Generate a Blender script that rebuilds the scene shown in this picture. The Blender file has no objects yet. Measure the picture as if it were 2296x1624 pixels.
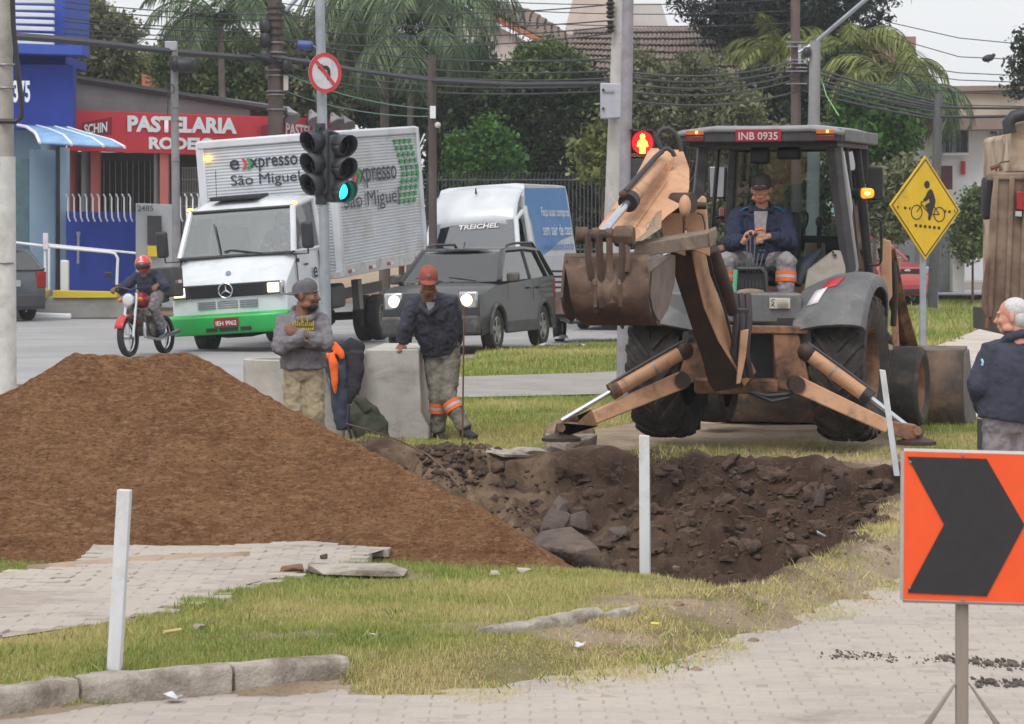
import bpy, bmesh, math, random
import numpy as np
from mathutils import Vector, Matrix, Euler, noise as mnoise
R = math.radians
random.seed(7); rng = np.random.default_rng(7)
SC = bpy.context.scene
COL = SC.collection
# ------------------------------------------------------------------ camera, sky, sun, exposure
F = 7172.0; CU = 1147.5; VH = 504.0; CH = 2.0          # focal length in picture units (picture 2295 wide), horizon row, eye height
cam = bpy.data.cameras.new('Camera'); camo = bpy.data.objects.new('Camera', cam); COL.objects.link(camo)
camo.location = (0, 0, CH); camo.rotation_euler = (R(90), 0, 0)
cam.sensor_width = 36.0; cam.lens = 36.0 * F / 2295.0
cam.shift_y = -(812.0 - VH) / 2295.0
cam.clip_end = 3000; cam.clip_start = 0.5
cam.dof.use_dof = True; cam.dof.focus_distance = 25.0; cam.dof.aperture_fstop = 13.0
SC.camera = camo
world = bpy.data.worlds.new('World'); SC.world = world; world.use_nodes = True
wn = world.node_tree; wn.nodes.clear()
wo = wn.nodes.new('ShaderNodeOutputWorld'); wb = wn.nodes.new('ShaderNodeBackground')
sky = wn.nodes.new('ShaderNodeTexSky'); sky.sky_type = 'NISHITA'; sky.sun_disc = False
sky.sun_elevation = R(58); sky.sun_rotation = R(200); sky.air_density = 1.6; sky.dust_density = 6.0; sky.ozone_density = 1.0
hs = wn.nodes.new('ShaderNodeHueSaturation'); hs.inputs['Saturation'].default_value = 0.10
mixw = wn.nodes.new('ShaderNodeMixRGB'); mixw.inputs['Fac'].default_value = 0.72
mixw.inputs['Color2'].default_value = (8.6, 8.8, 9.05, 1)      # the even white of a closed cloud deck
wn.links.new(sky.outputs[0], hs.inputs['Color']); wn.links.new(hs.outputs[0], mixw.inputs['Color1'])
wn.links.new(mixw.outputs[0], wb.inputs['Color']); wb.inputs['Strength'].default_value = 0.115
wn.links.new(wb.outputs[0], wo.inputs['Surface'])
sl = bpy.data.lights.new('sun', 'SUN'); sl.energy = 1.2; sl.angle = R(28); sl.color = (1.0, 0.965, 0.91)
so = bpy.data.objects.new('sun', sl); COL.objects.link(so); so.rotation_euler = (R(34), 0, R(-22)); so.location = (0, -5, 30)
SC.view_settings.view_transform = 'Standard'; SC.view_settings.look = 'None'
SC.view_settings.exposure = 0.25; SC.view_settings.gamma = 1.0; SC.view_settings.use_curve_mapping = False
SC.cycles.use_denoising = True
SC.cycles.volume_bounces = 0; SC.cycles.volume_step_rate = 4; SC.cycles.max_bounces = 8; SC.cycles.transparent_max_bounces = 12; SC.cycles.caustics_reflective = False; SC.cycles.caustics_refractive = False

def P(u, v, Y):  return Vector(((u - CU) * Y / F, Y, CH - (v - VH) * Y / F))
def G(u, v, z=0.0):
    Y = F * (CH - z) / (v - VH); return Vector(((u - CU) * Y / F, Y, z))
def S(r, g, b):
    f = lambda c: c / 12.92 if c <= 0.04045 else ((c + 0.055) / 1.055) ** 2.4
    return tuple(f(c / 255.0) for c in (r, g, b))
# ------------------------------------------------------------------ mesh building
def basis(d):
    d = Vector(d).normalized(); a = Vector((0, 0, 1)) if abs(d.z) < 0.95 else Vector((1, 0, 0))
    x = d.cross(a).normalized(); return x, d.cross(x).normalized() * -1, d
class MB:
    def __init__(s): s.v = []; s.f = []
    def add(s, vs, fs):
        o = len(s.v); s.v += [tuple(p) for p in vs]; s.f += [tuple(i + o for i in f) for f in fs]; return s
    def box(s, c, d, rot=None):
        m = rot if isinstance(rot, Matrix) else (Euler(rot).to_matrix() if rot else Matrix.Identity(3)); c = Vector(c)
        vs = [c + m @ Vector((x * d[0] / 2, y * d[1] / 2, z * d[2] / 2)) for x in (-1, 1) for y in (-1, 1) for z in (-1, 1)]
        return s.add(vs, [(0, 1, 3, 2), (4, 6, 7, 5), (0, 4, 5, 1), (2, 3, 7, 6), (0, 2, 6, 4), (1, 5, 7, 3)])
    def b2(s, a, b): a = Vector(a); b = Vector(b); return s.box((a + b) / 2, [abs(b[i] - a[i]) for i in range(3)])
    def rings(s, rs, cap=True, close=True):
        n = len(rs[0]); vs = [p for r in rs for p in r]; fs = []
        for i in range(len(rs) - 1):
            for j in range(n if close else n - 1):
                k = (j + 1) % n; fs.append((i * n + j, i * n + k, (i + 1) * n + k, (i + 1) * n + j))
        if cap: fs.append(tuple(range(n - 1, -1, -1))); fs.append(tuple((len(rs) - 1) * n + j for j in range(n)))
        return s.add(vs, fs)
    def tube(s, pts, r, n=8, cap=True, flat=1.0, up=None):
        pts = [Vector(p) for p in pts]; rs = []; m = len(pts)
        if not hasattr(r, '__len__'): r = [r] * m
        x = None
        for i, p in enumerate(pts):
            t = (pts[min(i + 1, m - 1)] - pts[max(i - 1, 0)]); t = t.normalized() if t.length > 1e-9 else Vector((0, 0, 1))
            if x is None:
                if up is not None: x = t.cross(Vector(up)).normalized()
                else: x = basis(t)[0]
            else:
                x = (x - t * x.dot(t)); x = x.normalized() if x.length > 1e-6 else basis(t)[0]
            y = t.cross(x)
            rr = r[i]; a, b = (rr if hasattr(rr, '__len__') else (rr, rr * flat))
            rs.append([p + x * (a * math.cos(2 * math.pi * k / n)) + y * (b * math.sin(2 * math.pi * k / n)) for k in range(n)])
        return s.rings(rs, cap)
    def cyl(s, p0, p1, r0, r1=None, n=16): return s.tube([p0, p1], [r0, r0 if r1 is None else r1], n)
    def prism(s, poly, o, ex, ey, ez):
        o = Vector(o); ex = Vector(ex); ey = Vector(ey); ez = Vector(ez); n = len(poly)
        a = [o + ex * p[0] + ey * p[1] for p in poly]; b = [p + ez for p in a]
        return s.add(a + b, [tuple(range(n - 1, -1, -1)), tuple(range(n, 2 * n))] + [(i, (i + 1) % n, n + (i + 1) % n, n + i) for i in range(n)])
    def poly3(s, pts, ez):
        a = [Vector(p) for p in pts]; n = len(a); b = [p + Vector(ez) for p in a]
        return s.add(a + b, [tuple(range(n - 1, -1, -1)), tuple(range(n, 2 * n))] + [(i, (i + 1) % n, n + (i + 1) % n, n + i) for i in range(n)])
    def lathe(s, prof, o, ax=(0, 0, 1), n=24, cap=True):
        x, y, d = basis(ax); o = Vector(o)
        return s.rings([[o + d * h + (x * math.cos(2 * math.pi * k / n) + y * math.sin(2 * math.pi * k / n)) * max(r, 1e-4) for k in range(n)] for r, h in prof], cap)
    def ell(s, c, r, rot=None, nu=16, nv=10):
        m = rot if isinstance(rot, Matrix) else (Euler(rot).to_matrix() if rot else Matrix.Identity(3)); c = Vector(c)
        if not hasattr(r, '__len__'): r = (r, r, r)
        rs = []
        for i in range(nv + 1):
            t = math.pi * (0.02 + 0.96 * i / nv) - math.pi / 2
            rs.append([c + m @ Vector((r[0] * math.cos(t) * math.cos(2 * math.pi * k / nu), r[1] * math.cos(t) * math.sin(2 * math.pi * k / nu), r[2] * math.sin(t))) for k in range(nu)])
        return s.rings(rs)
    def quad(s, a, b, c, d): return s.add([a, b, c, d], [(0, 1, 2, 3)])
    def grid(s, pts):                                          # pts[i][j]
        n = len(pts[0]); return s.add([p for r in pts for p in r], [(i * n + j, i * n + j + 1, (i + 1) * n + j + 1, (i + 1) * n + j) for i in range(len(pts) - 1) for j in range(n - 1)])
def top(o):
    while o.parent: o = o.parent
    return o
def tag(o, label=None, cat=None, group=None, kind=None):
    if label: o['label'] = label
    if cat: o['category'] = cat
    if group: o['group'] = group
    if kind: o['kind'] = kind
    return o
def thing(name, label, cat, loc=(0, 0, 0), rot=(0, 0, 0), group=None):
    o = bpy.data.objects.new(name, None); COL.objects.link(o); o.location = loc; o.rotation_euler = rot; o.empty_display_size = 0.2
    return tag(o, label, cat, group)
def mk(name, mb, mat, par=None, label=None, cat=None, group=None, kind=None, bev=0.0, sm=40, w=True, seg=2):
    """one mesh object; with w the coordinates are world ones and are brought into the parent's frame"""
    me = bpy.data.meshes.new(name)
    if isinstance(mb, bpy.types.Mesh): me = mb
    else: me.from_pydata(mb.v, [], mb.f)
    o = bpy.data.objects.new(name, me); COL.objects.link(o)
    if mat is not None and not me.materials: me.materials.append(mat)
    if not isinstance(mb, bpy.types.Mesh):
        b = bmesh.new(); b.from_mesh(me); bmesh.ops.recalc_face_normals(b, faces=b.faces); b.to_mesh(me); b.free()
    if par is not None:
        o.parent = par
        if w: me.transform(top(par).matrix_basis.inverted())
    elif w and not isinstance(mb, bpy.types.Mesh) and mb.v:    # a thing of one mesh: origin at its base
        c = np.array(mb.v); c0 = Vector(((c[:, 0].min() + c[:, 0].max()) / 2, (c[:, 1].min() + c[:, 1].max()) / 2, c[:, 2].min()))
        me.transform(Matrix.Translation(-c0)); o.location = c0
    if sm:
        me.polygons.foreach_set('use_smooth', [True] * len(me.polygons)); me.set_sharp_from_angle(angle=R(sm))
    if bev:
        m = o.modifiers.new('bevel', 'BEVEL'); m.width = bev; m.segments = seg; m.limit_method = 'ANGLE'; m.angle_limit = R(40); m.harden_normals = False
    return tag(o, label, cat, group, kind)
def fast(name, V, Q, mats, par=None, attr=None, mi=None, **kw):
    """a mesh from numpy arrays: V (n,3), Q (m,3 or 4); attr = {name: (n,) or (n,4) point values}"""
    V = np.asarray(V, np.float32); Q = np.asarray(Q, np.int32); me = bpy.data.meshes.new(name); k = Q.shape[1]
    me.vertices.add(len(V)); me.vertices.foreach_set('co', V.ravel()); me.loops.add(Q.size); me.loops.foreach_set('vertex_index', Q.ravel())
    me.polygons.add(len(Q)); me.polygons.foreach_set('loop_start', np.arange(0, Q.size, k, dtype=np.int32)); me.update(calc_edges=True)
    for m in (mats if isinstance(mats, (list, tuple)) else [mats]): me.materials.append(m)
    if mi is not None: me.polygons.foreach_set('material_index', np.asarray(mi, np.int32))
    for a, val in (attr or {}).items():
        val = np.asarray(val, np.float32)
        if val.ndim == 1: me.attributes.new(a, 'FLOAT', 'POINT').data.foreach_set('value', val)
        else: me.attributes.new(a, 'FLOAT_COLOR', 'POINT').data.foreach_set('color', val.ravel())
    me.validate()
    sm = kw.pop('sm', 0); o = mk(name, me, None, par, sm=0, w=(par is not None), **kw)
    if sm: me.polygons.foreach_set('use_smooth', [True] * len(me.polygons))
    return o
def dup(root, loc=None, rot=None, **kw):
    r = root.copy(); COL.objects.link(r)
    if loc is not None: r.location = loc
    if rot is not None: r.rotation_euler = rot
    for ch in list(root.children):
        c = ch.copy(); COL.objects.link(c); c.parent = r
        for g in list(ch.children): d = g.copy(); COL.objects.link(d); d.parent = c
    return tag(r, **kw)
# ------------------------------------------------------------------ materials
MATS = {}
class NT:
    def __init__(s, name):
        s.m = bpy.data.materials.new(name); s.m.use_nodes = True; s.t = s.m.node_tree; s.p = s.t.nodes['Principled BSDF']; s.tc = s.n('TexCoord')
    def n(s, ty, **kw):
        x = s.t.nodes.new('ShaderNode' + ty)
        for k, v in kw.items(): setattr(x, k, v)
        return x
    def l(s, a, b): s.t.links.new(a, b)
    def noise(s, sc, det=4, rough=0.6, co='Object', vec=None, dist=0.0):
        x = s.n('TexNoise'); x.inputs['Scale'].default_value = sc; x.inputs['Detail'].default_value = det; x.inputs['Roughness'].default_value = rough; x.inputs['Distortion'].default_value = dist
        s.l(vec if vec is not None else s.tc.outputs[co], x.inputs['Vector']); return x.outputs['Fac']
    def ramp(s, fac, a, b, ca=(0, 0, 0), cb=(1, 1, 1)):
        x = s.n('ValToRGB'); x.color_ramp.elements[0].position = a; x.color_ramp.elements[1].position = b
        x.color_ramp.elements[0].color = (*ca, 1); x.color_ramp.elements[1].color = (*cb, 1); s.l(fac, x.inputs['Fac']); return x.outputs['Color']
    def mix(s, fac, a, b):
        x = s.n('MixRGB')
        for i, q in ((0, fac), (1, a), (2, b)):
            if isinstance(q, (int, float)): x.inputs[i].default_value = q
            elif isinstance(q, tuple): x.inputs[i].default_value = (*q[:3], 1)
            else: s.l(q, x.inputs[i])
        return x.outputs[0]
    def scale(s, sx, sy, sz, co='Object'):
        x = s.n('Mapping'); x.inputs['Scale'].default_value = (sx, sy, sz); s.l(s.tc.outputs[co], x.inputs['Vector']); return x.outputs[0]
    def bump(s, h, strength, dist):
        x = s.n('Bump'); x.inputs['Strength'].default_value = strength; x.inputs['Distance'].default_value = dist; s.l(h, x.inputs['Height']); s.l(x.outputs[0], s.p.inputs['Normal'])
    def col(s, c):
        if isinstance(c, tuple): s.p.inputs['Base Color'].default_value = (*c, 1)
        else: s.l(c, s.p.inputs['Base Color'])
def mat(name, c, c2=None, rough=0.6, metal=0.0, sc=6.0, bump=0.0, bsc=None, bdist=0.01, dirt=None, dsc=2.5, damt=(0.5, 0.75), coat=0.0, spec=0.5, sx=None):
    """a paint, fabric, stone ...: two tones broken up by noise, dirt in patches, relief"""
    if name in MATS: return MATS[name]
    t = NT(name); p = t.p; p.inputs['Roughness'].default_value = rough; p.inputs['Metallic'].default_value = metal
    p.inputs['Specular IOR Level'].default_value = spec; p.inputs['Coat Weight'].default_value = coat; p.inputs['Coat Roughness'].default_value = 0.08
    vec = t.scale(*sx) if sx else None
    c2 = c2 or tuple(x * 0.82 for x in c)
    cc = t.mix(t.ramp(t.noise(sc, 5, 0.62, vec=vec), 0.36, 0.66), c, c2)
    if dirt: cc = t.mix(t.ramp(t.noise(dsc, 6, 0.7, dist=0.4), damt[0], damt[1]), cc, dirt)
    t.col(cc)
    if bump: t.bump(t.noise(bsc or sc * 6, 4, 0.6, vec=vec), bump, bdist)
    MATS[name] = t.m; return t.m
def emit(name, c, strength, base=None):
    if name in MATS: return MATS[name]
    t = NT(name); t.p.inputs['Base Color'].default_value = (*(base or c), 1); t.p.inputs['Emission Color'].default_value = (*c, 1); t.p.inputs['Emission Strength'].default_value = strength
    t.p.inputs['Roughness'].default_value = 0.3; MATS[name] = t.m; return t.m
def glass(name, tint, alpha, rough=0.03):
    """a thin pane: part clear, part mirror"""
    t = NT(name); t.t.nodes.remove(t.p); tr = t.n('BsdfTransparent'); tr.inputs[0].default_value = (*tint, 1); gl = t.n('BsdfGlossy'); gl.inputs['Roughness'].default_value = rough
    fr = t.n('Fresnel'); fr.inputs['IOR'].default_value = 1.5; ad = t.n('Math', operation='ADD'); ad.inputs[1].default_value = alpha; mx = t.n('MixShader'); t.l(fr.outputs[0], ad.inputs[0])
    t.l(ad.outputs[0], mx.inputs[0]); t.l(tr.outputs[0], mx.inputs[1]); t.l(gl.outputs[0], mx.inputs[2])
    out = [x for x in t.t.nodes if x.type == 'OUTPUT_MATERIAL'][0]; t.l(mx.outputs[0], out.inputs['Surface']); MATS[name] = t.m; return t.m
def leafmat(name, dark, light, third=None, trans=0.25, rough=0.5):
    """leaves: each leaf its own tone between dark and light"""
    if name in MATS: return MATS[name]
    t = NT(name); g = t.n('NewGeometry'); x = t.n('ValToRGB'); cr = x.color_ramp
    cr.elements[0].color = (*dark, 1); cr.elements[1].color = (*light, 1); cr.elements[1].position = 0.8
    if third: e = cr.elements.new(1.0); e.color = (*third, 1)
    t.l(g.outputs['Random Per Island'], x.inputs['Fac'])
    n = t.noise(0.9, 3, 0.6); cc = t.mix(t.ramp(n, 0.35, 0.7), x.outputs['Color'], tuple(0.62 * a + 0.1 * b for a, b in zip(dark, light)))
    t.col(cc); t.p.inputs['Roughness'].default_value = rough; t.p.inputs['Specular IOR Level'].default_value = 0.25
    if trans:
        out = [q for q in t.t.nodes if q.type == 'OUTPUT_MATERIAL'][0]; tl = t.n('BsdfTranslucent'); t.l(cc, tl.inputs['Color']); mx = t.n('MixShader'); mx.inputs[0].default_value = trans
        t.l(t.p.outputs[0], mx.inputs[1]); t.l(tl.outputs[0], mx.inputs[2]); t.l(mx.outputs[0], out.inputs['Surface'])
    MATS[name] = t.m; return t.m
def text(s, mat_, par, o, ex, ey, w, h, bold=0.0, depth=0.004, name='lettering', shear=0.0, label=None):
    """lettering filling a w by h field from the lower left corner o, along ex (unit) and ey (unit)"""
    cu = bpy.data.curves.new('t', 'FONT'); cu.body = s; cu.size = 1.0; cu.offset = bold; cu.shear = shear; cu.resolution_u = 3
    ob = bpy.data.objects.new('t', cu); me = bpy.data.meshes.new_from_object(ob); bpy.data.objects.remove(ob); bpy.data.curves.remove(cu)
    me.name = name; n = len(me.vertices); c = np.empty(n * 3, np.float32); me.vertices.foreach_get('co', c); c = c.reshape(-1, 3)
    mn = c.min(0); mx = c.max(0); a = (c[:, 0] - mn[0]) / (mx[0] - mn[0]) * w; b = (c[:, 1] - mn[1]) / (mx[1] - mn[1]) * h
    ex = np.array(Vector(ex).normalized()); ey = np.array(Vector(ey).normalized()); nz = np.cross(ex, ey)
    V = np.array(o)[None] + a[:, None] * ex + b[:, None] * ey + nz[None] * depth
    me.vertices.foreach_set('co', V.astype(np.float32).ravel()); me.materials.clear(); me.update()
    ob = bpy.data.objects.new(name, me); COL.objects.link(ob); me.materials.append(mat_); me.transform(top(par).matrix_basis.inverted()); ob.parent = par
    me.polygons.foreach_set('material_index', [0] * len(me.polygons))
    return tag(ob, label)
# ------------------------------------------------------------------ terrain
def _h(ix, iy, seed):
    n = (ix.astype(np.int64) * 374761393 + iy.astype(np.int64) * 668265263 + seed * 1442695041) & 0x7fffffff
    n = ((n ^ (n >> 13)) * 1274126177) & 0x7fffffff
    return ((n ^ (n >> 16)) & 0xffff) / 65535.0 * 2 - 1
def vn(x, y, seed=0):
    x = np.asarray(x, float); y = np.asarray(y, float); ix = np.floor(x); iy = np.floor(y); fx = x - ix; fy = y - iy
    fx = fx * fx * (3 - 2 * fx); fy = fy * fy * (3 - 2 * fy)
    a = _h(ix, iy, seed); b = _h(ix + 1, iy, seed); c = _h(ix, iy + 1, seed); d = _h(ix + 1, iy + 1, seed)
    return (a * (1 - fx) + b * fx) * (1 - fy) + (c * (1 - fx) + d * fx) * fy
def fbm(x, y, sc, oct_=4, seed=0, gain=0.5):
    s = 0; a = 1.0; t = 0
    for o in range(oct_): s = s + a * vn(x * sc + 17.3 * o, y * sc - 9.1 * o, seed + o); t += a; a *= gain; sc *= 2.03
    return s / t
def sst(e0, e1, x): t = np.clip((x - e0) / (e1 - e0), 0, 1); return t * t * (3 - 2 * t)
def inpoly(x, y, poly):
    r = np.zeros(np.shape(x), bool); n = len(poly)
    for i in range(n):
        x0, y0 = poly[i]; x1, y1 = poly[(i + 1) % n]
        if y0 == y1: continue
        r ^= ((y0 > y) != (y1 > y)) & (x < (x1 - x0) * (y - y0) / (y1 - y0) + x0)
    return r
def wp(pts, z=0.0): return [tuple(G(u, v, z)[:2]) for u, v in pts]
def curve(pts, z=0.0):
    w = sorted(wp(pts, z)); return np.array([a for a, b in w]), np.array([b for a, b in w])
KX, KY = curve([(-500, 1600), (0, 1549), (253, 1515), (512, 1496), (769, 1477), (1110, 1420), (1430, 1360), (1650, 1330), (1902, 1265), (2021, 1215), (2300, 1130)])
BX, BY = curve([(-500, 1610), (0, 1600), (786, 1560), (928, 1549), (1104, 1552), (1185, 1534), (1368, 1501), (1513, 1494), (1625, 1440), (1783, 1390), (1902, 1345), (2021, 1300), (2300, 1240)], -0.11)
NX, NY = curve([(700, 1255), (1000, 1262), (1248, 1267), (1336, 1270), (1438, 1280), (1537, 1298), (1610, 1314), (1680, 1296), (1823, 1250), (1902, 1226), (1930, 1180), (1960, 1150), (2060, 1105), (2150, 1060)])
FX, FY = curve([(600, 1012), (896, 1016), (955, 1022), (1131, 1020), (1335, 1014), (1427, 1020), (1600, 1040), (1737, 1045), (1862, 1060), (2000, 1066), (2150, 1050)])
XKE = G(785, 1476).x                                    # the kerb ends here
def zf(X, Y, fine=True):
    X = np.asarray(X, float); Y = np.asarray(Y, float)
    near = (Y < 36) & (np.abs(X) < 9)
    ky = np.interp(X, KX, KY); by = np.minimum(np.interp(X, BX, BY), ky - 0.25)
    z = np.where(X < XKE, np.where(Y < ky + 0.065, -0.135 + 0.045 * np.exp(-np.maximum(0, ky - Y) / 0.16) + 0.02 * fbm(X, Y, 3, 3, 12), 0.0), 0.0)
    tr = sst(0, 1, (ky + 0.15 - Y) / (ky + 0.15 - by)); rgt = sst(XKE - 0.02, XKE + 0.5, X)
    z = np.where(X >= XKE - 0.02, -0.116 * np.maximum(tr, sst(0.1, -0.3, Y - ky) * (1 - rgt)), z)
    z = z - np.where(X >= XKE - 0.02, 0.05 * sst(0.1, 1.5, by - Y), 0)
    dust = fbm(X, Y, 2.2, 4, 11) * 0.022 * sst(-1.2, 0.1, Y - by) * sst(1.6, 0.2, ky - Y + 0 * X) 
    z = z + np.where(Y < ky + 0.05, dust, 0)
    # verge relief
    z = z + np.where(Y > ky - 0.02, 0.03 * fbm(X, Y, 0.9, 3, 3) + 0.012 * fbm(X, Y, 6, 3, 4), 0) * near * sst(46, 30, Y)
    # the excavation
    jx = X + 0.25 * fbm(X, Y, 1.1, 3, 21); n_ = np.interp(jx, NX, NY) + 0.12 * fbm(X, Y, 2.5, 3, 22); f_ = np.interp(jx, FX, FY) + 0.35 * fbm(X, Y, 0.8, 3, 23)
    t = (Y - n_) / np.maximum(f_ - n_, 0.3); D = 0.95 * sst(-4.2, -2.5, X) * sst(4.6, 2.2, X)
    prof = np.interp(t, [-0.02, 0.0, 0.04, 0.12, 0.42, 0.55, 0.8, 0.93, 1.0, 1.03], [0, 0.02, 0.45, 0.95, 1.0, 0.86, 0.42, 0.2, 0.03, 0])
    ex = (t > -0.02) & (t < 1.03); dug = sst(0, 0.06, prof)
    lump = fbm(X, Y, 1.3, 3, 31) * 0.18 + np.abs(fbm(X, Y, 2.6, 3, 32)) * 0.26 - 0.10 + (0.3 - np.abs(vn(X * 3.4, Y * 2.2, 36))) * 0.12 + (np.abs(vn(X * 6, Y * 4.5, 35)) - 0.4) * 0.10 + (np.abs(vn(X * 11, Y * 8, 33)) - 0.4) * 0.07 + vn(X * 19, Y * 13, 34) * 0.032
    z = z + np.where(ex, -D * prof + lump * dug * np.minimum(D * 2, 1), 0)
    # spoil thrown up along the far lip and the right end
    dl = np.abs(Y - f_ - 0.12); z = z + np.exp(-(dl / 0.45) ** 2) * np.maximum(0, 0.05 + 0.10 * fbm(X, Y, 1.4, 3, 41) + 0.05 * vn(X * 7, Y * 5, 42)) * sst(-3, -1.5, X) * sst(5.5, 3.6, X)
    dn = np.abs(Y - n_ + 0.25); z = z + np.exp(-(dn / 0.35) ** 2) * np.maximum(0, 0.02 + 0.09 * fbm(X, Y, 1.9, 3, 43) + 0.03 * vn(X * 9, Y * 9, 44)) * sst(0.75, 1.3, X) * sst(3.3, 2.6, X)
    # soft rise of the far central reserve and of the far right lawn
    z = z + 0.10 * np.exp(-((Y - 47) / 3.2) ** 2) * sst(-1.4, 0.5, X) * sst(7, 3, X)
    return z
def GH(u, v):
    """where the sight line through (u, v) meets the ground"""
    Y = np.arange(11.5, 60, 0.02); X = (u - CU) * Y / F; Z = CH - (v - VH) * Y / F
    k = np.argmax(zf(X, Y) >= Z); return Vector((X[k], Y[k], Z[k]))
# pieces of ground cover, as outlines on the ground
PATH_NEAR = wp([(-500, 1330), (0, 1287), (130, 1275), (180, 1262), (195, 1240), (215, 1215), (300, 1205), (760, 1205), (880, 1228), (800, 1252), (740, 1268), (560, 1310), (460, 1342), (270, 1392), (0, 1432), (-500, 1500)])
GRASS_L = wp([(-500, 1215), (185, 1216), (200, 1232), (180, 1262), (120, 1276), (0, 1288), (-500, 1330)])
VERGE = wp([(-500, 1505), (0, 1436), (270, 1396), (460, 1346), (560, 1313), (740, 1268), (800, 1252), (900, 1222), (1250, 1262), (1340, 1268), (1438, 1279), (1520, 1290), (1640, 1318), (1720, 1330), (1660, 1390), (1560, 1440), (1440, 1480), (1180, 1510), (1100, 1520), (900, 1520), (785, 1490), (769, 1478), (512, 1498), (253, 1517), (0, 1551), (-500, 1602)])
PATH_FAR = wp([(300, 905), (700, 880), (945, 851), (1180, 843), (1450, 836), (1800, 815), (1800, 870), (1450, 884), (1250, 890), (940, 897), (700, 925), (300, 960)])
RESERVE = wp([(985, 850), (1000, 830), (1040, 812), (1090, 800), (1200, 785), (1420, 763), (1560, 752), (1800, 742), (1800, 814), (1450, 835), (1180, 842)])
GRASS_FAR = wp([(500, 960), (700, 926), (940, 898), (1250, 891), (1450, 885), (1800, 871), (1800, 920), (1500, 930), (1430, 945), (1350, 962), (1240, 985), (1200, 1012), (1000, 1012), (890, 1008), (500, 1010)])
GRASS_R = wp([(2035, 950), (2190, 940), (2320, 930), (2320, 1000), (2190, 1005), (2040, 1010), (2010, 985)])
LAWN_R = wp([(1950, 705), (2050, 684), (2200, 668), (2420, 655), (2420, 690), (2205, 735), (2130, 765), (2060, 790), (1950, 800)])
def gmask(X, Y):
    j = 0.13 * fbm(X, Y, 2.3, 3, 51); k = 0.13 * fbm(X, Y, 2.3, 3, 52); s = np.where(Y > 36, 3.0, 1.0)
    a = X + j * s; b = Y + k * s; m = np.zeros(np.shape(X))
    for poly in (GRASS_L, VERGE, RESERVE, GRASS_FAR, GRASS_R, LAWN_R): m = np.maximum(m, inpoly(a, b, poly) * 1.0)
    return m
def smask(X, Y):
    jx = X + 0.25 * fbm(X, Y, 1.1, 3, 21); n_ = np.interp(jx, NX, NY) + 0.12 * fbm(X, Y, 2.5, 3, 22); f_ = np.interp(jx, FX, FY) + 0.35 * fbm(X, Y, 0.8, 3, 23)
    m = sst(-0.12, 0.12, Y - n_) * sst(0.9, 0.1, Y - f_) * sst(-4, -2.6, X) * sst(4.4, 3.4, X)
    return np.maximum(m, sst(0.55, 0.1, np.abs(Y - n_ + 0.1)) * sst(0.9, 1.2, X) * sst(3.4, 2.8, X) * 0.75)
gx = np.concatenate([-np.geomspace(390, 5.2, 30), np.arange(-5.0, 5.4, 0.03), np.geomspace(5.6, 390, 30)])
gy = np.concatenate([[-60, -20, 0, 6, 9, 11], np.arange(12.2, 29.4, 0.036), np.arange(29.5, 38, 0.16), np.arange(38.2, 60, 0.6), np.geomspace(61, 690, 36)])
GX, GY = np.meshgrid(gx, gy); GZ = zf(GX, GY)
GZ = GZ - 0.03 * inpoly(GX, GY, PATH_NEAR) - 0.03 * inpoly(GX, GY, PATH_FAR)
m_g = gmask(GX, GY) * np.where(GY < 24, sst(-0.42, -0.18, fbm(GX, GY, 1.7, 3, 82)), 1); m_s = smask(GX, GY)
m_t = m_s * sst(1.5, -0.3, GX + 0.5 * fbm(GX, GY, 0.9, 3, 61)) * sst(-0.4, 0.3, fbm(GX, GY, 1.6, 4, 62) + 0.25 * sst(0.6, -0.8, GX))     # paler sandy subsoil
att = np.stack([m_g, m_s, m_t, np.ones_like(m_g)], -1).reshape(-1, 4)
nyg, nxg = GX.shape; idx = np.arange(nyg * nxg).reshape(nyg, nxg)
Q = np.stack([idx[:-1, :-1], idx[:-1, 1:], idx[1:, 1:], idx[1:, :-1]], -1).reshape(-1, 4)
t = NT('ground'); at = t.n('Attribute', attribute_name='cover'); sp = t.n('SeparateColor'); t.l(at.outputs['Color'], sp.inputs[0])
dirt = t.mix(t.ramp(t.noise(1.7, 6, 0.7), 0.35, 0.68), S(176, 158, 138), S(136, 118, 98)); dirt = t.mix(t.ramp(t.noise(38, 3, 0.7), 0.56, 0.72), dirt, S(105, 88, 70))
soil = t.mix(t.ramp(t.noise(3.1, 6, 0.72), 0.34, 0.7), S(88, 69, 58), S(54, 42, 37)); soil = t.mix(t.ramp(t.noise(60, 3, 0.7), 0.55, 0.8), soil, S(118, 97, 80))
tan_ = t.mix(t.ramp(t.noise(4.0, 6, 0.72), 0.34, 0.66), S(146, 124, 102), S(94, 77, 64)); tan_ = t.mix(t.ramp(t.noise(45, 3, 0.7), 0.56, 0.78), tan_, S(84, 66, 54))
gr = t.mix(t.ramp(t.noise(2.0, 5, 0.7), 0.35, 0.65), S(118, 116, 72), S(156, 140, 100)); gr = t.mix(t.ramp(t.noise(70, 2, 0.7), 0.5, 0.7), gr, S(80, 72, 46))
c = t.mix(sp.outputs[0], dirt, gr); c = t.mix(sp.outputs[1], c, soil); c = t.mix(sp.outputs[2], c, tan_); t.col(c); t.p.inputs['Roughness'].default_value = 0.95; t.p.inputs['Specular IOR Level'].default_value = 0.15
t.bump(t.noise(55, 5, 0.75), 0.9, 0.02)
V = np.stack([GX, GY, GZ], -1).reshape(-1, 3)
ground = fast('ground', V, Q, t.m, attr={'cover': att}, kind='structure', sm=1)
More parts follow.
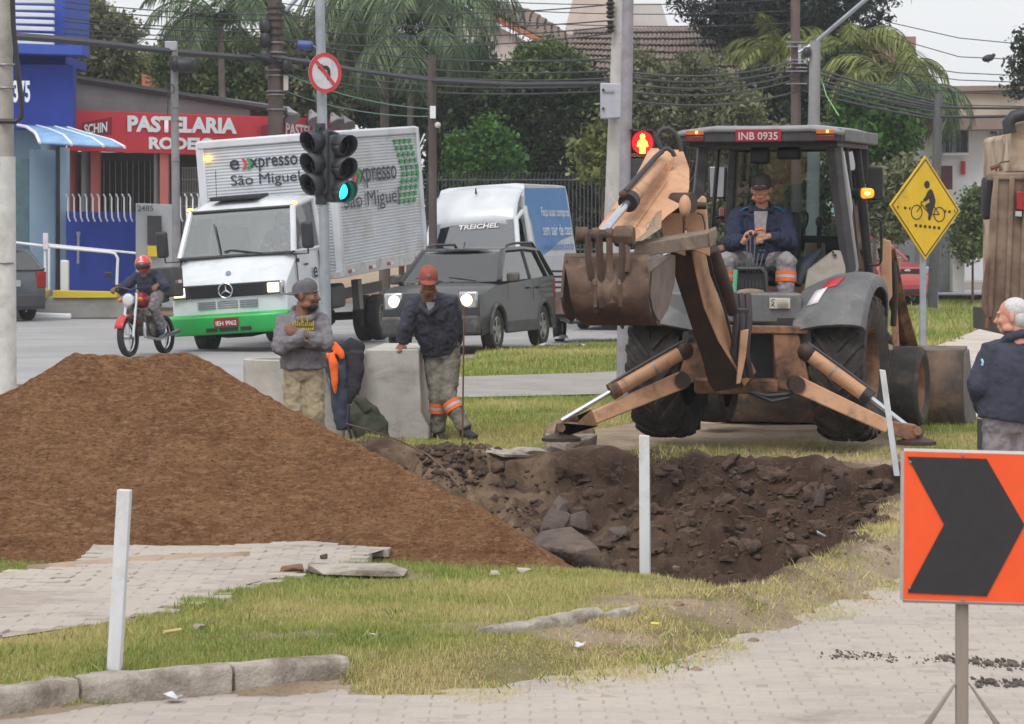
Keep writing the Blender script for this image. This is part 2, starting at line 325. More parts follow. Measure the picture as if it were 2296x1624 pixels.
# ---- asphalt, paths
def sheet(name, poly, z, m, kind='structure'):
    b = MB(); b.add([(x, y, z) for x, y in poly], [tuple(range(len(poly)))]); o = mk(name, b, m, kind=kind, sm=0, w=False); return o
t = NT('asphalt'); cc = t.mix(t.ramp(t.noise(0.35, 5, 0.6), 0.35, 0.7), S(164, 162, 163), S(140, 138, 140)); cc = t.mix(t.ramp(t.noise(0.5, 6, 0.75, vec=t.scale(0.35, 1.6, 1)), 0.5, 0.68), cc, S(176, 171, 167)); cc = t.mix(t.ramp(t.noise(90, 2, 0.5), 0.5, 0.8), cc, S(118, 117, 118))
t.col(cc); t.p.inputs['Roughness'].default_value = 0.72; t.bump(t.noise(120, 3, 0.6), 0.5, 0.01); ASPH = t.m
ROAD = wp([(-700, 868), (0, 866), (120, 862), (300, 905), (700, 879), (942, 851), (985, 849), (1000, 829), (1040, 811), (1090, 799), (1200, 784), (1420, 762), (1560, 751), (1800, 741), (1950, 704), (2050, 683), (2200, 667), (2420, 654), (2900, 640), (2900, 625), (2050, 634), (1500, 655), (600, 690), (300, 714), (90, 716), (-700, 722)])
sheet('road', ROAD, 0.012, ASPH)
t = NT('path'); br = t.n('TexBrick'); br.inputs['Scale'].default_value = 1.0; br.inputs['Brick Width'].default_value = 0.21; br.inputs['Row Height'].default_value = 0.105; br.inputs['Mortar Size'].default_value = 0.006
br.inputs['Color1'].default_value = (*S(150, 145, 143), 1); br.inputs['Color2'].default_value = (*S(138, 132, 129), 1); br.inputs['Mortar'].default_value = (*S(120, 108, 98), 1)
mp = t.n('Mapping'); mp.inputs['Rotation'].default_value = (0, 0, R(-7)); t.l(t.tc.outputs['Object'], mp.inputs['Vector']); t.l(mp.outputs[0], br.inputs['Vector'])
cc = t.mix(t.ramp(t.noise(1.3, 6, 0.7), 0.42, 0.62), br.outputs['Color'], S(156, 149, 144)); cc = t.mix(t.ramp(t.noise(5, 5, 0.7), 0.55, 0.75), cc, S(140, 128, 118))
t.col(cc); t.p.inputs['Roughness'].default_value = 0.9; t.bump(t.noise(60, 4, 0.7), 0.5, 0.008); PATHM = t.m
sheet('cycle_path', PATH_FAR, 0.02, PATHM)
DIRTPATH = wp([(1330, 985), (1360, 962), (1430, 946), (1500, 931), (1800, 921), (2020, 925), (2030, 985), (2000, 1012), (1780, 1016), (1500, 1020), (1340, 1016)])
cc_ = mat('trodden', S(176, 162, 148), S(140, 126, 112), 0.95, sc=1.8, bump=0.6, bsc=30, dirt=S(118, 102, 88), dsc=3)
PALE = wp([(2030, 830), (2060, 792), (2130, 766), (2205, 736), (2420, 691), (2700, 700), (2500, 760), (2300, 850), (2190, 938), (2040, 948)])
sheet('footpath', PALE, 0.016, mat('pale_path', S(196, 184, 176), S(172, 160, 150), 0.92, sc=1.2, bump=0.4, bsc=20))
# ---- the paved street in front: setts laid in running bond on a sand bed
BED = mat('sand_bed', S(166, 155, 146), S(152, 140, 130), 0.95, sc=2.2, bump=0.5, bsc=60, dirt=S(140, 126, 114), dsc=4)
street = sheet('paved_street', [(-40, -20), (40, -20), (40, 26), (6, 23), (3.2, 21.5), (2.6, 18.9), (2.0, 17.9), (-1.2, 15.4), (-40, 15.2)], -0.1155, BED)
t = NT('paver'); oi = t.n('ObjectInfo'); g_ = t.n('NewGeometry'); rr_ = t.n('Math', operation='ADD'); t.l(oi.outputs['Random'], rr_.inputs[0]); t.l(g_.outputs['Random Per Island'], rr_.inputs[1]); fr_ = t.n('Math', operation='FRACT'); t.l(rr_.outputs[0], fr_.inputs[0])
gp = g_.outputs['Position']
cc = t.ramp(fr_.outputs[0], 0.0, 1.0, S(172, 163, 156), S(160, 151, 145)); cc = t.mix(t.ramp(t.noise(0.55, 6, 0.7, vec=gp), 0.42, 0.62), cc, S(178, 168, 157)); cc = t.mix(t.ramp(t.noise(2.6, 6, 0.72, vec=gp), 0.55, 0.74), cc, S(142, 130, 120))
cc = t.mix(t.ramp(t.noise(24, 3, 0.7, vec=gp), 0.6, 0.75), cc, S(150, 138, 128)); t.col(cc); t.p.inputs['Roughness'].default_value = 0.9; t.bump(t.noise(90, 4, 0.7, vec=gp), 0.5, 0.006); PAV = t.m
def paver_cells(x0, x1, y0, y1, ang, L=0.218, W=0.108):
    ca, sa = math.cos(ang), math.sin(ang); out = []
    for r in range(int((y1 - y0) / W) + 14):
        for q in range(int((x1 - x0) / L) + 3):
            a = x0 + (q + 0.5 * (r % 2)) * L - 0.3; b = y0 + r * W - 0.7; out.append((ca * a - sa * b * 0 , b + sa * a, ang))
    return [(x, y, a) for x, y, a in out]
def sett(L, W, H):
    b = MB(); e = 0.0045; b.rings([[(-L / 2, -W / 2, -H), (L / 2, -W / 2, -H), (L / 2, W / 2, -H), (-L / 2, W / 2, -H)], [(-L / 2, -W / 2, -e), (L / 2, -W / 2, -e), (L / 2, W / 2, -e), (-L / 2, W / 2, -e)],
        [(-L / 2 + e, -W / 2 + e, 0), (L / 2 - e, -W / 2 + e, 0), (L / 2 - e, W / 2 - e, 0), (-L / 2 + e, W / 2 - e, 0)]]); return b
cells = []
for x, y, a in paver_cells(-3.0, 3.6, 12.4, 19.5, R(-3.0)):
    by = np.interp(x, BX, BY)
    if y < by + 0.35 and abs(x) < 0.17 * y + 0.15: cells.append((y, x, a))
cells.sort()
pm = bpy.data.meshes.new('paver'); sb = sett(0.2155, 0.1062, 0.05); pm.from_pydata(sb.v, [], sb.f); pm.materials.append(PAV)
for i, (y, x, a) in enumerate(cells[:300]):
    o = bpy.data.objects.new('paver', pm); COL.objects.link(o); o.parent = street; o.location = (x, y, -0.1135 + random.uniform(-0.0015, 0.002)); o.rotation_euler = (random.gauss(0, 0.006), random.gauss(0, 0.006), a + random.gauss(0, 0.01))
b = MB()
for y, x, a in cells[300:]:
    s_ = sett(0.213, 0.104, 0.05); m_ = Matrix.Translation((x, y, -0.1135 + random.uniform(-0.0015, 0.002))) @ Euler((random.gauss(0, 0.006), random.gauss(0, 0.006), a)).to_matrix().to_4x4(); b.add([m_ @ Vector(p) for p in s_.v], s_.f)
mk('paver_field', b, PAV, street, kind='stuff', sm=0)
near_path = sheet('path', PATH_NEAR, 0.004, BED)
b = MB()
for x, y, a in paver_cells(-4.6, 0.2, 15.2, 20.8, R(-9.0)):
    if inpoly(np.array([x + 0.1 * vn(x * 3, y * 3, 5)]), np.array([y + 0.1 * vn(x * 3, y * 3, 6)]), PATH_NEAR)[0]:
        s_ = sett(0.213, 0.104, 0.05); m_ = Matrix.Translation((x, y, 0.012 + random.uniform(-0.003, 0.004) + 0.012 * float(vn(x * 1.5, y * 1.5, 9)))) @ Euler((random.gauss(0, 0.012), random.gauss(0, 0.012), a)).to_matrix().to_4x4(); b.add([m_ @ Vector(p) for p in s_.v], s_.f)
mk('paver_field', b, PAV, near_path, kind='stuff', sm=0)
# ---- kerb stones
CONC = mat('kerb_concrete', S(176, 168, 158), S(146, 136, 126), 0.92, sc=7, bump=0.7, bsc=45, bdist=0.02, dirt=S(112, 100, 88), dsc=3.5, damt=(0.5, 0.68))
kerb = tag(bpy.data.objects.new('kerb', None), kind='structure'); COL.objects.link(kerb)
def kerb_stone(p0, p1, h=0.15, wd=0.13, tilt=0.0, zt=0.012):
    p0 = Vector(p0); p1 = Vector(p1); d = (p1 - p0); d.z = 0; n = Vector((-d.y, d.x, 0)).normalized(); L = (p1 - p0).length; st = 7; rs = []
    prof = [(-wd, -h), (0.0, -h), (0.008, -0.03), (-0.006, -0.008), (-0.03, 0.004), (-wd, 0.0)]
    for i in range(st + 1):
        q = p0.lerp(p1, i / st); k = 0.0035
        rs.append([q + n * (-a + random.gauss(0, k)) + Vector((0, 0, zt + c + random.gauss(0, k) + tilt * a)) for a, c in prof])
    b = MB(); b.rings(rs); return mk('kerb_stone', b, CONC, kerb, bev=0.008, sm=50)
for a, c in (((-330, 1588), (-20, 1556)), ((-16, 1555.5), (177, 1527)), ((183, 1526), (522, 1499)), ((529, 1498.5), (784, 1478))): kerb_stone(G(*a), G(*c))
for a, c, tl, z in (((1112, 1424), (1236, 1404), 0.25, 0.05), ((1258, 1402), (1352, 1383), 0.1, 0.045), ((1385, 1382), (1434, 1370), 0.3, 0.035)): kerb_stone(G(*a), G(*c), tilt=tl, zt=z, h=0.16)
# ---- the heap of reddish sand
RID = [(-6.4, 22.3, 0.1), (-4.6, 22.0, 0.44), (-3.49, 21.8, 0.77), (-3.2, 21.8, 0.93), (-2.98, 21.8, 1.10), (-2.55, 21.85, 1.07), (-2.2, 21.8, 1.115), (-1.86, 21.55, 0.96), (-1.36, 21.3, 0.69), (-0.71, 20.5, 0.45), (-0.19, 19.8, 0.215), (0.09, 19.3, 0.07), (0.27, 18.98, -0.03)]
def pile_h(x, y):
    h = np.full(np.shape(x), -1.0)
    for (x0, y0, h0), (x1, y1, h1) in zip(RID, RID[1:]):
        dx, dy = x1 - x0, y1 - y0; t_ = np.clip(((x - x0) * dx + (y - y0) * dy) / (dx * dx + dy * dy), 0, 1)
        d = np.hypot(x - x0 - t_ * dx, y - y0 - t_ * dy); h = np.maximum(h, h0 + t_ * (h1 - h0) - 0.57 * d - 0.05 * np.exp(-d / 0.1) * 0)
    return h
px_, py_ = np.meshgrid(np.arange(-5.6, 0.6, 0.0155), np.arange(18.7, 23.9, 0.018))
ph = pile_h(px_, py_); mm = sst(-0.02, 0.15, ph)
ph = ph + mm * (0.045 * fbm(px_, py_, 1.3, 3, 71) + 0.02 * fbm(px_, py_, 4.5, 3, 72) + 0.016 * fbm(px_ * 0.55, py_ * 1.5, 9, 3, 73) + 0.011 * fbm(px_, py_, 21, 2, 75) + 0.022 * np.maximum(0, vn(px_ * 17, py_ * 15, 74) - 0.35)) + 0.006
ph = np.where(ph < 0.03, ph - 0.02, ph)
idx = np.arange(ph.size).reshape(ph.shape); keep = (np.maximum.reduce([ph[:-1, :-1], ph[1:, :-1], ph[:-1, 1:], ph[1:, 1:]]) > -0.16)
Q = np.stack([idx[:-1, :-1], idx[:-1, 1:], idx[1:, 1:], idx[1:, :-1]], -1)[keep]
t = NT('red_sand'); cc = t.mix(t.ramp(t.noise(3.5, 8, 0.8), 0.38, 0.62), S(192, 142, 104), S(150, 105, 75)); cc = t.mix(t.ramp(t.noise(20, 5, 0.8, vec=t.scale(0.6, 0.6, 2.0)), 0.48, 0.66), cc, S(212, 168, 126)); cc = t.mix(t.ramp(t.noise(42, 4, 0.8, vec=t.scale(0.7, 0.7, 1.6)), 0.5, 0.66), cc, S(114, 79, 57))
t.col(cc); t.p.inputs['Roughness'].default_value = 0.97; t.p.inputs['Specular IOR Level'].default_value = 0.1; t.bump(t.noise(30, 8, 0.85, vec=t.scale(0.7, 0.7, 1.5)), 1.0, 0.12)
V = np.stack([px_, py_, ph], -1).reshape(-1, 3); used = np.unique(Q); rem = np.full(len(V), -1); rem[used] = np.arange(len(used)); V = V[used]; Q = rem[Q]
c0 = np.array([-3.0, 21.8, 0.0])
o = fast('sand_heap', V - c0, Q, t.m, sm=1, label='big heap of reddish brown sand beside the excavation', cat='sand heap'); o.location = c0
# sand spilled on the path
b = MB(); pts = [G(60, 1275, 0.016), G(300, 1255, 0.016), G(560, 1243, 0.016)]
def blobstrip(name, line, wdt, m, z, par, n=40, seed=1):
    q = []; rr = random.Random(seed)
    for i in range(n + 1):
        s_ = i / n * (len(line) - 1); k = min(int(s_), len(line) - 2); p = Vector(line[k]).lerp(Vector(line[k + 1]), s_ - k); q.append((p, wdt * (0.25 + 0.75 * rr.random()) * math.sin(math.pi * min(1, max(0.03, i / n)))))
    b = MB(); b.grid([[(p.x, p.y + e * w_, z + (0.012 if abs(e) < 0.5 else -0.012)) for e in (-1, -0.4, 0.4, 1)] for p, w_ in q]); return mk(name, b, m, par, kind='stuff' if par is None else None, sm=60)
blobstrip('spilled_sand', pts, 0.16, mat('spilt', S(168, 142, 120), S(160, 146, 132), 0.95, sc=9, bump=0.5), 0.022, near_path, seed=4)
# ---- grass blades
t = NT('grass'); g_ = t.n('NewGeometry'); x = t.n('ValToRGB'); cr = x.color_ramp; cr.elements[0].color = (*S(92, 110, 52), 1); cr.elements[1].color = (*S(204, 188, 140), 1)
for p_, c_ in ((0.3, S(128, 148, 70)), (0.5, S(164, 168, 96)), (0.72, S(186, 172, 116))): e = cr.elements.new(p_); e.color = (*c_, 1)
at = t.n('Attribute', attribute_name='dry'); ad = t.n('Math', operation='MULTIPLY_ADD'); ad.inputs[1].default_value = 0.62; t.l(g_.outputs['Random Per Island'], ad.inputs[0]); t.l(at.outputs['Fac'], ad.inputs[2]); t.l(ad.outputs[0], x.inputs['Fac'])
t.col(x.outputs['Color']); t.p.inputs['Roughness'].default_value = 0.6; t.p.inputs['Specular IOR Level'].default_value = 0.2; GRASS = t.m
def blades(name, poly, n, hgt, wdt, dry, label, seed, dens=None, lean=0.6):
    r = np.random.default_rng(seed); P_ = np.array(poly); lo, hi = P_.min(0), P_.max(0); X = r.uniform(lo[0], hi[0], n * 4); Y = r.uniform(lo[1], hi[1], n * 4)
    j = 0.13 * fbm(X, Y, 2.3, 3, 51); k = 0.13 * fbm(X, Y, 2.3, 3, 52); s_ = np.where(Y > 36, 3.0, 1.0)
    ok = inpoly(X + j * s_, Y + k * s_, poly) & (np.abs(X) < 0.172 * Y + 0.2)
    d_ = fbm(X, Y, 0.9, 4, 81 + seed); ok &= r.uniform(0, 1, len(X)) < (dens(X, Y) if dens else np.clip(0.75 + 0.9 * fbm(X, Y, 1.7, 3, 82), 0.25, 1))
    X, Y, d_ = X[ok][:n], Y[ok][:n], d_[ok][:n]; m = len(X); Z = zf(X, Y) - 0.004; a = r.uniform(0, 2 * np.pi, m); h = hgt * np.exp(r.normal(0, 0.35, m)) * (1 + 0.5 * fbm(X, Y, 2.1, 2, 83)); l = r.uniform(0.1, lean, m) * h; b_ = r.uniform(0, 2 * np.pi, m)
    wv = np.stack([np.cos(b_), np.sin(b_), 0 * b_], -1) * (wdt * r.uniform(0.6, 1.3, m))[:, None] / 2; B = np.stack([X, Y, Z], -1); T = B + np.stack([np.cos(a) * l, np.sin(a) * l, h], -1)
    V = np.stack([B - wv, B + wv, T], 1).reshape(-1, 3); dr = np.repeat(np.clip((dry(X, Y) if callable(dry) else dry) + 0.6 * d_, 0, 0.75), 3)
    o = fast(name, V, np.arange(3 * m).reshape(-1, 3), GRASS, attr={'dry': dr}, kind='stuff'); return tag(o, label)
edge = lambda X, Y: 0.08 + 0.42 * sst(0.35, -0.6, Y - np.interp(X, KX, KY)) * sst(-1.3, -0.6, X) + 0.34 * sst(0.1, 1.2, X)
blades('grass', VERGE, 170000, 0.021, 0.0042, edge, 'patchy green and straw coloured grass of the near verge', 1, dens=lambda X, Y: np.clip(0.95 + 1.6 * np.minimum(0.1, fbm(X, Y, 1.7, 3, 82) + 0.1) - 0.75 * sst(0.2, -0.9, Y - np.interp(X, KX, KY)) * sst(-1.2, -0.8, X) - 0.85 * sst(0.35, 1.35, X + 0.3 * fbm(X, Y, 1.3, 3, 84)), 0.02, 1))
blades('grass', GRASS_L, 18000, 0.02, 0.005, 0.25, 'small grass patch at the foot of the sand heap', 2)
blades('grass', GRASS_FAR, 110000, 0.034, 0.008, lambda X, Y: 0.10 + 0.25 * sst(34, 29.5, Y), 'grass behind the excavation around the concrete barriers', 3)
blades('grass', RESERVE, 90000, 0.045, 0.016, 0.06, 'bright green lawn of the central reserve by the road', 4, dens=lambda X, Y: 0.95 + 0 * X)
blades('grass', GRASS_R, 30000, 0.036, 0.008, 0.2, 'grass below the loader bucket', 5)
blades('grass', LAWN_R, 60000, 0.07, 0.024, 0.06, 'bright green lawn behind the cyclist warning sign', 6, dens=lambda X, Y: 0.95 + 0 * X)
RIM = wp([(1400, 1012), (1500, 1000), (1760, 994), (2010, 994), (2020, 1030), (1900, 1044), (1700, 1036), (1500, 1030), (1420, 1024)])
RIM2 = wp([(1930, 1190), (1960, 1150), (2030, 1120), (2100, 1200), (2040, 1300), (1900, 1345), (1760, 1370), (1640, 1430), (1500, 1490), (1300, 1510), (1250, 1480), (1330, 1400), (1440, 1330), (1600, 1330), (1700, 1310), (1840, 1265)])
thin = lambda X, Y: np.clip(0.4 + 1.3 * fbm(X, Y, 2.2, 3, 91), 0.10, 1)
blades('dry_grass', RIM, 7000, 0.045, 0.006, 0.42, 'withered grass along the far lip of the pit', 7, dens=thin, lean=1.2)
blades('dry_grass', RIM2, 42000, 0.028, 0.005, 0.5, 'dry trampled grass on the dusty near side of the pit', 8, dens=thin, lean=1.4)
# ---- stones, slabs, clods
def rock(name, c, d, m, rot=(0, 0, 0), seed=0, n=22, par=None, sharp=0.75, **kw):
    rr = random.Random(seed); bm = bmesh.new(); mt = Euler(rot).to_matrix()
    for i in range(n):
        v = Vector([rr.uniform(-1, 1) for _ in range(3)]); k = max(abs(q) for q in v); v = v / k * (sharp + (1 - sharp) * rr.random()); bm.verts.new(Vector(c) + mt @ Vector((v.x * d[0] / 2, v.y * d[1] / 2, v.z * d[2] / 2)))
    bmesh.ops.convex_hull(bm, input=bm.verts); bm.verts.ensure_lookup_table(); bmesh.ops.delete(bm, geom=[v for v in bm.verts if not v.link_faces], context='VERTS')
    b = MB(); bm.verts.index_update(); b.v = [tuple(v.co) for v in bm.verts]; b.f = [tuple(v.index for v in f.verts) for f in bm.faces]; bm.free()
    return mk(name, b, m, par, bev=min(d) * 0.06, sm=30, **kw)
STONE = mat('grey_stone', S(140, 128, 118), S(104, 92, 84), 0.92, sc=9, bump=0.8, bsc=40, bdist=0.02, dirt=S(92, 76, 66), dsc=3)
SLAB = mat('dusty_slab', S(100, 87, 80), S(74, 63, 58), 0.9, sc=6, bump=0.8, bsc=30, bdist=0.02, dirt=S(128, 106, 88), dsc=4)
CLOD = mat('clod', S(100, 80, 67), S(66, 52, 45), 0.97, sc=8, bump=1.0, bsc=30, bdist=0.03)
def on(u, v, d, name, m, label, cat, rot=(0, 0, 0), seed=0, sink=0.3, **kw):
    p = GH(u, v); return rock(name, p + Vector((0, d[1] * 0.2, d[2] * (0.5 - sink))), d, m, rot, seed, label=label, cat=cat, **kw)
on(1270, 1262, (0.46, 0.8, 0.20), 'stone_slab', SLAB, 'large flat grey slab at the bottom of the pit beside the sand', 'slab', (R(8), 0, 0.3), 3, 0.1, n=40, sharp=0.92)
on(1240, 1212, (0.22, 0.35, 0.24), 'stone_block', SLAB, 'blocky lump of stone leaning over the flat slab in the pit', 'stone', (R(-20), R(8), 0.2), 5, 0.1, n=30, sharp=0.9)
on(1300, 1198, (0.21, 0.3, 0.17), 'stone_block', SLAB, 'squarish stone wedged to the right of the leaning block', 'stone', (R(-25), R(-10), -0.3), 8, 0.1, n=30, sharp=0.9)
on(1253, 1165, (0.14, 0.5, 0.12), 'stone_slab', SLAB, 'long narrow slab pointing up the pit wall', 'slab', (R(20), R(-20), -0.35), 9, 0.0, n=30, sharp=0.92)
on(1115, 1060, (0.14, 0.2, 0.13), 'clod_of_earth', CLOD, 'rounded dark clod high on the pit wall below the concrete slab', 'clod', seed=11, sink=0.2)
on(1845, 1130, (0.10, 0.2, 0.22), 'stone', SLAB, 'upright grey stone stuck in the dark pit wall', 'stone', (0, R(15), 0), 12, 0.2)
on(1385, 1205, (0.16, 0.2, 0.12), 'stone', SLAB, 'small dark stone low in the pit beside the upright stake', 'stone', seed=13)
on(1228, 1215, (0.04, 0.05, 0.06), 'pebble', STONE, 'pale pebble lying on the large flat slab', 'pebble', seed=14, sink=-0.6)
on(1510, 1278, (0.11, 0.1, 0.05), 'stone', STONE, 'half buried grey stone on the near lip of the pit', 'stone', seed=15)
p = G(812, 1222); rock('paving_block', p + Vector((0, 0.05, 0.055)), (0.10, 0.13, 0.09), STONE, (0, R(-6), 0.5), 21, n=40, sharp=0.95, label='loose square paving block lying against the sand heap', cat='block')
p = G(760, 1224); rock('stone', p + Vector((0, 0.05, 0.015)), (0.11, 0.09, 0.045), STONE, (0, 0, 0.1), 22, label='low flat stone beside the loose paving block', cat='stone')
p = G(726, 1256); rock('stone', p + Vector((0, 0, 0.02)), (0.05, 0.05, 0.045), mat('dark_stone', S(80, 72, 70), S(62, 56, 54), 0.9), (0, 0, 0), 23, label='small dark stone lying on the paved path', cat='stone')
p = G(790, 1290); rock('broken_slab', p + Vector((0.02, 0.12, 0.02)), (0.62, 0.34, 0.05), CONC, (0, R(1), -0.12), 24, n=40, sharp=0.93, label='thin broken concrete slab half sunk in the grass by the path', cat='slab')
p = G(655, 1283); rock('brick_piece', p + Vector((0, 0.02, 0.02)), (0.15, 0.1, 0.05), mat('brown_rubble', S(132, 98, 76), S(104, 76, 60), 0.95), (0, R(-10), -0.3), 25, label='brown rubble piece at the end of the broken slab', cat='rubble')
for u, v, c_, lab in ((1175, 1284, S(190, 178, 166), 'pale flat stone on the grass in front of the sand heap'), (1110, 1290, S(176, 164, 150), 'dull flat stone sunk in the grass in front of the sand heap'), (445, 1412, S(150, 140, 120), 'small flat stone in the grass behind the kerb')):
    rock('stone', G(u, v) + Vector((0, 0, 0.012)), (0.09, 0.06, 0.035), mat('s%d' % u, c_), (0, 0, u), u, label=lab, cat='stone')
LIT = mat('litter_white', S(214, 216, 220), S(190, 192, 198), 0.6)
def scrap(u, v, s_, m, label, seed, z=0.0, name='paper_scrap', onroad=False):
    rr = random.Random(seed); p = G(u, v, -0.11) if onroad else G(u, v); p.z = (-0.105 if onroad else float(zf(p.x, p.y)) + z); b = MB()
    b.grid([[p + Vector(((i - 1.5) * s_ / 3 + rr.uniform(-.2, .2) * s_, (j - 1) * s_ * 0.7 + rr.uniform(-.2, .2) * s_, rr.uniform(0, 0.5) * s_ + 0.01)) for i in range(4)] for j in range(3)]); o = mk(name, b, m, label=label, cat='litter', sm=60)
    md = o.modifiers.new('thick', 'SOLIDIFY'); md.thickness = 0.003
    return o
scrap(390, 1573, 0.07, LIT, 'crumpled white paper at the foot of the kerb', 1, onroad=True)
scrap(835, 1432, 0.03, LIT, 'small white scrap on the verge between the kerb and the broken stones', 2, 0.02)
scrap(1300, 1425, 0.05, LIT, 'white scrap beside the broken kerb stones', 3, 0.01)
scrap(1255, 770, 0.22, LIT, 'white plastic bag lying on the central reserve', 4, 0.03); scrap(1300, 794, 0.12, LIT, 'small white scrap on the central reserve lawn', 5, 0.04)
scrap(1218, 788, 0.12, LIT, 'pale crumpled bag on the central reserve close to the dark car', 8, 0.04)
q = GH(1832, 1205); b = MB(); b.grid([[q + Vector((i * 0.03 + random.uniform(-.01, .01), -0.03 + random.uniform(-.02, .02), -0.02 * i + j * 0.03 + 0.03)) for i in range(4)] for j in range(2)]); o = mk('paper_scrap', b, LIT, label='torn white paper on the dark pit wall', cat='litter'); o.modifiers.new('thick', 'SOLIDIFY').thickness = 0.003
b = MB(); b.cyl(G(367, 1418, 0.03), G(405, 1412, 0.03), 0.009, n=8); mk('stick', b, mat('yellow_stick', S(206, 186, 122)), label='short yellowish stick lying in the near grass', cat='stick')
b = MB(); b.tube([G(1460, 1398, 0.012), G(1478, 1399, 0.012)], 0.008, 6); mk('wrapper', b, mat('yel', S(226, 206, 80)), label='small yellow wrapper on the dust by the broken kerb stones', cat='litter')
# clods strewn over the dug soil and asphalt crumbs on the street
b = MB(); rr = random.Random(5)
def clods(name, n, poly, m, lo, hi, seed, kind='stuff', label=None):
    r = np.random.default_rng(seed); P_ = np.array(poly); X = r.uniform(P_[:, 0].min(), P_[:, 0].max(), n * 3); Y = r.uniform(P_[:, 1].min(), P_[:, 1].max(), n * 3); ok = inpoly(X, Y, poly) & (fbm(X, Y, 1.2, 3, seed) > -0.15); X = X[ok][:n]; Y = Y[ok][:n]; Z = zf(X, Y); b = MB()
    for x_, y_, z_ in zip(X, Y, Z):
        s_ = lo * (hi / lo) ** (r.random() ** 2.2); vs = []
        for th in np.linspace(-1, 1, 4):
            for k in range(5): a = k * 1.2566 + th; rad = math.sqrt(max(0.05, 1 - th * th * 0.9)) * r.uniform(0.7, 1.15); vs.append((x_ + s_ * rad * math.cos(a), y_ + s_ * rad * math.sin(a), z_ + s_ * (0.05 + 0.7 * th * r.uniform(0.7, 1.1))))
        b.rings([vs[i * 5:i * 5 + 5] for i in range(4)])
    o = mk(name, b, m, kind=kind, sm=75); return tag(o, label)
PIT = [(x, y) for x, y in zip(NX, NY)] + [(x, y) for x, y in zip(FX[::-1], FY[::-1])]
clods('clods', 4200, [(x, y) for x, y in PIT if -2.5 < x < 4.2], CLOD, 0.008, 0.055, 5, label='clods of dark earth strewn over the pit wall')
clods('clods', 300, RIM2, mat('dusty_clod', S(150, 130, 108), S(112, 92, 74), 0.97), 0.008, 0.035, 6, label='small clods on the dusty ground right of the pit')
clods('spoil', 700, wp([(890, 1028), (1000, 1000), (1110, 1003), (1140, 1028), (1000, 1040)]), CLOD, 0.01, 0.06, 8, label='dark spoil heaped on the far lip of the pit by the iron rod')
# heavy lumps of turned earth, roots and straw on the bank
r_ = random.Random(15); b = MB()
for i in range(230):
    u = r_.uniform(930, 1990); v = r_.uniform(1030, 1270) if u < 1850 else r_.uniform(1040, 1190); q = GH(u, v)
    if float(smask(np.array([q.x]), np.array([q.y]))[0]) < 0.5: continue
    s0 = 0.018 + 0.07 * r_.random() ** 2.2; e = MB(); e.ell((0, 0, 0), (s0 * r_.uniform(0.8, 1.5), s0 * r_.uniform(0.8, 1.6), s0 * r_.uniform(0.5, 0.9)), (r_.uniform(-.5, .5), r_.uniform(-.5, .5), r_.uniform(0, 3)), 14, 9); off = Vector((r_.random() * 9, i, 0))
    vs = [Vector(w_) * (1.0 + 0.6 * mnoise.noise(Vector(w_) / s0 * 1.3 + off) + 0.45 * mnoise.noise(Vector(w_) / s0 * 3.5 + off)) + q + Vector((0, s0 * 0.3, 0)) for w_ in e.v]; b.add(vs, e.f)
mk('earth_lumps', b, CLOD, kind='stuff', sm=70, label='heavy lumps of turned dark earth on the pit bank', w=False)
b = MB()
for i in range(240):
    u = r_.uniform(1150, 1990); v = r_.uniform(1010, 1200); q = GH(u, v); a = r_.uniform(0, 6.28); L = r_.uniform(0.04, 0.2); d_ = Vector((math.cos(a), math.sin(a) * 0.5, r_.uniform(-.2, .5))); b.tube([q, q + d_ * L * 0.5 + Vector((0, -0.01, 0.02)), q + d_ * L], 0.0022, 3)
mk('roots', b, mat('straw', S(140, 116, 88), S(104, 84, 62), 0.95), kind='stuff', sm=0, label='torn roots and straw sticking from the pit bank', w=False)
blades('weeds', VERGE, 5200, 0.034, 0.011, -0.5, 'bright green weeds dotted through the near verge', 11, dens=lambda X, Y: sst(0.32, 0.5, fbm(X, Y, 3.1, 2, 95)), lean=1.4)
TAR = mat('asphalt_crumbs', S(104, 94, 86), S(66, 62, 62), 0.95)
b = MB(); rr = random.Random(9)
for (u0, v0, u1, v1, n, hh) in ((1874, 1466, 2010, 1476, 90, 0.5), (2095, 1476, 2300, 1494, 200, 1.0), (2180, 1528, 2300, 1532, 120, 1.0), (1830, 1470, 2140, 1480, 60, 0.5)):
    for i in range(n):
        k = rr.random(); p = G(u0 + (u1 - u0) * k, v0 + (v1 - v0) * k + rr.gauss(0, 5.0), -0.11); s_ = 0.003 + 0.013 * hh * rr.random() ** 2.5; p.z += s_ * 0.2
        b.ell(p, (s_ * rr.uniform(0.7, 2.0), s_, s_ * 0.6), (rr.random(), rr.random(), rr.random()), 5, 3)
o = mk('asphalt_crumbs', b, TAR, kind='stuff', sm=0, label='black asphalt crumbs strewn over the paved street')
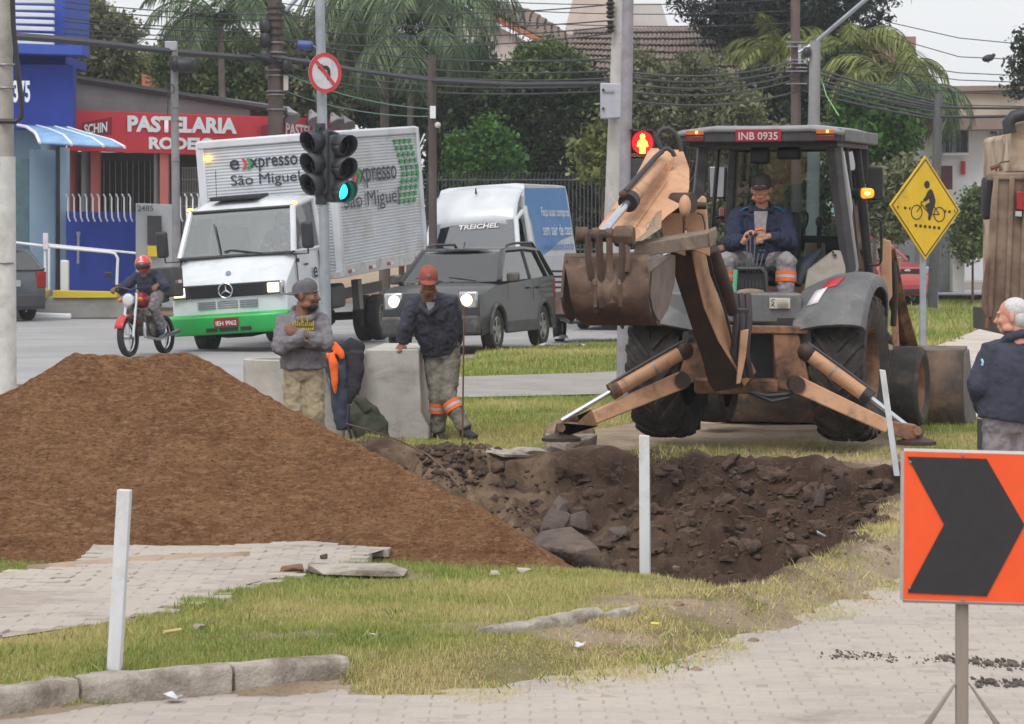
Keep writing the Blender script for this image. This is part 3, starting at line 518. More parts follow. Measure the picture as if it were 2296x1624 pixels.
# ------------------------------------------------------------------ buildings behind
def W4(mb, uL, uR, tL, bL, tR, bR, YL, YR, th=0.3):
    """an upright slab whose front corners show at the given rows; it runs back by th"""
    return mb.poly3([P(uL, bL, YL), P(uR, bR, YR), P(uR, tR, YR), P(uL, tL, YL)], (0, th, 0))
def plaster(name, c, **k): return mat(name, c, tuple(x * 0.86 for x in c), 0.85, sc=k.pop('sc', 1.2), bump=0.25, bsc=30, **k)
def wall(name, par, m, *a, th=0.3, bev=0.01): b = MB(); W4(b, *a, th=th); return mk(name, b, m, par, bev=bev, sm=0)
BLUE = plaster('blue_paint', S(62, 88, 178)); DBLUE = plaster('deep_blue_paint', S(44, 66, 156)); LBLUE = plaster('pale_blue_paint', S(158, 184, 206)); WHITE = plaster('white_paint', S(232, 234, 238)); GREYW = plaster('grey_render', S(168, 170, 174), dirt=S(140, 140, 142), dsc=0.9)
RED = plaster('red_fascia', S(206, 62, 72)); SALMON = plaster('salmon_paint', S(212, 122, 112)); DARKG = mat('dark_opening', S(58, 56, 60), S(44, 42, 46), 0.7); FIBRE = plaster('fibre_cement', S(132, 130, 132), dirt=S(104, 102, 104), dsc=0.8)
b_ = thing('blue_shop', 'blue painted shop building with white louvres and a pale blue awning', 'building', G(60, 704))
wall('upper_wall', b_, BLUE, -250, 147, -120, 102, -120, 110, 70, 70.6, th=4)
wall('ledge', b_, BLUE, -250, 185, 88, 113, 104, 124, 69.0, 69.6, th=1.0)
wall('fascia', b_, DBLUE, -250, 164, 140, 285, 146, 292, 69.6, 70.2, th=0.5)
wall('ledge_soffit', b_, DBLUE, -250, 147, 114, 139, 124, 145, 69.9, 70.5, th=3.5)
wall('wall', b_, LBLUE, -250, 92, 287, 700, 292, 700, 70.4, 71.0, th=4)
wall('wall', b_, LBLUE, 66, 123, 335, 655, 338, 655, 70.0, 70.35, th=0.3)
wall('corner_pillar', b_, LBLUE, 134, 148, 330, 660, 331, 660, 69.8, 69.9, th=0.6)
wall('downpipe', b_, DARKG, 125, 133, 330, 650, 331, 650, 69.7, 69.75, th=0.12)
wall('doorway', b_, mat('teal_shade', S(96, 120, 128), S(80, 104, 112), 0.6), 33, 66, 354, 640, 356, 640, 70.2, 70.25, th=0.12)
for i in range(8): wall('louvre', b_, WHITE, 30, 120, -18 + i * 15.2, -8.5 + i * 15.2, -16 + i * 15.5, -7.5 + i * 15.5, 69.7, 70.1, th=0.2)
text('375', WHITE, b_, P(30, 231, 69.5), (1, 0, 0), (0, 0, 1), 38 * 69.5 / F, 50 * 69.5 / F, 0.03, depth=0.03)
b = MB(); aw = []
for i in range(9):
    k = i / 8; aw.append([P(40 + 112 * k, 284 + 6 * k, 69.9), P(60 + 130 * k, 288 + 14 * k, 69.2), P(80 + 170 * k, 302 + 16 * k, 68.2), P(90 + 190 * k, 324 + 10 * k, 67.6)])
b.grid(aw); o = mk('awning', b, mat('awning_blue', S(140, 178, 216), S(112, 152, 198), 0.45, sc=3), b_, sm=60); o.modifiers.new('thick', 'SOLIDIFY').thickness = 0.05
for i in (0, 3, 6, 8): b = MB(); b.tube([q + Vector((0, -0.02, 0.03)) for q in aw[i]], 0.035, 6); mk('awning_rib', b, WHITE, b_)
# snack bar
s_ = thing('snack_bar', 'red fronted snack bar with white lettering under a grey gable', 'building', G(380, 690))
wall('gable', s_, FIBRE, 164, 560, 182, 252, 244, 262, 72.4, 75.4, th=6)
b = MB(); b.tube([P(150, 174, 72.2), P(640, 250, 76)], 0.09, 6); mk('gutter', b, mat('black_gutter', S(60, 58, 62), None, 0.6), s_)
b = MB(); b.poly3([P(160, 176, 72.3), P(660, 254, 76.2), P(650, 240, 82), P(160, 172, 82)], (0, 0, -0.06)); mk('roof', b, FIBRE, s_, sm=0)
fas = wall('fascia', s_, RED, 150, 600, 247, 338, 262, 352, 72.0, 75.3, th=0.25)
wall('side_fascia', s_, RED, 602, 762, 262, 352, 268, 340, 75.4, 84, th=0.25)
wall('back_wall', s_, mat('dim_wall', S(120, 106, 106), S(92, 84, 86), 0.8, sc=1), 150, 620, 340, 640, 350, 640, 76.5, 79, th=0.3)
for u0, u1, m_ in ((148, 170, SALMON), (203, 222, SALMON), (358, 376, SALMON), (182, 202, GREYW), (345, 357, GREYW)): wall('column', s_, m_, u0, u1, 338, 640, 338, 640, 73.6, 73.8, th=0.35)
wall('doorway', s_, DARKG, 404, 450, 348, 640, 350, 640, 75.6, 76, th=0.1); wall('window', s_, DARKG, 224, 344, 362, 560, 362, 560, 75.6, 76.2, th=0.1); wall('window', s_, DARKG, 171, 181, 346, 600, 346, 600, 75.0, 75.1, th=0.1)
GRILLE = mat('pale_bars', S(170, 166, 160), None, 0.6)
for i in range(13): u = 408 + i * 3.7; wall('grille_bar', s_, GRILLE, u, u + 1.5, 375, 520, 375, 520, 75.0, 75.0, th=0.03)
for i in range(9): u = 232 + i * 13; wall('grille_bar', s_, GRILLE, u, u + 1.6, 362, 520, 362, 520, 75.0, 75.0, th=0.03)
for v in (376, 402, 432, 462): wall('grille_rail', s_, GRILLE, 406, 456, v, v + 2, v, v + 2, 74.98, 74.98, th=0.02)
ex = (P(600, 300, 75.3) - P(150, 300, 72)); ex.z = 0
def onf(u, v, Yoff=0.04): k = (u - 150) / 450; return P(u, v, 72 + 3.3 * k - Yoff)
text('PASTELARIA', WHITE, s_, onf(284, 296), ex, (0, 0, 1), (onf(530, 0) - onf(284, 0)).xy.length, 37 * 73 / F, 0.05, depth=0.03)
text('RODEIO', WHITE, s_, onf(332, 335), ex, (0, 0, 1), (onf(480, 0) - onf(332, 0)).xy.length, 28 * 73 / F, 0.05, depth=0.03)
o = wall('logo_panel', s_, mat('crimson', S(140, 26, 44)), 184, 250, 276, 306, 262, 303, 71.9, 72.25, th=0.1)
text('SCHIN', WHITE, s_, P(186, 303, 71.85), ex + Vector((0, 0, 0.7)), (0, 0, 1), 60 * 72 / F, 23 * 72 / F, 0.03, depth=0.05)
ex2 = P(762, 300, 84) - P(602, 300, 75.4); ex2.z = 0; ex2n = ex2.normalized()
text('PASTELARIA', WHITE, s_, P(636, 303, 77.0) + Vector((0, -0.1, 0)), ex2, Vector((0, 0, 1)), 5.2, 0.30, 0.03, depth=0.06)
o = wall('logo_panel', s_, mat('crimson', S(140, 26, 44)), 585, 612, 283, 308, 276, 306, 75.0, 75.3, th=0.06)
for i, u in enumerate((648, 700, 748, 772)):
    b = MB(); q = P(u, 256 + i * 6, 78 + i * 2.6); b.cyl(q, q + Vector((0, -0.9, 0.1)), 0.03, n=6); b.lathe([(0.05, 0), (0.09, 0.1), (0.22, 0.34), (0.2, 0.36)], q + Vector((0, -0.75, 0.12)), (0.4, -0.5, -0.8), 12); mk('flood_lamp', b, mat('lamp_grey', S(150, 150, 154), None, 0.4), s_)
g_ = wall('pink_wall', None, SALMON, 318, 470, 166, 680, 214, 680, 92, 92, th=0.4); tag(g_, 'pink rendered wall end above the snack bar roof', 'wall')
# forecourt of the blue shop: retaining wall, ramp, fence wall, rails
o = wall('retaining_wall', None, plaster('stained_concrete', S(150, 148, 144), dirt=S(112, 112, 104), dsc=0.8, sc=2), -200, 300, 672, 714, 668, 713, 67.6, 67.6, th=3.0); tag(o, 'low stained concrete retaining wall with a yellow painted top edge', 'wall')
YEL = plaster('yellow_paint', S(214, 186, 50))
wall('painted_edge', o, YEL, 90, 104, 651, 668, 651, 668, 67.55, 67.55, th=0.5); wall('painted_edge', o, YEL, 118, 262, 652, 669, 655, 668, 67.55, 67.55, th=0.5)
o = wall('wheel_stop', None, WHITE, 62, 158, 701, 715, 704, 715, 66.8, 66.8, th=0.2, bev=0.03); tag(o, 'white concrete wheel stop behind the parked hatchback', 'wheel stop')
o = wall('fence_wall', None, DBLUE, 148, 304, 474, 672, 478, 672, 69.6, 69.6, th=0.2); tag(o, 'deep blue boundary wall topped by white curled spikes', 'wall')
for i in range(22):
    u = 152 + i * 14.0; Yp = 69.3
    if 300 < u < 400: continue
    b = MB(); b.tube([P(u + 5, 497, Yp), P(u + 1, 488, Yp - 0.05), P(u, 470, Yp - 0.02), P(u, 444, Yp), P(u - 4, 436, Yp - 0.08)], 0.018, 5); mk('spike', b, WHITE, o)
o = wall('pillar', None, GREYW, 304, 397, 456, 690, 459, 690, 69.0, 69.2, th=0.5); tag(o, 'grey gate pillar with house number and meter window', 'pillar')
wall('meter_window', o, DARKG, 330, 362, 484, 549, 484, 549, 68.93, 68.95, th=0.05); wall('notice', o, YEL, 331, 359, 552, 576, 552, 576, 68.92, 68.95, th=0.05)
text('2485', mat('ink', S(70, 72, 80)), o, P(308, 474, 68.98), (1, 0, 0), (0, 0, 1), 36 * 69 / F, 13 * 69 / F, 0.02, depth=0.02)
r_ = thing('handrail', 'white tubular handrail of the ramp before the blue wall', 'handrail', G(180, 706)); Yr = 67.9
b = MB(); b.tube([P(30, 544, Yr), P(108, 553, Yr), P(246, 566, Yr), P(258, 569, Yr), P(264, 580, Yr), P(263, 600, Yr), P(261, 664, Yr)], 0.03, 8); mk('rail', b, WHITE, r_)
b = MB(); b.tube([P(108, 549, Yr + 0.9), P(304, 568, Yr + 0.9)], 0.026, 8); mk('rail', b, WHITE, r_)
for u, v in ((101, 545), (110, 548)): b = MB(); b.cyl(P(u, v, Yr + (u - 101) * 0.1), P(u, 650, Yr + (u - 101) * 0.1), 0.03, n=8); mk('post', b, WHITE, r_)
wall('notice_board', r_, mat('notice', S(226, 214, 220)), 96, 108, 523, 560, 523, 560, Yr - 0.08, Yr - 0.08, th=0.04)
o = wall('bollard', None, WHITE, 135, 153, 583, 668, 584, 668, 68.3, 68.3, th=0.18, bev=0.03); tag(o, 'short white bollard beside the ramp', 'bollard')
b = MB(); b.cyl(P(176, 528, 69.45), P(175, 592, 69.45), 0.03, n=8); b.cyl(P(176, 520, 69.45), P(176, 528, 69.45), 0.045, n=8); mk('wall_lamp', b, mat('lamp_grey', S(150, 150, 154)), label='slim lamp tube fixed to the deep blue wall', cat='lamp')
# houses with tiled roofs
TILE = mat('old_tiles', S(132, 114, 104), S(100, 88, 82), 0.9, sc=3, bump=0.4, dirt=S(84, 77, 72), dsc=1.2); OR = plaster('orange_verge', S(206, 120, 88)); CREAM = plaster('cream', S(206, 198, 188)); BEIGE = plaster('beige_tower', S(192, 176, 166), dirt=S(168, 152, 142), dsc=0.6)
def tiled(par, tl, tr, bl, br, n, rows):
    """a roof slope of barrel tiles: n columns, each a run of overlapping half rounds"""
    tl, tr, bl, br = map(Vector, (tl, tr, bl, br)); b = MB()
    for i in range(n):
        a0, a1 = tl.lerp(tr, i / n), tl.lerp(tr, (i + 1) / n); c0, c1 = bl.lerp(br, i / n), bl.lerp(br, (i + 1) / n)
        for r_i in range(rows):
            k0, k1 = r_i / rows, (r_i + 1.08) / rows; p0, p1, q0, q1 = a0.lerp(c0, k0), a1.lerp(c1, k0), a0.lerp(c0, k1), a1.lerp(c1, k1); lift = Vector((0, -0.02, 0.05)); g = []
            for (e0, e1, z0) in ((p0, p1, 0.0), (q0, q1, 0.06)):
                g.append([e0.lerp(e1, s) + Vector((0, -0.3, 1)) * ((e1 - e0).length * 0.36 * math.sin(math.pi * s) + z0 + random.uniform(-.01, .01)) for s in (0, 0.25, 0.5, 0.75, 1.0)])
            b.grid(g)
    d_ = MB(); dn = Vector((0, 0.05, -0.06)); d_.poly3([tl + dn, tr + dn, br + dn, bl + dn], (0, 0.04, -0.05)); mk('roof_deck', d_, TILE, par, sm=0)
    o = mk('roof_tiles', b, TILE, par, kind='stuff', sm=60); return o
h = thing('tiled_house', 'white gabled house with old brown roof and orange verge', 'house', G(1170, 640))
b = MB(); b.poly3([P(1060, 30, 95), P(1215, 112, 95), P(1215, 700, 95), P(1020, 700, 95), P(1020, 20, 95)], (0, 6, 0)); mk('wall', b, CREAM, h, sm=0)
b = MB(); b.poly3([P(1066, 12, 94.6), P(1240, 100, 94.6), P(1240, 110, 94.6), P(1062, 24, 94.6)], (0, 0.5, 0)); mk('verge_board', b, OR, h, sm=0)
tiled(h, P(1072, 10, 95), P(1190, 40, 99), P(1250, 106, 94.7), P(1330, 128, 98), 6, 10)
h = thing('tiled_house', 'house with broad brown barrel tile roof below the beige water tower', 'house', G(1450, 640))
wall('wall', h, plaster('pink_house', S(186, 150, 140)), 1190, 1780, 190, 700, 190, 700, 88, 88, th=8)
tiled(h, P(1286, 68, 96), P(1500, 62, 96), P(1240, 175, 88), P(1500, 205, 86.5), 24, 9); tiled(h, P(1500, 62, 96), P(1690, 56, 96), P(1500, 205, 86.5), P(1790, 205, 86.5), 26, 9)
b = MB(); b.poly3([P(1190, 140, 87), P(1250, 172, 87), P(1345, 215, 87), P(1345, 232, 87), P(1190, 160, 87)], (0, 0.5, 0)); mk('verge_board', b, plaster('dull_pink', S(168, 120, 112)), h, sm=0)
h = thing('water_tower', 'beige concrete tower block tapering upward above the tiled roof', 'tower', G(1390, 640))
b = MB(); b.rings([[P(1250, 130, 100), P(1405, 130, 100), P(1405, 130, 105), P(1250, 130, 105)], [P(1284, -2, 100.6), P(1392, -2, 100.6), P(1392, -2, 104.5), P(1284, -2, 104.5)]]); mk('tower', b, BEIGE, h, sm=0)
b = MB(); b.rings([[P(1392, 130, 101), P(1520, 130, 101), P(1520, 130, 105), P(1392, 130, 105)], [P(1394, 8, 101.4), P(1482, 8, 101.4), P(1482, 8, 104.5), P(1394, 8, 104.5)]]); mk('tower', b, plaster('grey_beige', S(190, 184, 180), dirt=S(160, 152, 146), dsc=0.6), h, sm=0)
wall('wall', h, BEIGE, 1270, 1480, 120, 700, 120, 700, 102, 102, th=2.5)
o = wall('rooftop_block', None, plaster('brick_pink', S(158, 126, 118)), 1955, 2053, 84, 700, 82, 700, 100, 100, th=4); tag(o, 'plain brick pink block rising behind the palms', 'building')
b = MB(); b.cyl(P(1977, 40, 100), P(1975, 84, 100), 0.02, n=5); mk('antenna', b, mat('lamp_grey', S(150, 150, 154)), o)
# white house on the right
h = thing('white_house', 'white two storey house with grey brown roof and sign writing', 'house', G(2200, 632))
HW = plaster('house_white', S(238, 240, 244)); 
wall('wall', h, HW, 1960, 2420, 285, 640, 285, 640, 84, 84, th=7); wall('eaves', h, plaster('roof_brown', S(146, 130, 122)), 2070, 2420, 262, 292, 256, 290, 83, 83, th=3)
wall('parapet', h, plaster('old_cream', S(196, 182, 166), dirt=S(150, 138, 128), dsc=0.7), 2070, 2420, 205, 262, 198, 256, 83.6, 83.6, th=5); wall('coping', h, plaster('roof_brown', S(146, 130, 122)), 2065, 2420, 194, 207, 190, 200, 83.4, 83.4, th=5.4)
wall('window', h, mat('pane_dim', S(176, 180, 190), None, 0.3), 2113, 2172, 276, 345, 276, 345, 83.9, 83.9, th=0.1)
GR = mat('iron_grille', S(74, 82, 94), None, 0.5)
for u in (2121, 2126, 2131, 2145, 2150, 2155, 2160, 2164, 2168):
    b = MB(); b.tube([P(u, 276, 83.7), P(u + (1.5 if u % 2 else -1.5), 295, 83.7), P(u, 310, 83.7), P(u + (1.5 if u % 2 else -1.5), 325, 83.7), P(u, 342, 83.7)], 0.025, 5); mk('grille_bar', b, GR, h)
wall('sill', h, WHITE, 2113, 2172, 343, 349, 343, 349, 83.6, 83.6, th=0.2)
INK = mat('sign_ink', S(96, 108, 132), None, 0.8)
exh = Vector((1, 0, 0))
text('TRANSPORTES', INK, h, P(2219, 330, 83.9), (1, 0, 0), (0, 0, 1), 95 * 84 / F, 35 * 84 / F, 0.01, depth=0.03); text('Nacional', INK, h, P(2222, 375, 83.9), (1, 0, 0), (0, 0, 1), 80 * 84 / F, 34 * 84 / F, 0.01, depth=0.03, shear=0.2); text('LTDA', INK, h, P(2220, 402, 83.9), (1, 0, 0), (0, 0, 1), 50 * 84 / F, 18 * 84 / F, 0.01, depth=0.03)
b = MB(); b.prism([(-0.24, 0)] + [(0.24 * math.cos(math.pi - i * math.pi / 10), 1.0 + 0.34 * math.sin(i * math.pi / 10)) for i in range(11)] + [(0.24, 0)], P(2190, 545, 83.85), (1, 0, 0), (0, 0, 1), (0, 0.1, 0)); mk('arched_doorway', b, DARKG, h, sm=0)
b = MB(); arc = [P(2190, 545, 83.8) + Vector((0.28 * math.cos(math.pi - i * math.pi / 12), 0, 1.0 + 0.4 * math.sin(i * math.pi / 12))) for i in range(13)]; b.tube(arc, 0.05, 6); mk('arch_moulding', b, GREYW, h)
wall('red_notice', h, mat('crimson2', S(200, 60, 66)), 2154, 2164, 362, 392, 362, 392, 83.9, 83.9, th=0.05); wall('dark_panel', h, mat('maroon', S(96, 58, 64)), 2010, 2135, 372, 425, 372, 425, 82.6, 82.6, th=0.2)
o = wall('sheet_gate', None, mat('gate_grey', S(146, 152, 154), S(126, 132, 134), 0.6, sc=2), 1960, 2140, 500, 660, 505, 655, 80, 80, th=0.1); tag(o, 'grey sheet metal gate behind the cyclist warning sign', 'gate')
for i in range(14): u = 2052 + i * 6.4; wall('rib', o, mat('gate_grey', S(146, 152, 154)), u, u + 1.6, 505, 655, 505, 655, 79.95, 79.95, th=0.05)
o = wall('gate_post', None, WHITE, 2135, 2162, 470, 655, 470, 655, 79.5, 79.5, th=0.5); tag(o, 'white stone gate post beside the sheet metal gate', 'post')
o = wall('street_edge', None, plaster('pavement_pale', S(188, 182, 178)), 1950, 2500, 634, 652, 628, 646, 82, 82, th=8); tag(o, None, None, None, 'structure'); 
# ------------------------------------------------------------------ poles, cables
WOOD = mat('tarred_pole', S(92, 82, 78), S(68, 60, 58), 0.9, sc=3, bump=0.4, sx=(1, 1, 0.2)); CONCP = mat('pole_concrete', S(172, 170, 164), S(146, 143, 138), 0.9, sc=3, bump=0.4, dirt=S(118, 114, 108), dsc=2.2); GALV = mat('galvanised', S(168, 176, 184), S(150, 158, 168), 0.45, 0.6, sc=5, dirt=S(136, 140, 146), dsc=3)
BLK = mat('black_plastic', S(44, 44, 48), S(34, 34, 38), 0.5); WCAB = mat('cable', S(60, 60, 66), None, 0.7); STEEL = mat('band_steel', S(150, 148, 150), None, 0.5, 0.5)
def pole(name, label, u0, v0, u1, v1, Y, r0, r1, m, n=12, gnd=True):
    t_ = thing(name, label, 'pole', P(u0, v0, Y)); b = MB(); b.cyl(P(u0, v0, Y), P(u1, v1, Y), r0, r1, n); mk('shaft', b, m, t_); return t_
pl = pole('utility_pole', 'tall weathered concrete pole with black conduit beside the sand heap', 11, 892, 5, -60, 37, 0.135, 0.115, CONCP)
b = MB(); b.cyl(P(11, 892, 37), P(9, 352, 37), 0.139, 0.132, 12); mk('painted_band', b, mat('whitewash', S(206, 206, 204), S(186, 186, 184), 0.85, dirt=S(160, 158, 152), dsc=3), pl)
b = MB(); b.tube([P(26, -60, 36.8), P(30, 60, 36.8), P(38, 140, 36.8), P(46, 210, 36.8), P(49, 250, 36.8), P(46, 265, 36.8), P(36, 273, 36.8), P(0, 272, 36.8)], 0.03, 8); mk('conduit', b, BLK, pl)
for v in (145, 197, 275, 590): b = MB(); b.tube([P(10 + 22 * math.cos(a), v, 37 + 0.145 * math.sin(a)) + Vector((0, 0, 0)) for a in [i * 0.5236 for i in range(13)]], 0.012, 5); mk('band', b, STEEL, pl)
pl = pole('utility_pole', 'brown ringed concrete power pole rising behind the box truck', 620, 700, 616, -60, 74, 0.20, 0.16, mat('brown_pole', S(104, 90, 84), S(80, 70, 66), 0.9, sc=2.5, bump=0.4))
for v in (18, 32, 46, 62, 78, 96, 118, 128, 158, 170, 205, 213, 246): b = MB(); b.lathe([(0.19, -0.02), (0.215, -0.015), (0.215, 0.015), (0.19, 0.02)], P(618, v, 74), n=12); mk('ring', b, STEEL if v > 90 else BLK, pl)
b = MB(); b.box(P(641, 183, 73.9), (0.1, 0.15, 0.42)); mk('plate', b, CREAM, pl)
for v, d_ in ((60, -1), (90, -1), (130, -1), (150, 1)): b = MB(); b.ell(P(618 + d_ * 24, v, 73.8), (0.14, 0.12, 0.2)); mk('insulator', b, BLK, pl)
b = MB(); b.tube([P(640, 25, 74), P(700, -40, 74)], 0.05, 8); mk('lamp_arm', b, GALV, pl)
pl = pole('utility_pole', 'slim grey pole with black floodlight in front of the snack bar', 397, 690, 390, 95, 66, 0.095, 0.075, mat('grey_pole', S(150, 146, 146), S(116, 116, 122), 0.85, sc=2))
b = MB(); b.ell(P(393, 143, 65.8), (0.14, 0.16, 0.17)); b.lathe([(0.1, 0), (0.16, 0.04), (0.16, 0.32), (0.12, 0.36)], P(398, 146, 65.8), (1, -0.2, -0.05), 14); mk('floodlight', b, BLK, pl, sm=50)
b = MB(); b.box(P(384, 104, 66), (0.25, 0.2, 0.2)); mk('junction_box', b, GREYW, pl, bev=0.02)
b = MB(); b.tube([P(378, 200, 65.8), P(375, 260, 65.8)], 0.014, 6); b.tube([P(383 + 8 * math.cos(i * 0.52), 200 + 10 * math.sin(i * 0.52), 65.85) for i in range(13)], 0.013, 5); mk('cable_coil', b, WCAB, pl)
for v in (240, 270, 360): b = MB(); b.lathe([(0.085, -0.012), (0.1, -0.01), (0.1, 0.01), (0.085, 0.012)], P(393, v, 66), n=12); mk('band', b, STEEL, pl)
pl = pole('utility_pole', 'dark wooden pole standing among the hedge behind the van', 971, 690, 968, 125, 62, 0.085, 0.075, WOOD); b = MB(); b.box(P(970, 252, 61.88), (0.11, 0.05, 0.24)); mk('plate', b, WHITE, pl); b = MB(); b.ell(P(981, 281, 61.9), 0.06); mk('insulator', b, CREAM, pl)
b = MB(); b.cyl(P(985, 290, 61.5), P(985, 290, 62.5), 0.01, n=5); mk('bracket', b, STEEL, pl)
pl = pole('utility_pole', 'white concrete pole carrying a grey control box behind the pedestrian signal', 1366, 690, 1389, -60, 58, 0.165, 0.10, mat('pale_pole', S(196, 192, 190), S(172, 168, 166), 0.85, sc=2, dirt=S(150, 146, 142)))
b = MB(); W4(b, 1346, 1393, 186, 267, 188, 265, 57.5, 57.5, th=0.3); bx = mk('control_box', b, mat('box_grey', S(176, 176, 188), S(164, 164, 176), 0.5), pl, bev=0.02); b = MB(); b.box(P(1366, 205, 57.48), (0.16, 0.02, 0.04)); mk('label_plate', b, GREYW, bx)
for v in (202, 244): b = MB(); b.cyl(P(1352, v, 57.5), P(1352, v, 57.45), 0.025, n=8); mk('bolt', b, BLK, bx)
for v in (8, 28, 60): b = MB(); b.lathe([(0.03, -0.12), (0.09, -0.08), (0.05, -0.04), (0.09, 0), (0.05, 0.04), (0.07, 0.1)], P(1368, v, 57.8), n=10); mk('insulator', b, BLK, pl)
b = MB(); b.ell(P(1353, 285, 58), (0.12, 0.1, 0.22)); mk('bird_nest_lump', b, BLK, pl) if False else None
pl = pole('street_lamp', 'grey street lamp post with slanting arm above the backhoe cab', 1818, 690, 1827, 92, 70, 0.155, 0.12, mat('lamp_post', S(148, 146, 148), S(128, 126, 130), 0.8, sc=2)); pl['category'] = 'street lamp'
b = MB(); b.tube([P(1832, 92, 70), P(1945, -4, 69.6)], 0.05, 8); mk('arm', b, GALV, pl); b = MB(); b.tube([P(1790, 118, 70), P(1822, 100, 70)], 0.045, 8); mk('arm', b, GALV, pl); b = MB(); b.ell(P(1808, 118, 69.9), (0.1, 0.1, 0.12)); mk('insulator', b, BLK, pl)
b = MB(); b.box(P(1792, 122, 70), (0.06, 0.06, 0.42)); mk('bracket', b, GALV, pl)
pl = pole('utility_pole', 'brown wooden power pole beside the araucaria', 1786, 690, 1782, -60, 76, 0.13, 0.11, mat('russet_pole', S(112, 94, 90), S(88, 76, 74), 0.9, sc=2, bump=0.3)); 
for v in (95, 105, 135, 142, 152, 160, 188): b = MB(); b.box(P(1785, v, 75.8), (0.5, 0.1, 0.03)); mk('band', b, STEEL, pl)
pl = pole('utility_pole', 'dark steel pole carrying cables before the white house', 2090, 690, 2104, 210, 74, 0.12, 0.10, mat('dark_pole', S(92, 92, 94), None, 0.7))
def cable(pts, r, label='thin drop wire between the two brown poles', m=WCAB):
    a, c = Vector(pts[0]), Vector(pts[-1]); 
    if len(pts) == 2:
        sag = (c - a).length * 0.012; pts = [a.lerp(c, i / 12) - Vector((0, 0, 4 * sag * (i / 12) * (1 - i / 12))) for i in range(13)]
    b = MB(); b.tube(pts, r, 5); return mk('overhead_cable', b, m, label=label, cat='cable', group='overhead cables')
cable([P(-60, 76, 50), P(120, 88, 58), P(240, 100, 62), P(380, 116, 66), P(500, 126, 70), P(560, 130, 73), P(616, 128, 74)], 0.07, 'thick black cable bundle running from the concrete pole to the brown pole')
cable([P(616, 128, 74), P(700, 140, 66), P(800, 158, 64), P(965, 180, 62), P(1150, 190, 60), P(1368, 188, 58)], 0.05, 'heavy cable bundle passing behind the no left turn sign')
cable([P(560, 122, 73), P(620, 138, 73.8), P(680, 140, 73.9)], 0.05, 'black cable loop at the brown pole')
for i, (v0, v1) in enumerate(((4, 34), (18, 46), (40, 66), (48, 72), (64, 84), (75, 92))): cable([P(140, v0, 70), P(616, v1, 74)], 0.014, 'thin cable strung from the blue shop to the brown pole behind the truck')
for i, (v0, v1) in enumerate(((6, 60), (30, 96), (60, 110), (88, 125))): cable([P(616, v0, 74), P(1378, v1 - 50, 58)], 0.013, 'thin high cable from the brown pole to the pole with the control box')
for v0, v1 in ((150, 192), (168, 204), (112, 160), (130, 176), (92, 132)): cable([P(640, v0, 74), P(1368, v1, 58)], 0.016, 'telephone cable crossing before the palms below the high cables')
for v0, v1 in ((165, 245), (205, 262)): cable([P(640, v0, 74), P(968, v1, 62)], 0.012, 'greenish wire running down to the dark wooden pole in the hedge', m=mat('green_wire', S(96, 128, 118), None, 0.6))
for v0, v1 in ((2, -2), (18, 24), (44, 52)): cable([P(1060, v0, 70), P(1780, v1, 76)], 0.011, 'fine wire against the sky before the tower block')
for v0, v1 in ((190, 150), (205, 165), (222, 178), (240, 205), (178, 135)): cable([P(1375, v0 - 20, 58), P(1785, v1, 76)], 0.022, 'dark cable between the control box pole and the pole by the araucaria')
for v0, v1 in ((150, 235), (165, 240), (178, 245), (186, 262), (140, 228), (200, 268), (172, 252)): cable([P(1785, v0, 76), P(2098, v1, 74)], 0.028, 'dark cable descending past the street lamp to the steel pole')
for v0, v1, r_ in ((262, 252, 0.035), (240, 238, 0.03)): cable([P(2098, v0, 74), P(2420, v1, 72)], r_, 'dark cable leaving the steel pole toward the rusty truck')
for v0, v1, v2 in ((92, 128, 140), (150, 164, 176), (170, 180, 190), (200, 208, 218), (228, 236, 242), (60, 86, 112)): cable([P(1990, v0 - 10, 80), P(2150, v1, 78), P(2420, v2, 76)], 0.012, 'fine wire against the sky above the white house')
cable([P(1690, 180, 76), P(1780, 60, 76)], 0.012); cable([P(1830, 158, 70), P(1845, 190, 70), P(1852, 215, 69), P(1880, 260, 66)], 0.012, 'bright green drop wire hanging by the araucaria', mat('lime_wire', S(110, 190, 90), None, 0.5))
b = MB(); q = P(2215, 131, 78); b.ell(q, (0.16, 0.08, 0.09), (0, R(-15), 0), 10, 6); b.ell(q + Vector((0.13, 0, 0.07)), 0.05, None, 8, 5); b.add([q + Vector((-0.1, -0.04, 0)), q + Vector((-0.1, 0.04, 0)), q + Vector((-0.3, 0, -0.04))], [(0, 1, 2)]); b.cyl(q, q + Vector((0, 0, -0.12)), 0.015, n=5); mk('bird', b, BLK, label='small dark bird perched on a wire before the pale sky', cat='bird')
# dark iron railing before the hedge
f_ = thing('iron_railing', 'dark iron railing with curled tips before the hedge', 'fence', G(1180, 735))
IRON = mat('iron', S(92, 92, 96), S(74, 74, 80), 0.6)
for i in range(52):
    u = 948 + i * 8.6; b = MB(); b.tube([P(u, 720, 75.4), P(u, 396, 75.4), P(u + 1, 389, 75.35), P(u + 3.5, 387, 75.3)], 0.013, 4); mk('bar', b, IRON, f_)
for v in (404, 560, 700): b = MB(); b.cyl(P(940, v, 75.42), P(1400, v, 75.42), 0.018, n=5); mk('rail', b, IRON, f_)
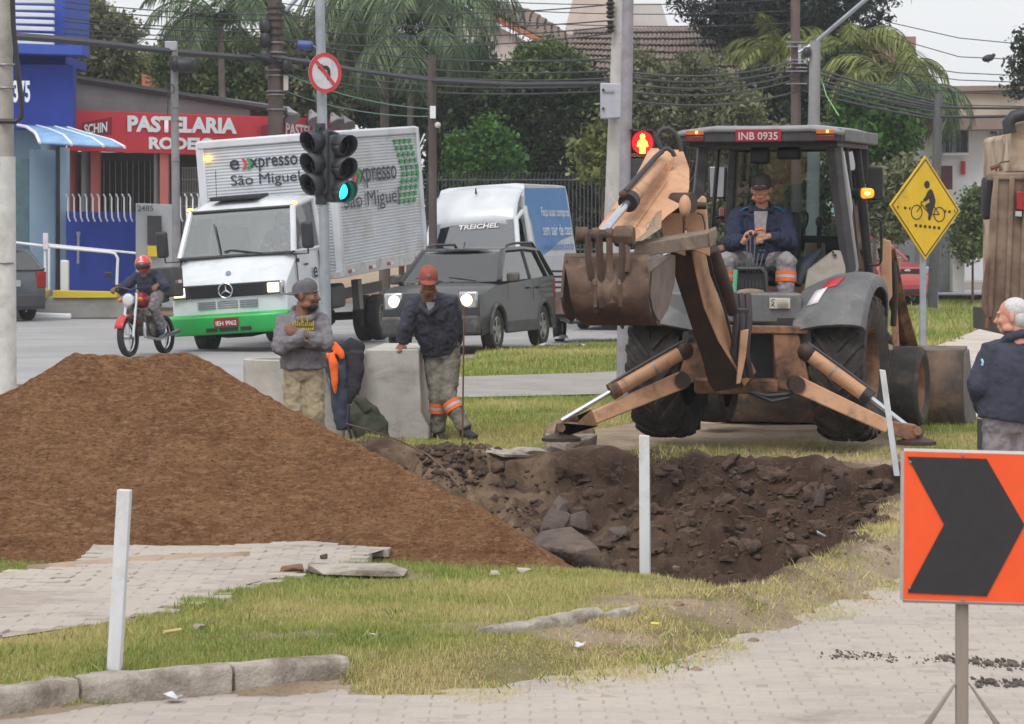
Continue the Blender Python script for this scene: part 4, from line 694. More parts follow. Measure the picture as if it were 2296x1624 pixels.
# ------------------------------------------------------------------ trees
def leafquads(C, size, r, aspect=0.5, nrm=None):
    n = len(C); d = r.normal(size=(n, 3)); d[:, 2] -= 0.3; d /= np.linalg.norm(d, axis=1)[:, None]; e = r.normal(size=(n, 3)); e -= d * (e * d).sum(1)[:, None]; e /= np.linalg.norm(e, axis=1)[:, None]
    L = (size * np.exp(r.normal(0, 0.3, n)))[:, None]; V = np.stack([C - d * L * 0.5, C + e * L * aspect * 0.5, C + d * L * 0.5, C - e * L * aspect * 0.5], 1).reshape(-1, 3); return V, np.arange(4 * n).reshape(-1, 4)
def clumps(C0, R3, n, k, spread, r):
    """n leaf positions in k sprays spread over the shell of an ellipsoid"""
    d = r.normal(size=(k, 3)); d /= np.linalg.norm(d, axis=1)[:, None]; rad = r.uniform(0.45, 1.0, k) ** 0.6; c = np.array(C0) + d * rad[:, None] * np.array(R3); s = spread * r.uniform(0.5, 1.3, k)
    j = r.integers(0, k, n); return c[j] + r.normal(size=(n, 3)) * s[j][:, None] * np.array([1, 1, 0.7])
LF_D = leafmat('leaf_dark', S(30, 40, 28), S(66, 84, 48)); LF_M = leafmat('leaf_mid', S(66, 84, 52), S(128, 146, 86), S(158, 164, 108)); LF_Y = leafmat('leaf_yellow', S(96, 108, 64), S(160, 166, 104), S(184, 178, 122)); LF_G = leafmat('leaf_green', S(46, 78, 36), S(98, 146, 62)); LF_O = leafmat('leaf_olive', S(82, 90, 66), S(144, 148, 108), S(170, 162, 126)); LF_P = leafmat('palm_leaf', S(64, 84, 60), S(124, 146, 104), S(150, 160, 120)); LF_PY = leafmat('palm_leaf_yellow', S(84, 98, 50), S(158, 164, 90), S(182, 178, 110)); LF_A = leafmat('araucaria', S(28, 38, 36), S(58, 72, 64), trans=0.1)
BARK = mat('bark', S(110, 94, 82), S(80, 68, 60), 0.95, sc=3, bump=0.6)
def tree(label, blobs, Y, m, size, n, trunk=None, name='tree', seed=1, cat='tree', dy=2.5, group=None):
    """blobs: (u, v, ru, rv, share); each grows sprays of leaves"""
    r = np.random.default_rng(seed); Cs = []; u0 = trunk[0] if trunk else blobs[0][0]; base = Vector(((u0 - CU) * Y / F, Y, 0)); t_ = thing(name, label, cat, base, group=group)
    tot = sum(b[2] * b[3] for b in blobs); cen = []
    for u, v, ru, rv in blobs:
        c = P(u, v, Y); R3 = (ru * Y / F, min(dy, 1.3 * ru * Y / F), rv * Y / F); k = int(n * ru * rv / tot); Cs.append(clumps(c, R3, k, max(8, k // 26), size * 1.25, r)); cen.append((c, R3))
    V, Q = leafquads(np.concatenate(Cs), size, r); 
    fast('crown', V, Q, m, t_)
    b = MB(); c0 = cen[0][0]; tw = (trunk[1] if trunk else 10) * Y / F / 2; mid = Vector((base.x, Y, c0.z * 0.55)); b.tube([base, mid, Vector((c0.x, Y, c0.z))], [tw, tw * 0.8, tw * 0.35], 9); mk('trunk', b, BARK, t_, sm=60)
    for c, R3 in cen[:7]:
        for q in range(2):
            e = c + Vector((random.uniform(-.6, .6) * R3[0], random.uniform(-.5, .5) * R3[1], random.uniform(-.3, .5) * R3[2])); b = MB(); b.tube([mid, mid.lerp(e, 0.5) + Vector((0, 0, 0.3)), e], [tw * 0.45, tw * 0.25, tw * 0.08], 6); mk('limb', b, BARK, t_, sm=60)
    return t_
def palm(label, u, v, Y, L, n, m, base_v=680, tw=0.14, droop=1.0, seed=1, u_base=None, up=0.5, leaflet=0.5, name='palm_tree'):
    r = np.random.default_rng(seed); c = P(u, v, Y); base = Vector((((u_base or u) - CU) * Y / F, Y, 0)); t_ = thing(name, label, 'palm', base)
    b = MB(); b.tube([base, base.lerp(c, 0.5), c], [tw, tw * 0.8, tw * 0.6], 10); mk('trunk', b, mat('palm_bark', S(132, 122, 114), S(104, 96, 90), 0.9, sc=2), t_, sm=60)
    for i in range(n):
        a = 2 * math.pi * i / n + r.uniform(-.25, .25); el = r.uniform(-0.25, 1.0) * up + 0.25; d = Vector((math.cos(a), math.sin(a), 0)); pts = []; Lf = L * r.uniform(0.8, 1.15)
        p = Vector(c); ang = el; N = 14
        for k in range(N + 1):
            pts.append(Vector(p)); p = p + (d * math.cos(ang) + Vector((0, 0, 1)) * math.sin(ang)) * (Lf / N); ang -= droop * (0.10 + 0.12 * k / N) * r.uniform(0.8, 1.2)
        b = MB(); b.tube(pts, [0.035 * (1 - 0.8 * k / N) for k in range(N + 1)], 5); fr = mk('frond', b, m, t_)
        vs = []; sd = d.cross(Vector((0, 0, 1)))
        for k in range(1, N * 4):
            s = k / (N * 4) * N; j = min(int(s), N - 1); q = pts[j].lerp(pts[j + 1], s - j); tn = (pts[j + 1] - pts[j]).normalized(); ll = leaflet * math.sin(math.pi * (0.12 + 0.85 * k / (N * 4))) * r.uniform(0.8, 1.2)
            for sg in (-1, 1):
                tip = q + sd * sg * ll * r.uniform(0.45, 0.8) + tn * ll * 0.45 + Vector((0, 0, -ll * r.uniform(0.3, 0.95))); md = q.lerp(tip, 0.45) + Vector((0, 0, 0.08 * ll)); w_ = tn * 0.03
                vs += [q, md + w_, tip, md - w_]
        fast('leaflets', np.array(vs), np.arange(len(vs)).reshape(-1, 4), m, fr)
    return t_
tree('olive green tree beside the blue shop', [(190, 60, 60, 70), (235, 130, 70, 50), (160, 150, 50, 60), (270, 70, 40, 30), (180, 190, 60, 40)], 88, LF_O, 0.14, 26000, (200, 14), seed=1)
tree('yellow green tree behind the pink wall end', [(270, 150, 60, 40), (330, 165, 60, 40), (225, 165, 50, 40)], 94, LF_Y, 0.15, 16000, (270, 12), seed=2)
tree('green tree between floodlight pole and palm', [(440, 120, 70, 70), (395, 160, 50, 50), (470, 190, 70, 45), (540, 150, 60, 80), (570, 220, 60, 50)], 90, LF_M, 0.14, 28000, (450, 14), seed=3)
palm('palm with grey trunk behind the snack bar sign', 494, 48, 79, 2.4, 16, LF_P, tw=0.12, seed=4, u_base=509, up=0.8, leaflet=0.6)
tree('grey green tree right of the brown power pole', [(670, 150, 60, 60), (690, 210, 70, 60), (640, 80, 40, 50), (720, 90, 40, 60), (735, 230, 40, 60)], 88, LF_O, 0.14, 26000, (680, 14), seed=5)
palm('big drooping palm left of the pair behind the truck', 862, 30, 84, 3.4, 22, LF_P, tw=0.16, droop=1.35, seed=6, leaflet=0.8, up=0.7)
palm('big drooping palm right of the pair behind the truck', 965, 20, 82, 3.3, 22, LF_P, tw=0.16, droop=1.35, seed=7, leaflet=0.8, up=0.7)
palm('smaller palm with hanging fronds between the pair', 920, 95, 80, 2.6, 16, LF_P, tw=0.12, droop=1.5, seed=8, leaflet=0.7, up=0.4)
tree('dark shrubbery tree behind the palms', [(800, 210, 80, 70), (900, 240, 90, 60), (780, 90, 60, 80), (990, 210, 70, 70), (1050, 150, 60, 50)], 90, LF_D, 0.15, 36000, (900, 14), seed=9)
tree('rounded green tree below the tiled roof', [(1215, 140, 55, 40), (1190, 175, 70, 30), (1262, 155, 40, 35), (1150, 195, 60, 30)], 80, LF_M, 0.13, 18000, (1215, 12), seed=10)
tree('tall clipped dark hedge behind the iron railing', [(1030, 330, 75, 130), (1120, 300, 80, 140), (1210, 310, 80, 150), (1300, 330, 80, 140), (1000, 430, 60, 80), (1110, 430, 80, 80), (1240, 440, 80, 70), (1350, 400, 50, 100), (1160, 230, 90, 50), (1310, 220, 60, 60), (1050, 560, 110, 90), (1240, 560, 110, 90), (1360, 540, 70, 110)], 80, LF_D, 0.13, 64000, (1180, 10), name='hedge', cat='hedge', seed=11, dy=1.6)
tree('bright leafy bush growing in front of the dark hedge', [(1095, 330, 45, 60), (1060, 380, 40, 40), (1140, 370, 30, 40), (1030, 350, 30, 50)], 78, LF_G, 0.13, 5500, (1090, 6), name='bush', cat='bush', seed=12, dy=0.8)
tree('ragged climbing bush on the white concrete pole', [(1350, 320, 26, 40), (1375, 300, 22, 40), (1385, 370, 16, 50), (1330, 360, 30, 40)], 60.5, LF_Y, 0.13, 3000, (1350, 5), name='bush', cat='bush', seed=13, dy=0.6)
tree('sprawling grey green tree behind the pedestrian signal', [(1450, 200, 50, 60), (1530, 190, 60, 50), (1610, 215, 50, 45), (1480, 265, 70, 60), (1580, 270, 70, 50), (1660, 250, 50, 45), (1430, 140, 26, 30), (1560, 145, 40, 22)], 78, LF_O, 0.125, 22000, (1540, 12), seed=14)
tree('leafy shrubs behind the backhoe cab', [(1480, 380, 80, 80), (1600, 350, 80, 80), (1720, 350, 80, 80), (1850, 370, 80, 90), (1560, 470, 100, 60), (1760, 470, 100, 60), (1480, 570, 100, 80), (1660, 570, 120, 80), (1850, 560, 110, 80)], 79, LF_O, 0.12, 52000, (1650, 10), name='shrub', cat='shrub', seed=15, dy=1.5)
tree('dark green tree between araucaria and street lamp', [(1700, 220, 50, 70), (1760, 250, 60, 50), (1860, 230, 50, 70), (1930, 230, 60, 60), (1900, 170, 50, 50), (1800, 200, 40, 50)], 86, LF_D, 0.14, 28000, (1780, 12), seed=16)
palm('palm with yellowish arching fronds beside the street lamp', 1905, 115, 88, 2.6, 16, LF_PY, seed=17, up=1.3, leaflet=0.7, droop=1.2)
palm('short palm behind the brown power pole', 1735, 120, 90, 2.2, 14, LF_PY, seed=18, up=1.4, leaflet=0.6, droop=1.0)
palm('full palm with drooping yellow green fronds before the pink block', 1995, 185, 84, 2.6, 18, LF_PY, seed=19, up=0.9, leaflet=0.8, droop=1.4)
palm('broad feathery palm leaning over the white house', 2040, 215, 82, 2.5, 18, LF_P, seed=20, up=0.7, leaflet=0.75, droop=1.5)
tree('bright green tree right of the cab', [(1950, 290, 60, 50), (1990, 320, 50, 50), (2010, 270, 40, 50), (1920, 250, 40, 40)], 76, LF_G, 0.15, 11000, (1960, 10), seed=21)
tree('brownish bush behind the cyclist warning sign', [(1985, 420, 45, 50), (2030, 400, 40, 40), (1960, 480, 40, 50), (2000, 500, 50, 40)], 72, LF_O, 0.13, 7000, (1990, 6), name='bush', cat='bush', seed=22, dy=0.8)
tree('conical green shrub beside the arched doorway', [(2185, 480, 28, 40), (2175, 530, 36, 50), (2190, 440, 18, 20)], 79, LF_M, 0.12, 5000, (2180, 6), name='shrub', cat='shrub', seed=23, dy=0.6)
tree('thin tree at the far right above the rusty truck', [(2290, 150, 24, 30), (2310, 100, 30, 40), (2285, 200, 14, 20)], 80, LF_D, 0.13, 1600, (2330, 8), seed=24)
# araucaria: a straight trunk, tiers of upturned dark branches
ar = thing('araucaria_tree', 'araucaria with tiers of dark upturned branches against the sky', 'tree', Vector(((1745 - CU) * 92 / F, 92, 0)))
b = MB(); b.cyl(ar.location, P(1747, -140, 92), 0.28, 0.2, 12); mk('trunk', b, mat('dark_bark', S(66, 62, 64), S(50, 47, 50), 0.95), ar)
r = np.random.default_rng(77)
for tier, vv in enumerate((60, 20, -30, -90)):
    for i in range(9):
        a = 2 * math.pi * i / 9 + tier * 0.35; L = (2.9 - 0.1 * tier) * r.uniform(0.75, 1.1); d = Vector((math.cos(a), math.sin(a) * 0.8, 0)); o0 = P(1747, vv, 92); pts = [o0 + d * (L * s) + Vector((0, 0, -0.45 * math.sin(math.pi * s * 0.8) + 0.5 * s * s)) for s in np.linspace(0, 1, 8)]
        b = MB(); b.tube(pts, [0.06 - 0.006 * k for k in range(8)], 5); br_ = mk('branch', b, MATS['dark_bark'], ar); C = []
        for k in range(2, 8):
            for q in range(4): c_ = pts[k] + Vector((r.normal(0, 0.16), r.normal(0, 0.16), r.normal(0.05, 0.10))); C.append(np.array(c_) + r.normal(size=(42, 3)) * np.array([0.16, 0.16, 0.11]))
        V, Q = leafquads(np.concatenate(C), 0.16, r, 0.35); fast('foliage', V, Q, LF_A, br_)
# ------------------------------------------------------------------ vehicles (own frame: x across, y from nose to tail, z up)
RUB = mat('tyre_rubber', S(48, 47, 48), S(34, 33, 34), 0.85, sc=12, bump=0.4, dirt=S(78, 72, 66), dsc=5); ALLOY = mat('alloy', S(168, 168, 166), S(140, 140, 138), 0.4, 0.7, sc=8, dirt=S(110, 104, 96)); STEELRIM = mat('steel_rim', S(150, 146, 136), S(120, 114, 104), 0.6, 0.2, sc=8)
GLASS = glass('window_glass', (0.82, 0.86, 0.86), 0.13); DGLASS = glass('tinted_glass', (0.55, 0.58, 0.60), 0.12); LAMPG = glass('lamp_glass', (0.9, 0.9, 0.9), 0.08)
LAMP = emit('headlamp_on', (1.0, 0.80, 0.50), 1.7); AMB = emit('amber_on', (1.0, 0.45, 0.06), 5.0, S(230, 130, 30)); AMBER = mat('amber_lens', S(206, 106, 36), None, 0.25); REDL = mat('red_lens', S(150, 24, 26), None, 0.25); CHROME = mat('chrome', S(200, 202, 206), None, 0.18, 0.95)
INT = mat('interior', S(56, 56, 58), S(44, 44, 46), 0.8); PLATE_R = mat('plate_red', S(150, 34, 46), S(130, 30, 40), 0.45); PLATE_G = mat('plate_grey', S(176, 182, 184), None, 0.45); LETW = mat('letter_white', S(226, 222, 224), None, 0.5)
def wheel(par, c, r, w, sd, rim=ALLOY, spokes=5, rr=0.62, dish=0.03, tread=0, name='wheel'):
    """sd = +1 / -1: which side along x is the outer face"""
    c = Vector(c); ax = Vector((sd, 0, 0)); b = MB(); b.lathe([(0.01, -w * 0.3), (r * rr * 0.5, -w * 0.3), (r * rr * 0.5, w * 0.1), (0.01, w * 0.1)], c, ax, 20); wh = mk(name, b, BLK, par, w=False)
    b = MB(); hw = w / 2; b.lathe([(r * rr, -hw * 0.8), (r * 0.86, -hw), (r * 0.95, -hw * 0.86), (r, -hw * 0.6), (r, hw * 0.6), (r * 0.95, hw * 0.86), (r * 0.86, hw), (r * rr, hw * 0.8)], c, ax, 40, cap=False)
    if tread:
        for i in range(tread):
            for sg in (-1, 1):
                a = 2 * math.pi * (i + 0.5 * (sg > 0)) / tread; m_ = Matrix.Rotation(a, 3, 'X'); b.box(c + m_ @ Vector((sg * w * 0.24, 0, r * 1.0)), (w * 0.5, r * 0.09, r * 0.07), m_ @ Matrix.Rotation(sg * 0.6, 3, 'Z'))
    mk('tyre', b, RUB, wh, w=False, sm=35)
    b = MB(); b.lathe([(r * rr * 1.02, hw * 0.82), (r * rr * 0.94, hw * 0.84), (r * rr * 0.9, hw * 0.5 - dish), (r * rr * 0.86, hw * 0.4 - dish)], c, ax, 32, cap=False); R0 = r * rr
    if spokes:
        for i in range(spokes):
            m_ = Matrix.Rotation(2 * math.pi * i / spokes, 3, 'X'); b.box(c + ax * (hw * 0.62) + m_ @ Vector((0, 0, R0 * 0.52)), (0.025, R0 * 0.34, R0 * 0.9), m_)
        b.lathe([(0.001, hw * 0.55), (R0 * 0.22, hw * 0.55), (R0 * 0.2, hw * 0.75), (0.001, hw * 0.78)], c, ax, 16)
    else:
        b.lathe([(R0 * 0.9, hw * 0.45 - dish), (R0 * 0.55, hw * 0.35 - dish), (R0 * 0.4, hw * 0.75 - dish), (0.001, hw * 0.78 - dish)], c, ax, 24, cap=False)
        for i in range(8): a = i * math.pi / 4; b.cyl(c + ax * (hw * 0.4) + Vector((0, math.cos(a), math.sin(a))) * R0 * 0.3, c + ax * (hw * 0.85) + Vector((0, math.cos(a), math.sin(a))) * R0 * 0.3, 0.015, n=6)
    mk('rim', b, rim, wh, w=False, sm=35); return wh
def arch(yc, zc, r, n=9): return [(yc + r * math.cos(math.pi * i / n), zc + r * math.sin(math.pi * i / n)) for i in range(n + 1)]
def shell(prof, hw, taper=None, n=1):
    """side outline [(y, z)] carried across the width; taper(z) scales the half width"""
    b = MB(); st = [-1, -0.93, 0.93, 1] if taper is None else [-1, 1]; k = len(prof); rs = []
    for s in st:
        rs.append([(s * hw * (taper(y, z) if taper else 1), y, z) for y, z in prof])
    b.rings(rs); return b
def quadpane(par, name, pts, m, th=0.006, push=0.0): b = MB(); pts = [Vector(p) for p in pts]; n = (pts[1] - pts[0]).cross(pts[-1] - pts[0]).normalized(); b.poly3([p + n * push for p in pts], n * th); return mk(name, b, m, par, w=False, sm=0)
def car(name, label, cat, loc, rot, sp):
    t_ = thing(name, label, cat, loc, rot); L, W, H = sp['L'], sp['W'], sp['H']; hw = W / 2; r = sp['r']; a1, a2 = sp['ax']; zb = sp.get('zb', 0.24); belt = sp['belt']; hood = sp['hood']; cow = sp['cowl']; wt = sp['wtop']; rt = sp['rtop']; body = sp['mat']; clad = sp.get('clad', body)
    A = r + 0.06
    prof = [(0.05, zb), (0.0, zb + 0.2), (0.0, hood - 0.22), (0.06, hood - 0.08), (0.25, hood - 0.02), (cow * 0.6, hood + 0.05), (cow, belt), (L - 0.12, belt + 0.06), (L - 0.02, belt - 0.12), (L, zb + 0.25), (L - 0.06, zb)] + [p for p in arch(a2, r, A)] + [p for p in arch(a1, r, A)]
    tp = lambda y, z: (1.0 - 0.10 * max(0, (0.5 - y) / 0.5) ** 2 - 0.06 * max(0, (y - L + 0.5) / 0.5) ** 2) * (1.0 - 0.05 * max(0, (z - 0.75)))
    b = MB(); rs = []
    for s in (-1, -0.985, -0.9, -0.5, 0, 0.5, 0.9, 0.985, 1): 
        q = abs(s); ins = 0.03 if q == 1 else 0.0; rs.append([(s * hw * tp(y, z), y + (0.09 * q ** 3 if y < 0.3 else 0), (z - (0.05 * q ** 4 if z > hood - 0.1 and y < cow + 0.1 else 0)) if z > zb + 0.3 else z) for y, z in prof])
    b.rings(rs); mk('body', b, body, t_, w=False, sm=32)
    # lower cladding and bumpers
    b = MB(); b.box((0, 0.06, zb + 0.16), (W * 0.9, 0.16, 0.3)); bmp = mk('bumper', b, clad, t_, w=False, bev=0.05, seg=3); b = MB(); b.box((0, L - 0.05, zb + 0.18), (W * 0.92, 0.16, 0.3)); mk('bumper', b, clad, t_, w=False, bev=0.05, seg=3)
    for s in (-1, 1):
        b = MB(); b.box((s * hw * 0.985, (a1 + a2) / 2, zb + 0.1), (0.05, a2 - a1 - 2 * A, 0.2)); mk('sill', b, clad, t_, w=False, bev=0.02)
        for a_ in (a1, a2): b = MB(); b.tube([(s * hw * 0.985, a_ + (A + 0.01) * math.cos(q), r + (A + 0.01) * math.sin(q)) for q in np.linspace(-0.1, math.pi + 0.1, 15)], (0.035), 6); mk('wheel_arch', b, clad, t_, w=False)
        for a_ in (a1, a2): wheel(t_, (s * (hw - 0.12), a_, r), r, 0.2, s, sp.get('rim', ALLOY))
        b = MB(); b.box((s * (hw + 0.09), cow + 0.25, belt + 0.06), (0.2, 0.1, 0.15)); mk('mirror', b, sp.get('mirror', clad), t_, w=False, bev=0.03)
        x0 = s * hw * 0.98; yb = (wt + rt) / 2
        for yy in (cow + 0.32, yb + 0.05): b = MB(); b.box((x0 * 0.995, yy, (zb + belt) / 2 + 0.1), (0.004, 0.008, (belt - zb) * 0.75)); mk('door_seam', b, BLK, t_, w=False)
        for yy in (yb - 0.12, L - 0.95): b = MB(); b.box((x0 * 0.985 + s * 0.01, yy, belt - 0.12), (0.035, 0.16, 0.03)); mk('door_handle', b, sp.get('mirror', clad), t_, w=False, bev=0.008)
    # greenhouse
    tb = hw * 0.93; tt = hw * sp.get('tuck', 0.76); zt = H; zr = H - 0.03; yr = sp['rend']
    B = {}
    for s in (-1, 1): B[s] = dict(A0=Vector((s * tb, cow, belt)), A1=Vector((s * tt, wt, zt - 0.06)), R1=Vector((s * tt, rt, zr - 0.05)), R0=Vector((s * tb * 0.97, yr, belt + 0.05)))
    b = MB(); rf = []
    for q in np.linspace(0, 1, 7):
        y = wt - 0.05 + (rt - wt + 0.1) * q; z = zt - 0.05 - 0.03 * (2 * q - 0.9) ** 2; rf.append([(tt * s * 1.02, y, z - 0.07 * abs(s) ** 4 + 0.05 * (1 - s * s)) for s in (-1, -0.8, -0.4, 0, 0.4, 0.8, 1)])
    b.grid(rf); o = mk('roof', b, body, t_, w=False, sm=60); o.modifiers.new('thick', 'SOLIDIFY').thickness = 0.04
    for s in (-1, 1):
        q = B[s]; b = MB(); b.tube([q['A0'], q['A1'], q['A1'].lerp(q['R1'], 0.5) + Vector((0, 0, 0.03)), q['R1'], q['R0']], 0.045, 6); ym = 0.5 * (cow + 0.9 + yb); 
        bb = Vector((s * tb * 0.99, yb, belt + 0.02)); bt = Vector((s * tt, yb + 0.03, zt - 0.05)); b.tube([bb, bt], 0.035, 6)
        cb = Vector((s * tb * 0.98, min(yr - 0.35, rt + 0.05), belt + 0.03)); ct = Vector((s * tt, rt - 0.25, zr - 0.05)); b.tube([cb, ct], 0.05, 6); mk('pillar', b, body, t_, w=False, sm=60)
        fr = q['A0'].lerp(q['A1'], 0.0)
        quadpane(t_, 'side_window', [q['A0'] + Vector((0, 0.12, 0)), bb, bt, q['A1']], DGLASS if sp.get('dark') else GLASS); quadpane(t_, 'side_window', [bb, cb, ct, bt], DGLASS if sp.get('dark') else GLASS); quadpane(t_, 'side_window', [cb, q['R0'], q['R1'], ct], DGLASS)
    quadpane(t_, 'windscreen', [B[-1]['A0'], B[1]['A0'], B[1]['A1'], B[-1]['A1']], GLASS); quadpane(t_, 'rear_window', [B[1]['R0'], B[-1]['R0'], B[-1]['R1'], B[1]['R1']], GLASS if not sp.get('dark') else DGLASS)
    b = MB(); b.b2((-hw * 0.85, cow + 0.1, 0.35), (hw * 0.85, L - 0.2, belt - 0.16)); b.b2((-hw * 0.85, cow - 0.1, belt - 0.2), (hw * 0.85, cow + 0.35, belt - 0.02)); mk('cabin_tub', b, INT, t_, w=False)
    for s in (-1, 1):
        b = MB(); b.box((s * 0.36, cow + 1.25, belt - 0.02), (0.46, 0.14, 0.62), (R(-12), 0, 0)); b.box((s * 0.36, cow + 1.33, belt + 0.38), (0.26, 0.1, 0.2), (R(-12), 0, 0)); mk('front_seat', b, INT, t_, w=False, bev=0.05)
    b = MB(); b.box((0, L - 1.1, belt + 0.0), (W * 0.75, 0.14, 0.5), (R(-12), 0, 0)); mk('rear_seat', b, INT, t_, w=False, bev=0.05)
    # nose
    for s in (-1, 1):
        c = Vector((s * sp['lx'], 0.075, sp['lz'])); b = MB(); b.box(c + Vector((0, 0.02, 0)), (sp.get('lw', 0.28), 0.1, sp.get('lh', 0.2))); hl = mk('headlight', b, sp.get('lampm', CHROME), t_, w=False, bev=0.03, seg=3)
        if sp.get('on'): b = MB(); b.ell(c + Vector((s * -0.02, -0.03, 0)), (0.095, 0.03, 0.095), None, 16, 8); mk('lamp', b, LAMP, hl, w=False)
        b = MB(); b.box((s * (hw - 0.14), L - 0.03, belt - 0.15), (0.2, 0.08, 0.34)); mk('tail_light', b, REDL, t_, w=False, bev=0.02)
    b = MB(); b.box((0, 0.03, sp['lz'] - 0.02), (sp['lx'] * 1.2, 0.06, 0.13)); gr_ = mk('grille', b, BLK, t_, w=False, bev=0.01); b = MB(); b.ell((0, -0.005, sp['lz']), (0.09, 0.015, 0.04), None, 16, 6); mk('badge', b, CHROME, gr_, w=False)
    b = MB(); b.box((0, -0.03, zb + 0.1), (W * 0.6, 0.03, 0.12)); mk('air_intake', b, BLK, t_, w=False, bev=0.01)
    b = MB(); b.box((0, L + 0.035, sp.get('pz', 0.62)), (0.4, 0.02, 0.13)); mk('number_plate', b, PLATE_G, t_, w=False)
    if sp.get('rails'):
        for s in (-1, 1): b = MB(); b.tube([(s * tt, wt + 0.15, H - 0.07), (s * tt, wt + 0.22, H + 0.02), (s * tt, wt + 0.6, H + 0.05), (s * tt, rt - 0.3, H + 0.05), (s * tt, rt - 0.12, H - 0.05)], 0.022, 7); mk('roof_rail', b, BLK, t_, w=False)
        b = MB(); b.cyl((0, wt + 0.06, H), (0, wt + 0.12, H + 0.08), 0.01, n=5); mk('aerial', b, BLK, t_, w=False)
    b = MB(); b.tube([(-0.1, cow - 0.07, belt + 0.02), (-0.55, cow + 0.03, belt + 0.08)], 0.012, 5); b.tube([(0.45, cow - 0.07, belt + 0.02), (-0.02, cow + 0.03, belt + 0.08)], 0.012, 5); mk('wiper', b, BLK, t_, w=False)
    return t_
DGREY = mat('car_dark_grey', S(46, 48, 50), S(40, 42, 44), 0.35, 0.0, sc=3, dirt=S(84, 80, 76), dsc=2, damt=(0.6, 0.85), coat=0.25, spec=0.3); CLAD = mat('car_cladding', S(70, 68, 68), S(58, 57, 57), 0.6, dirt=S(120, 112, 104), dsc=4)
p0 = P(965, 795, 48.6)
eco = car('compact_suv', 'dark grey compact off roader with headlights on behind the leaning worker', 'car', (p0.x, 48.6, 0.02), (0, R(-1.5), R(-17)), dict(L=4.05, W=1.73, H=1.62, r=0.335, ax=(0.78, 3.27), belt=1.08, hood=1.02, cowl=1.02, wtop=1.72, rtop=3.62, rend=3.98, mat=DGREY, clad=CLAD, mirror=CLAD, lx=0.60, lz=0.82, lw=0.30, lh=0.26, on=True, rails=True, zb=0.28))
p0 = P(1236, 690, 60)
car('taxi', 'orange and white taxi waiting behind the rusty trailer', 'car', (p0.x + 1.15, 60, 0.02), (0, 0, R(-14)), dict(L=4.1, W=1.7, H=1.5, r=0.3, ax=(0.75, 3.25), belt=0.95, hood=0.9, cowl=1.1, wtop=1.8, rtop=3.2, rend=3.95, mat=mat('taxi_white', S(206, 212, 220), None, 0.35, coat=0.4), clad=mat('taxi_orange', S(216, 120, 52), None, 0.4, coat=0.4), mirror=BLK, lx=0.62, lz=0.7))
p0 = P(2032, 690, 77)
car('red_suv', 'pinkish red off roader passing on the far street', 'car', (p0.x - 0.05, 76.4, 0.0), (0, 0, R(32)), dict(L=4.2, W=1.8, H=1.72, r=0.36, ax=(0.75, 3.3), belt=1.12, hood=1.06, cowl=1.05, wtop=1.75, rtop=3.8, rend=4.1, mat=mat('suv_red', S(214, 96, 96), S(204, 84, 86), 0.3, coat=0.8), clad=mat('suv_red_low', S(190, 80, 82), None, 0.5), mirror=BLK, lx=0.62, lz=0.9, zb=0.3))
p0 = P(22, 715, 66)
car('hatchback', 'dark grey hatchback parked before the blue shop', 'car', (p0.x - 2.0, 68.6, 0.02), (0, 0, R(213)), dict(L=3.9, W=1.66, H=1.52, r=0.29, ax=(0.75, 3.15), belt=1.0, hood=0.92, cowl=1.05, wtop=1.75, rtop=3.3, rend=3.84, mat=mat('hatch_grey', S(88, 92, 100), S(76, 80, 88), 0.35, 0.3, coat=0.4), clad=mat('hatch_low', S(66, 66, 72), None, 0.5), mirror=BLK, lx=0.62, lz=0.7, pz=0.78, dark=True))
# ---- box truck
CABW = mat('cab_white', S(212, 216, 222), S(202, 206, 212), 0.3, sc=2, dirt=S(186, 184, 180), dsc=1.5, coat=0.4); GREEN = mat('bumper_green', S(44, 176, 84), S(40, 164, 78), 0.4, sc=2, coat=0.3); BOXW = mat('box_white', S(206, 210, 216), S(196, 200, 206), 0.55, sc=1.5, dirt=S(176, 172, 168), dsc=1.2); LNAVY = mat('letter_navy', S(40, 46, 66), None, 0.6); LGRN = mat('letter_green', S(52, 150, 86), None, 0.6); LRED = mat('letter_red', S(206, 70, 80), None, 0.6)
p0 = P(519, 786, 50.0)
T = thing('box_truck', 'white box truck with green bumper and corrugated cargo body', 'truck', (p0.x, 50.0, 0.0), (R(2.7), R(-3.8), R(-15.5)))
def lk(*a, **k): k['w'] = False; return mk(*a, **k)
tp = lambda y, z: 1.0 if z < 1.5 else 1.0 - 0.13 * (z - 1.5) / 0.9
prof = [(0.0, 0.62), (0.0, 1.06), (0.05, 1.12), (0.5, 1.42), (0.58, 1.5), (1.95, 1.5), (1.95, 0.5), (1.62, 0.5)] + arch(1.12, 0.45, 0.5) + [(0.55, 0.45), (0.5, 0.62)]
b = MB(); b.rings([[(s * 0.97 * (1 if abs(s) < 1 else 0.985), y + 0.10 * abs(s) ** 6 * (1 if y < 0.6 else 0), z - 0.05 * abs(s) ** 6 * (1 if 1.0 < z < 1.49 else 0)) for y, z in prof] for s in (-1, -0.95, -0.8, 0, 0.8, 0.95, 1)]); cab = lk('cab', b, CABW, T, sm=32)
b = MB(); rf = [[(s * 0.86, y, z - 0.06 * abs(s) ** 4) for s in (-1, -0.8, -0.3, 0.3, 0.8, 1)] for y, z in ((0.93, 2.20), (1.0, 2.27), (1.15, 2.33), (1.5, 2.38), (1.95, 2.38))]; b.grid(rf); o = lk('roof', b, CABW, T, sm=60); o.modifiers.new('thick', 'SOLIDIFY').thickness = 0.12
b = MB(); b.b2((-0.9, 1.92, 0.6), (0.9, 1.97, 2.3)); lk('rear_wall', b, CABW, T)
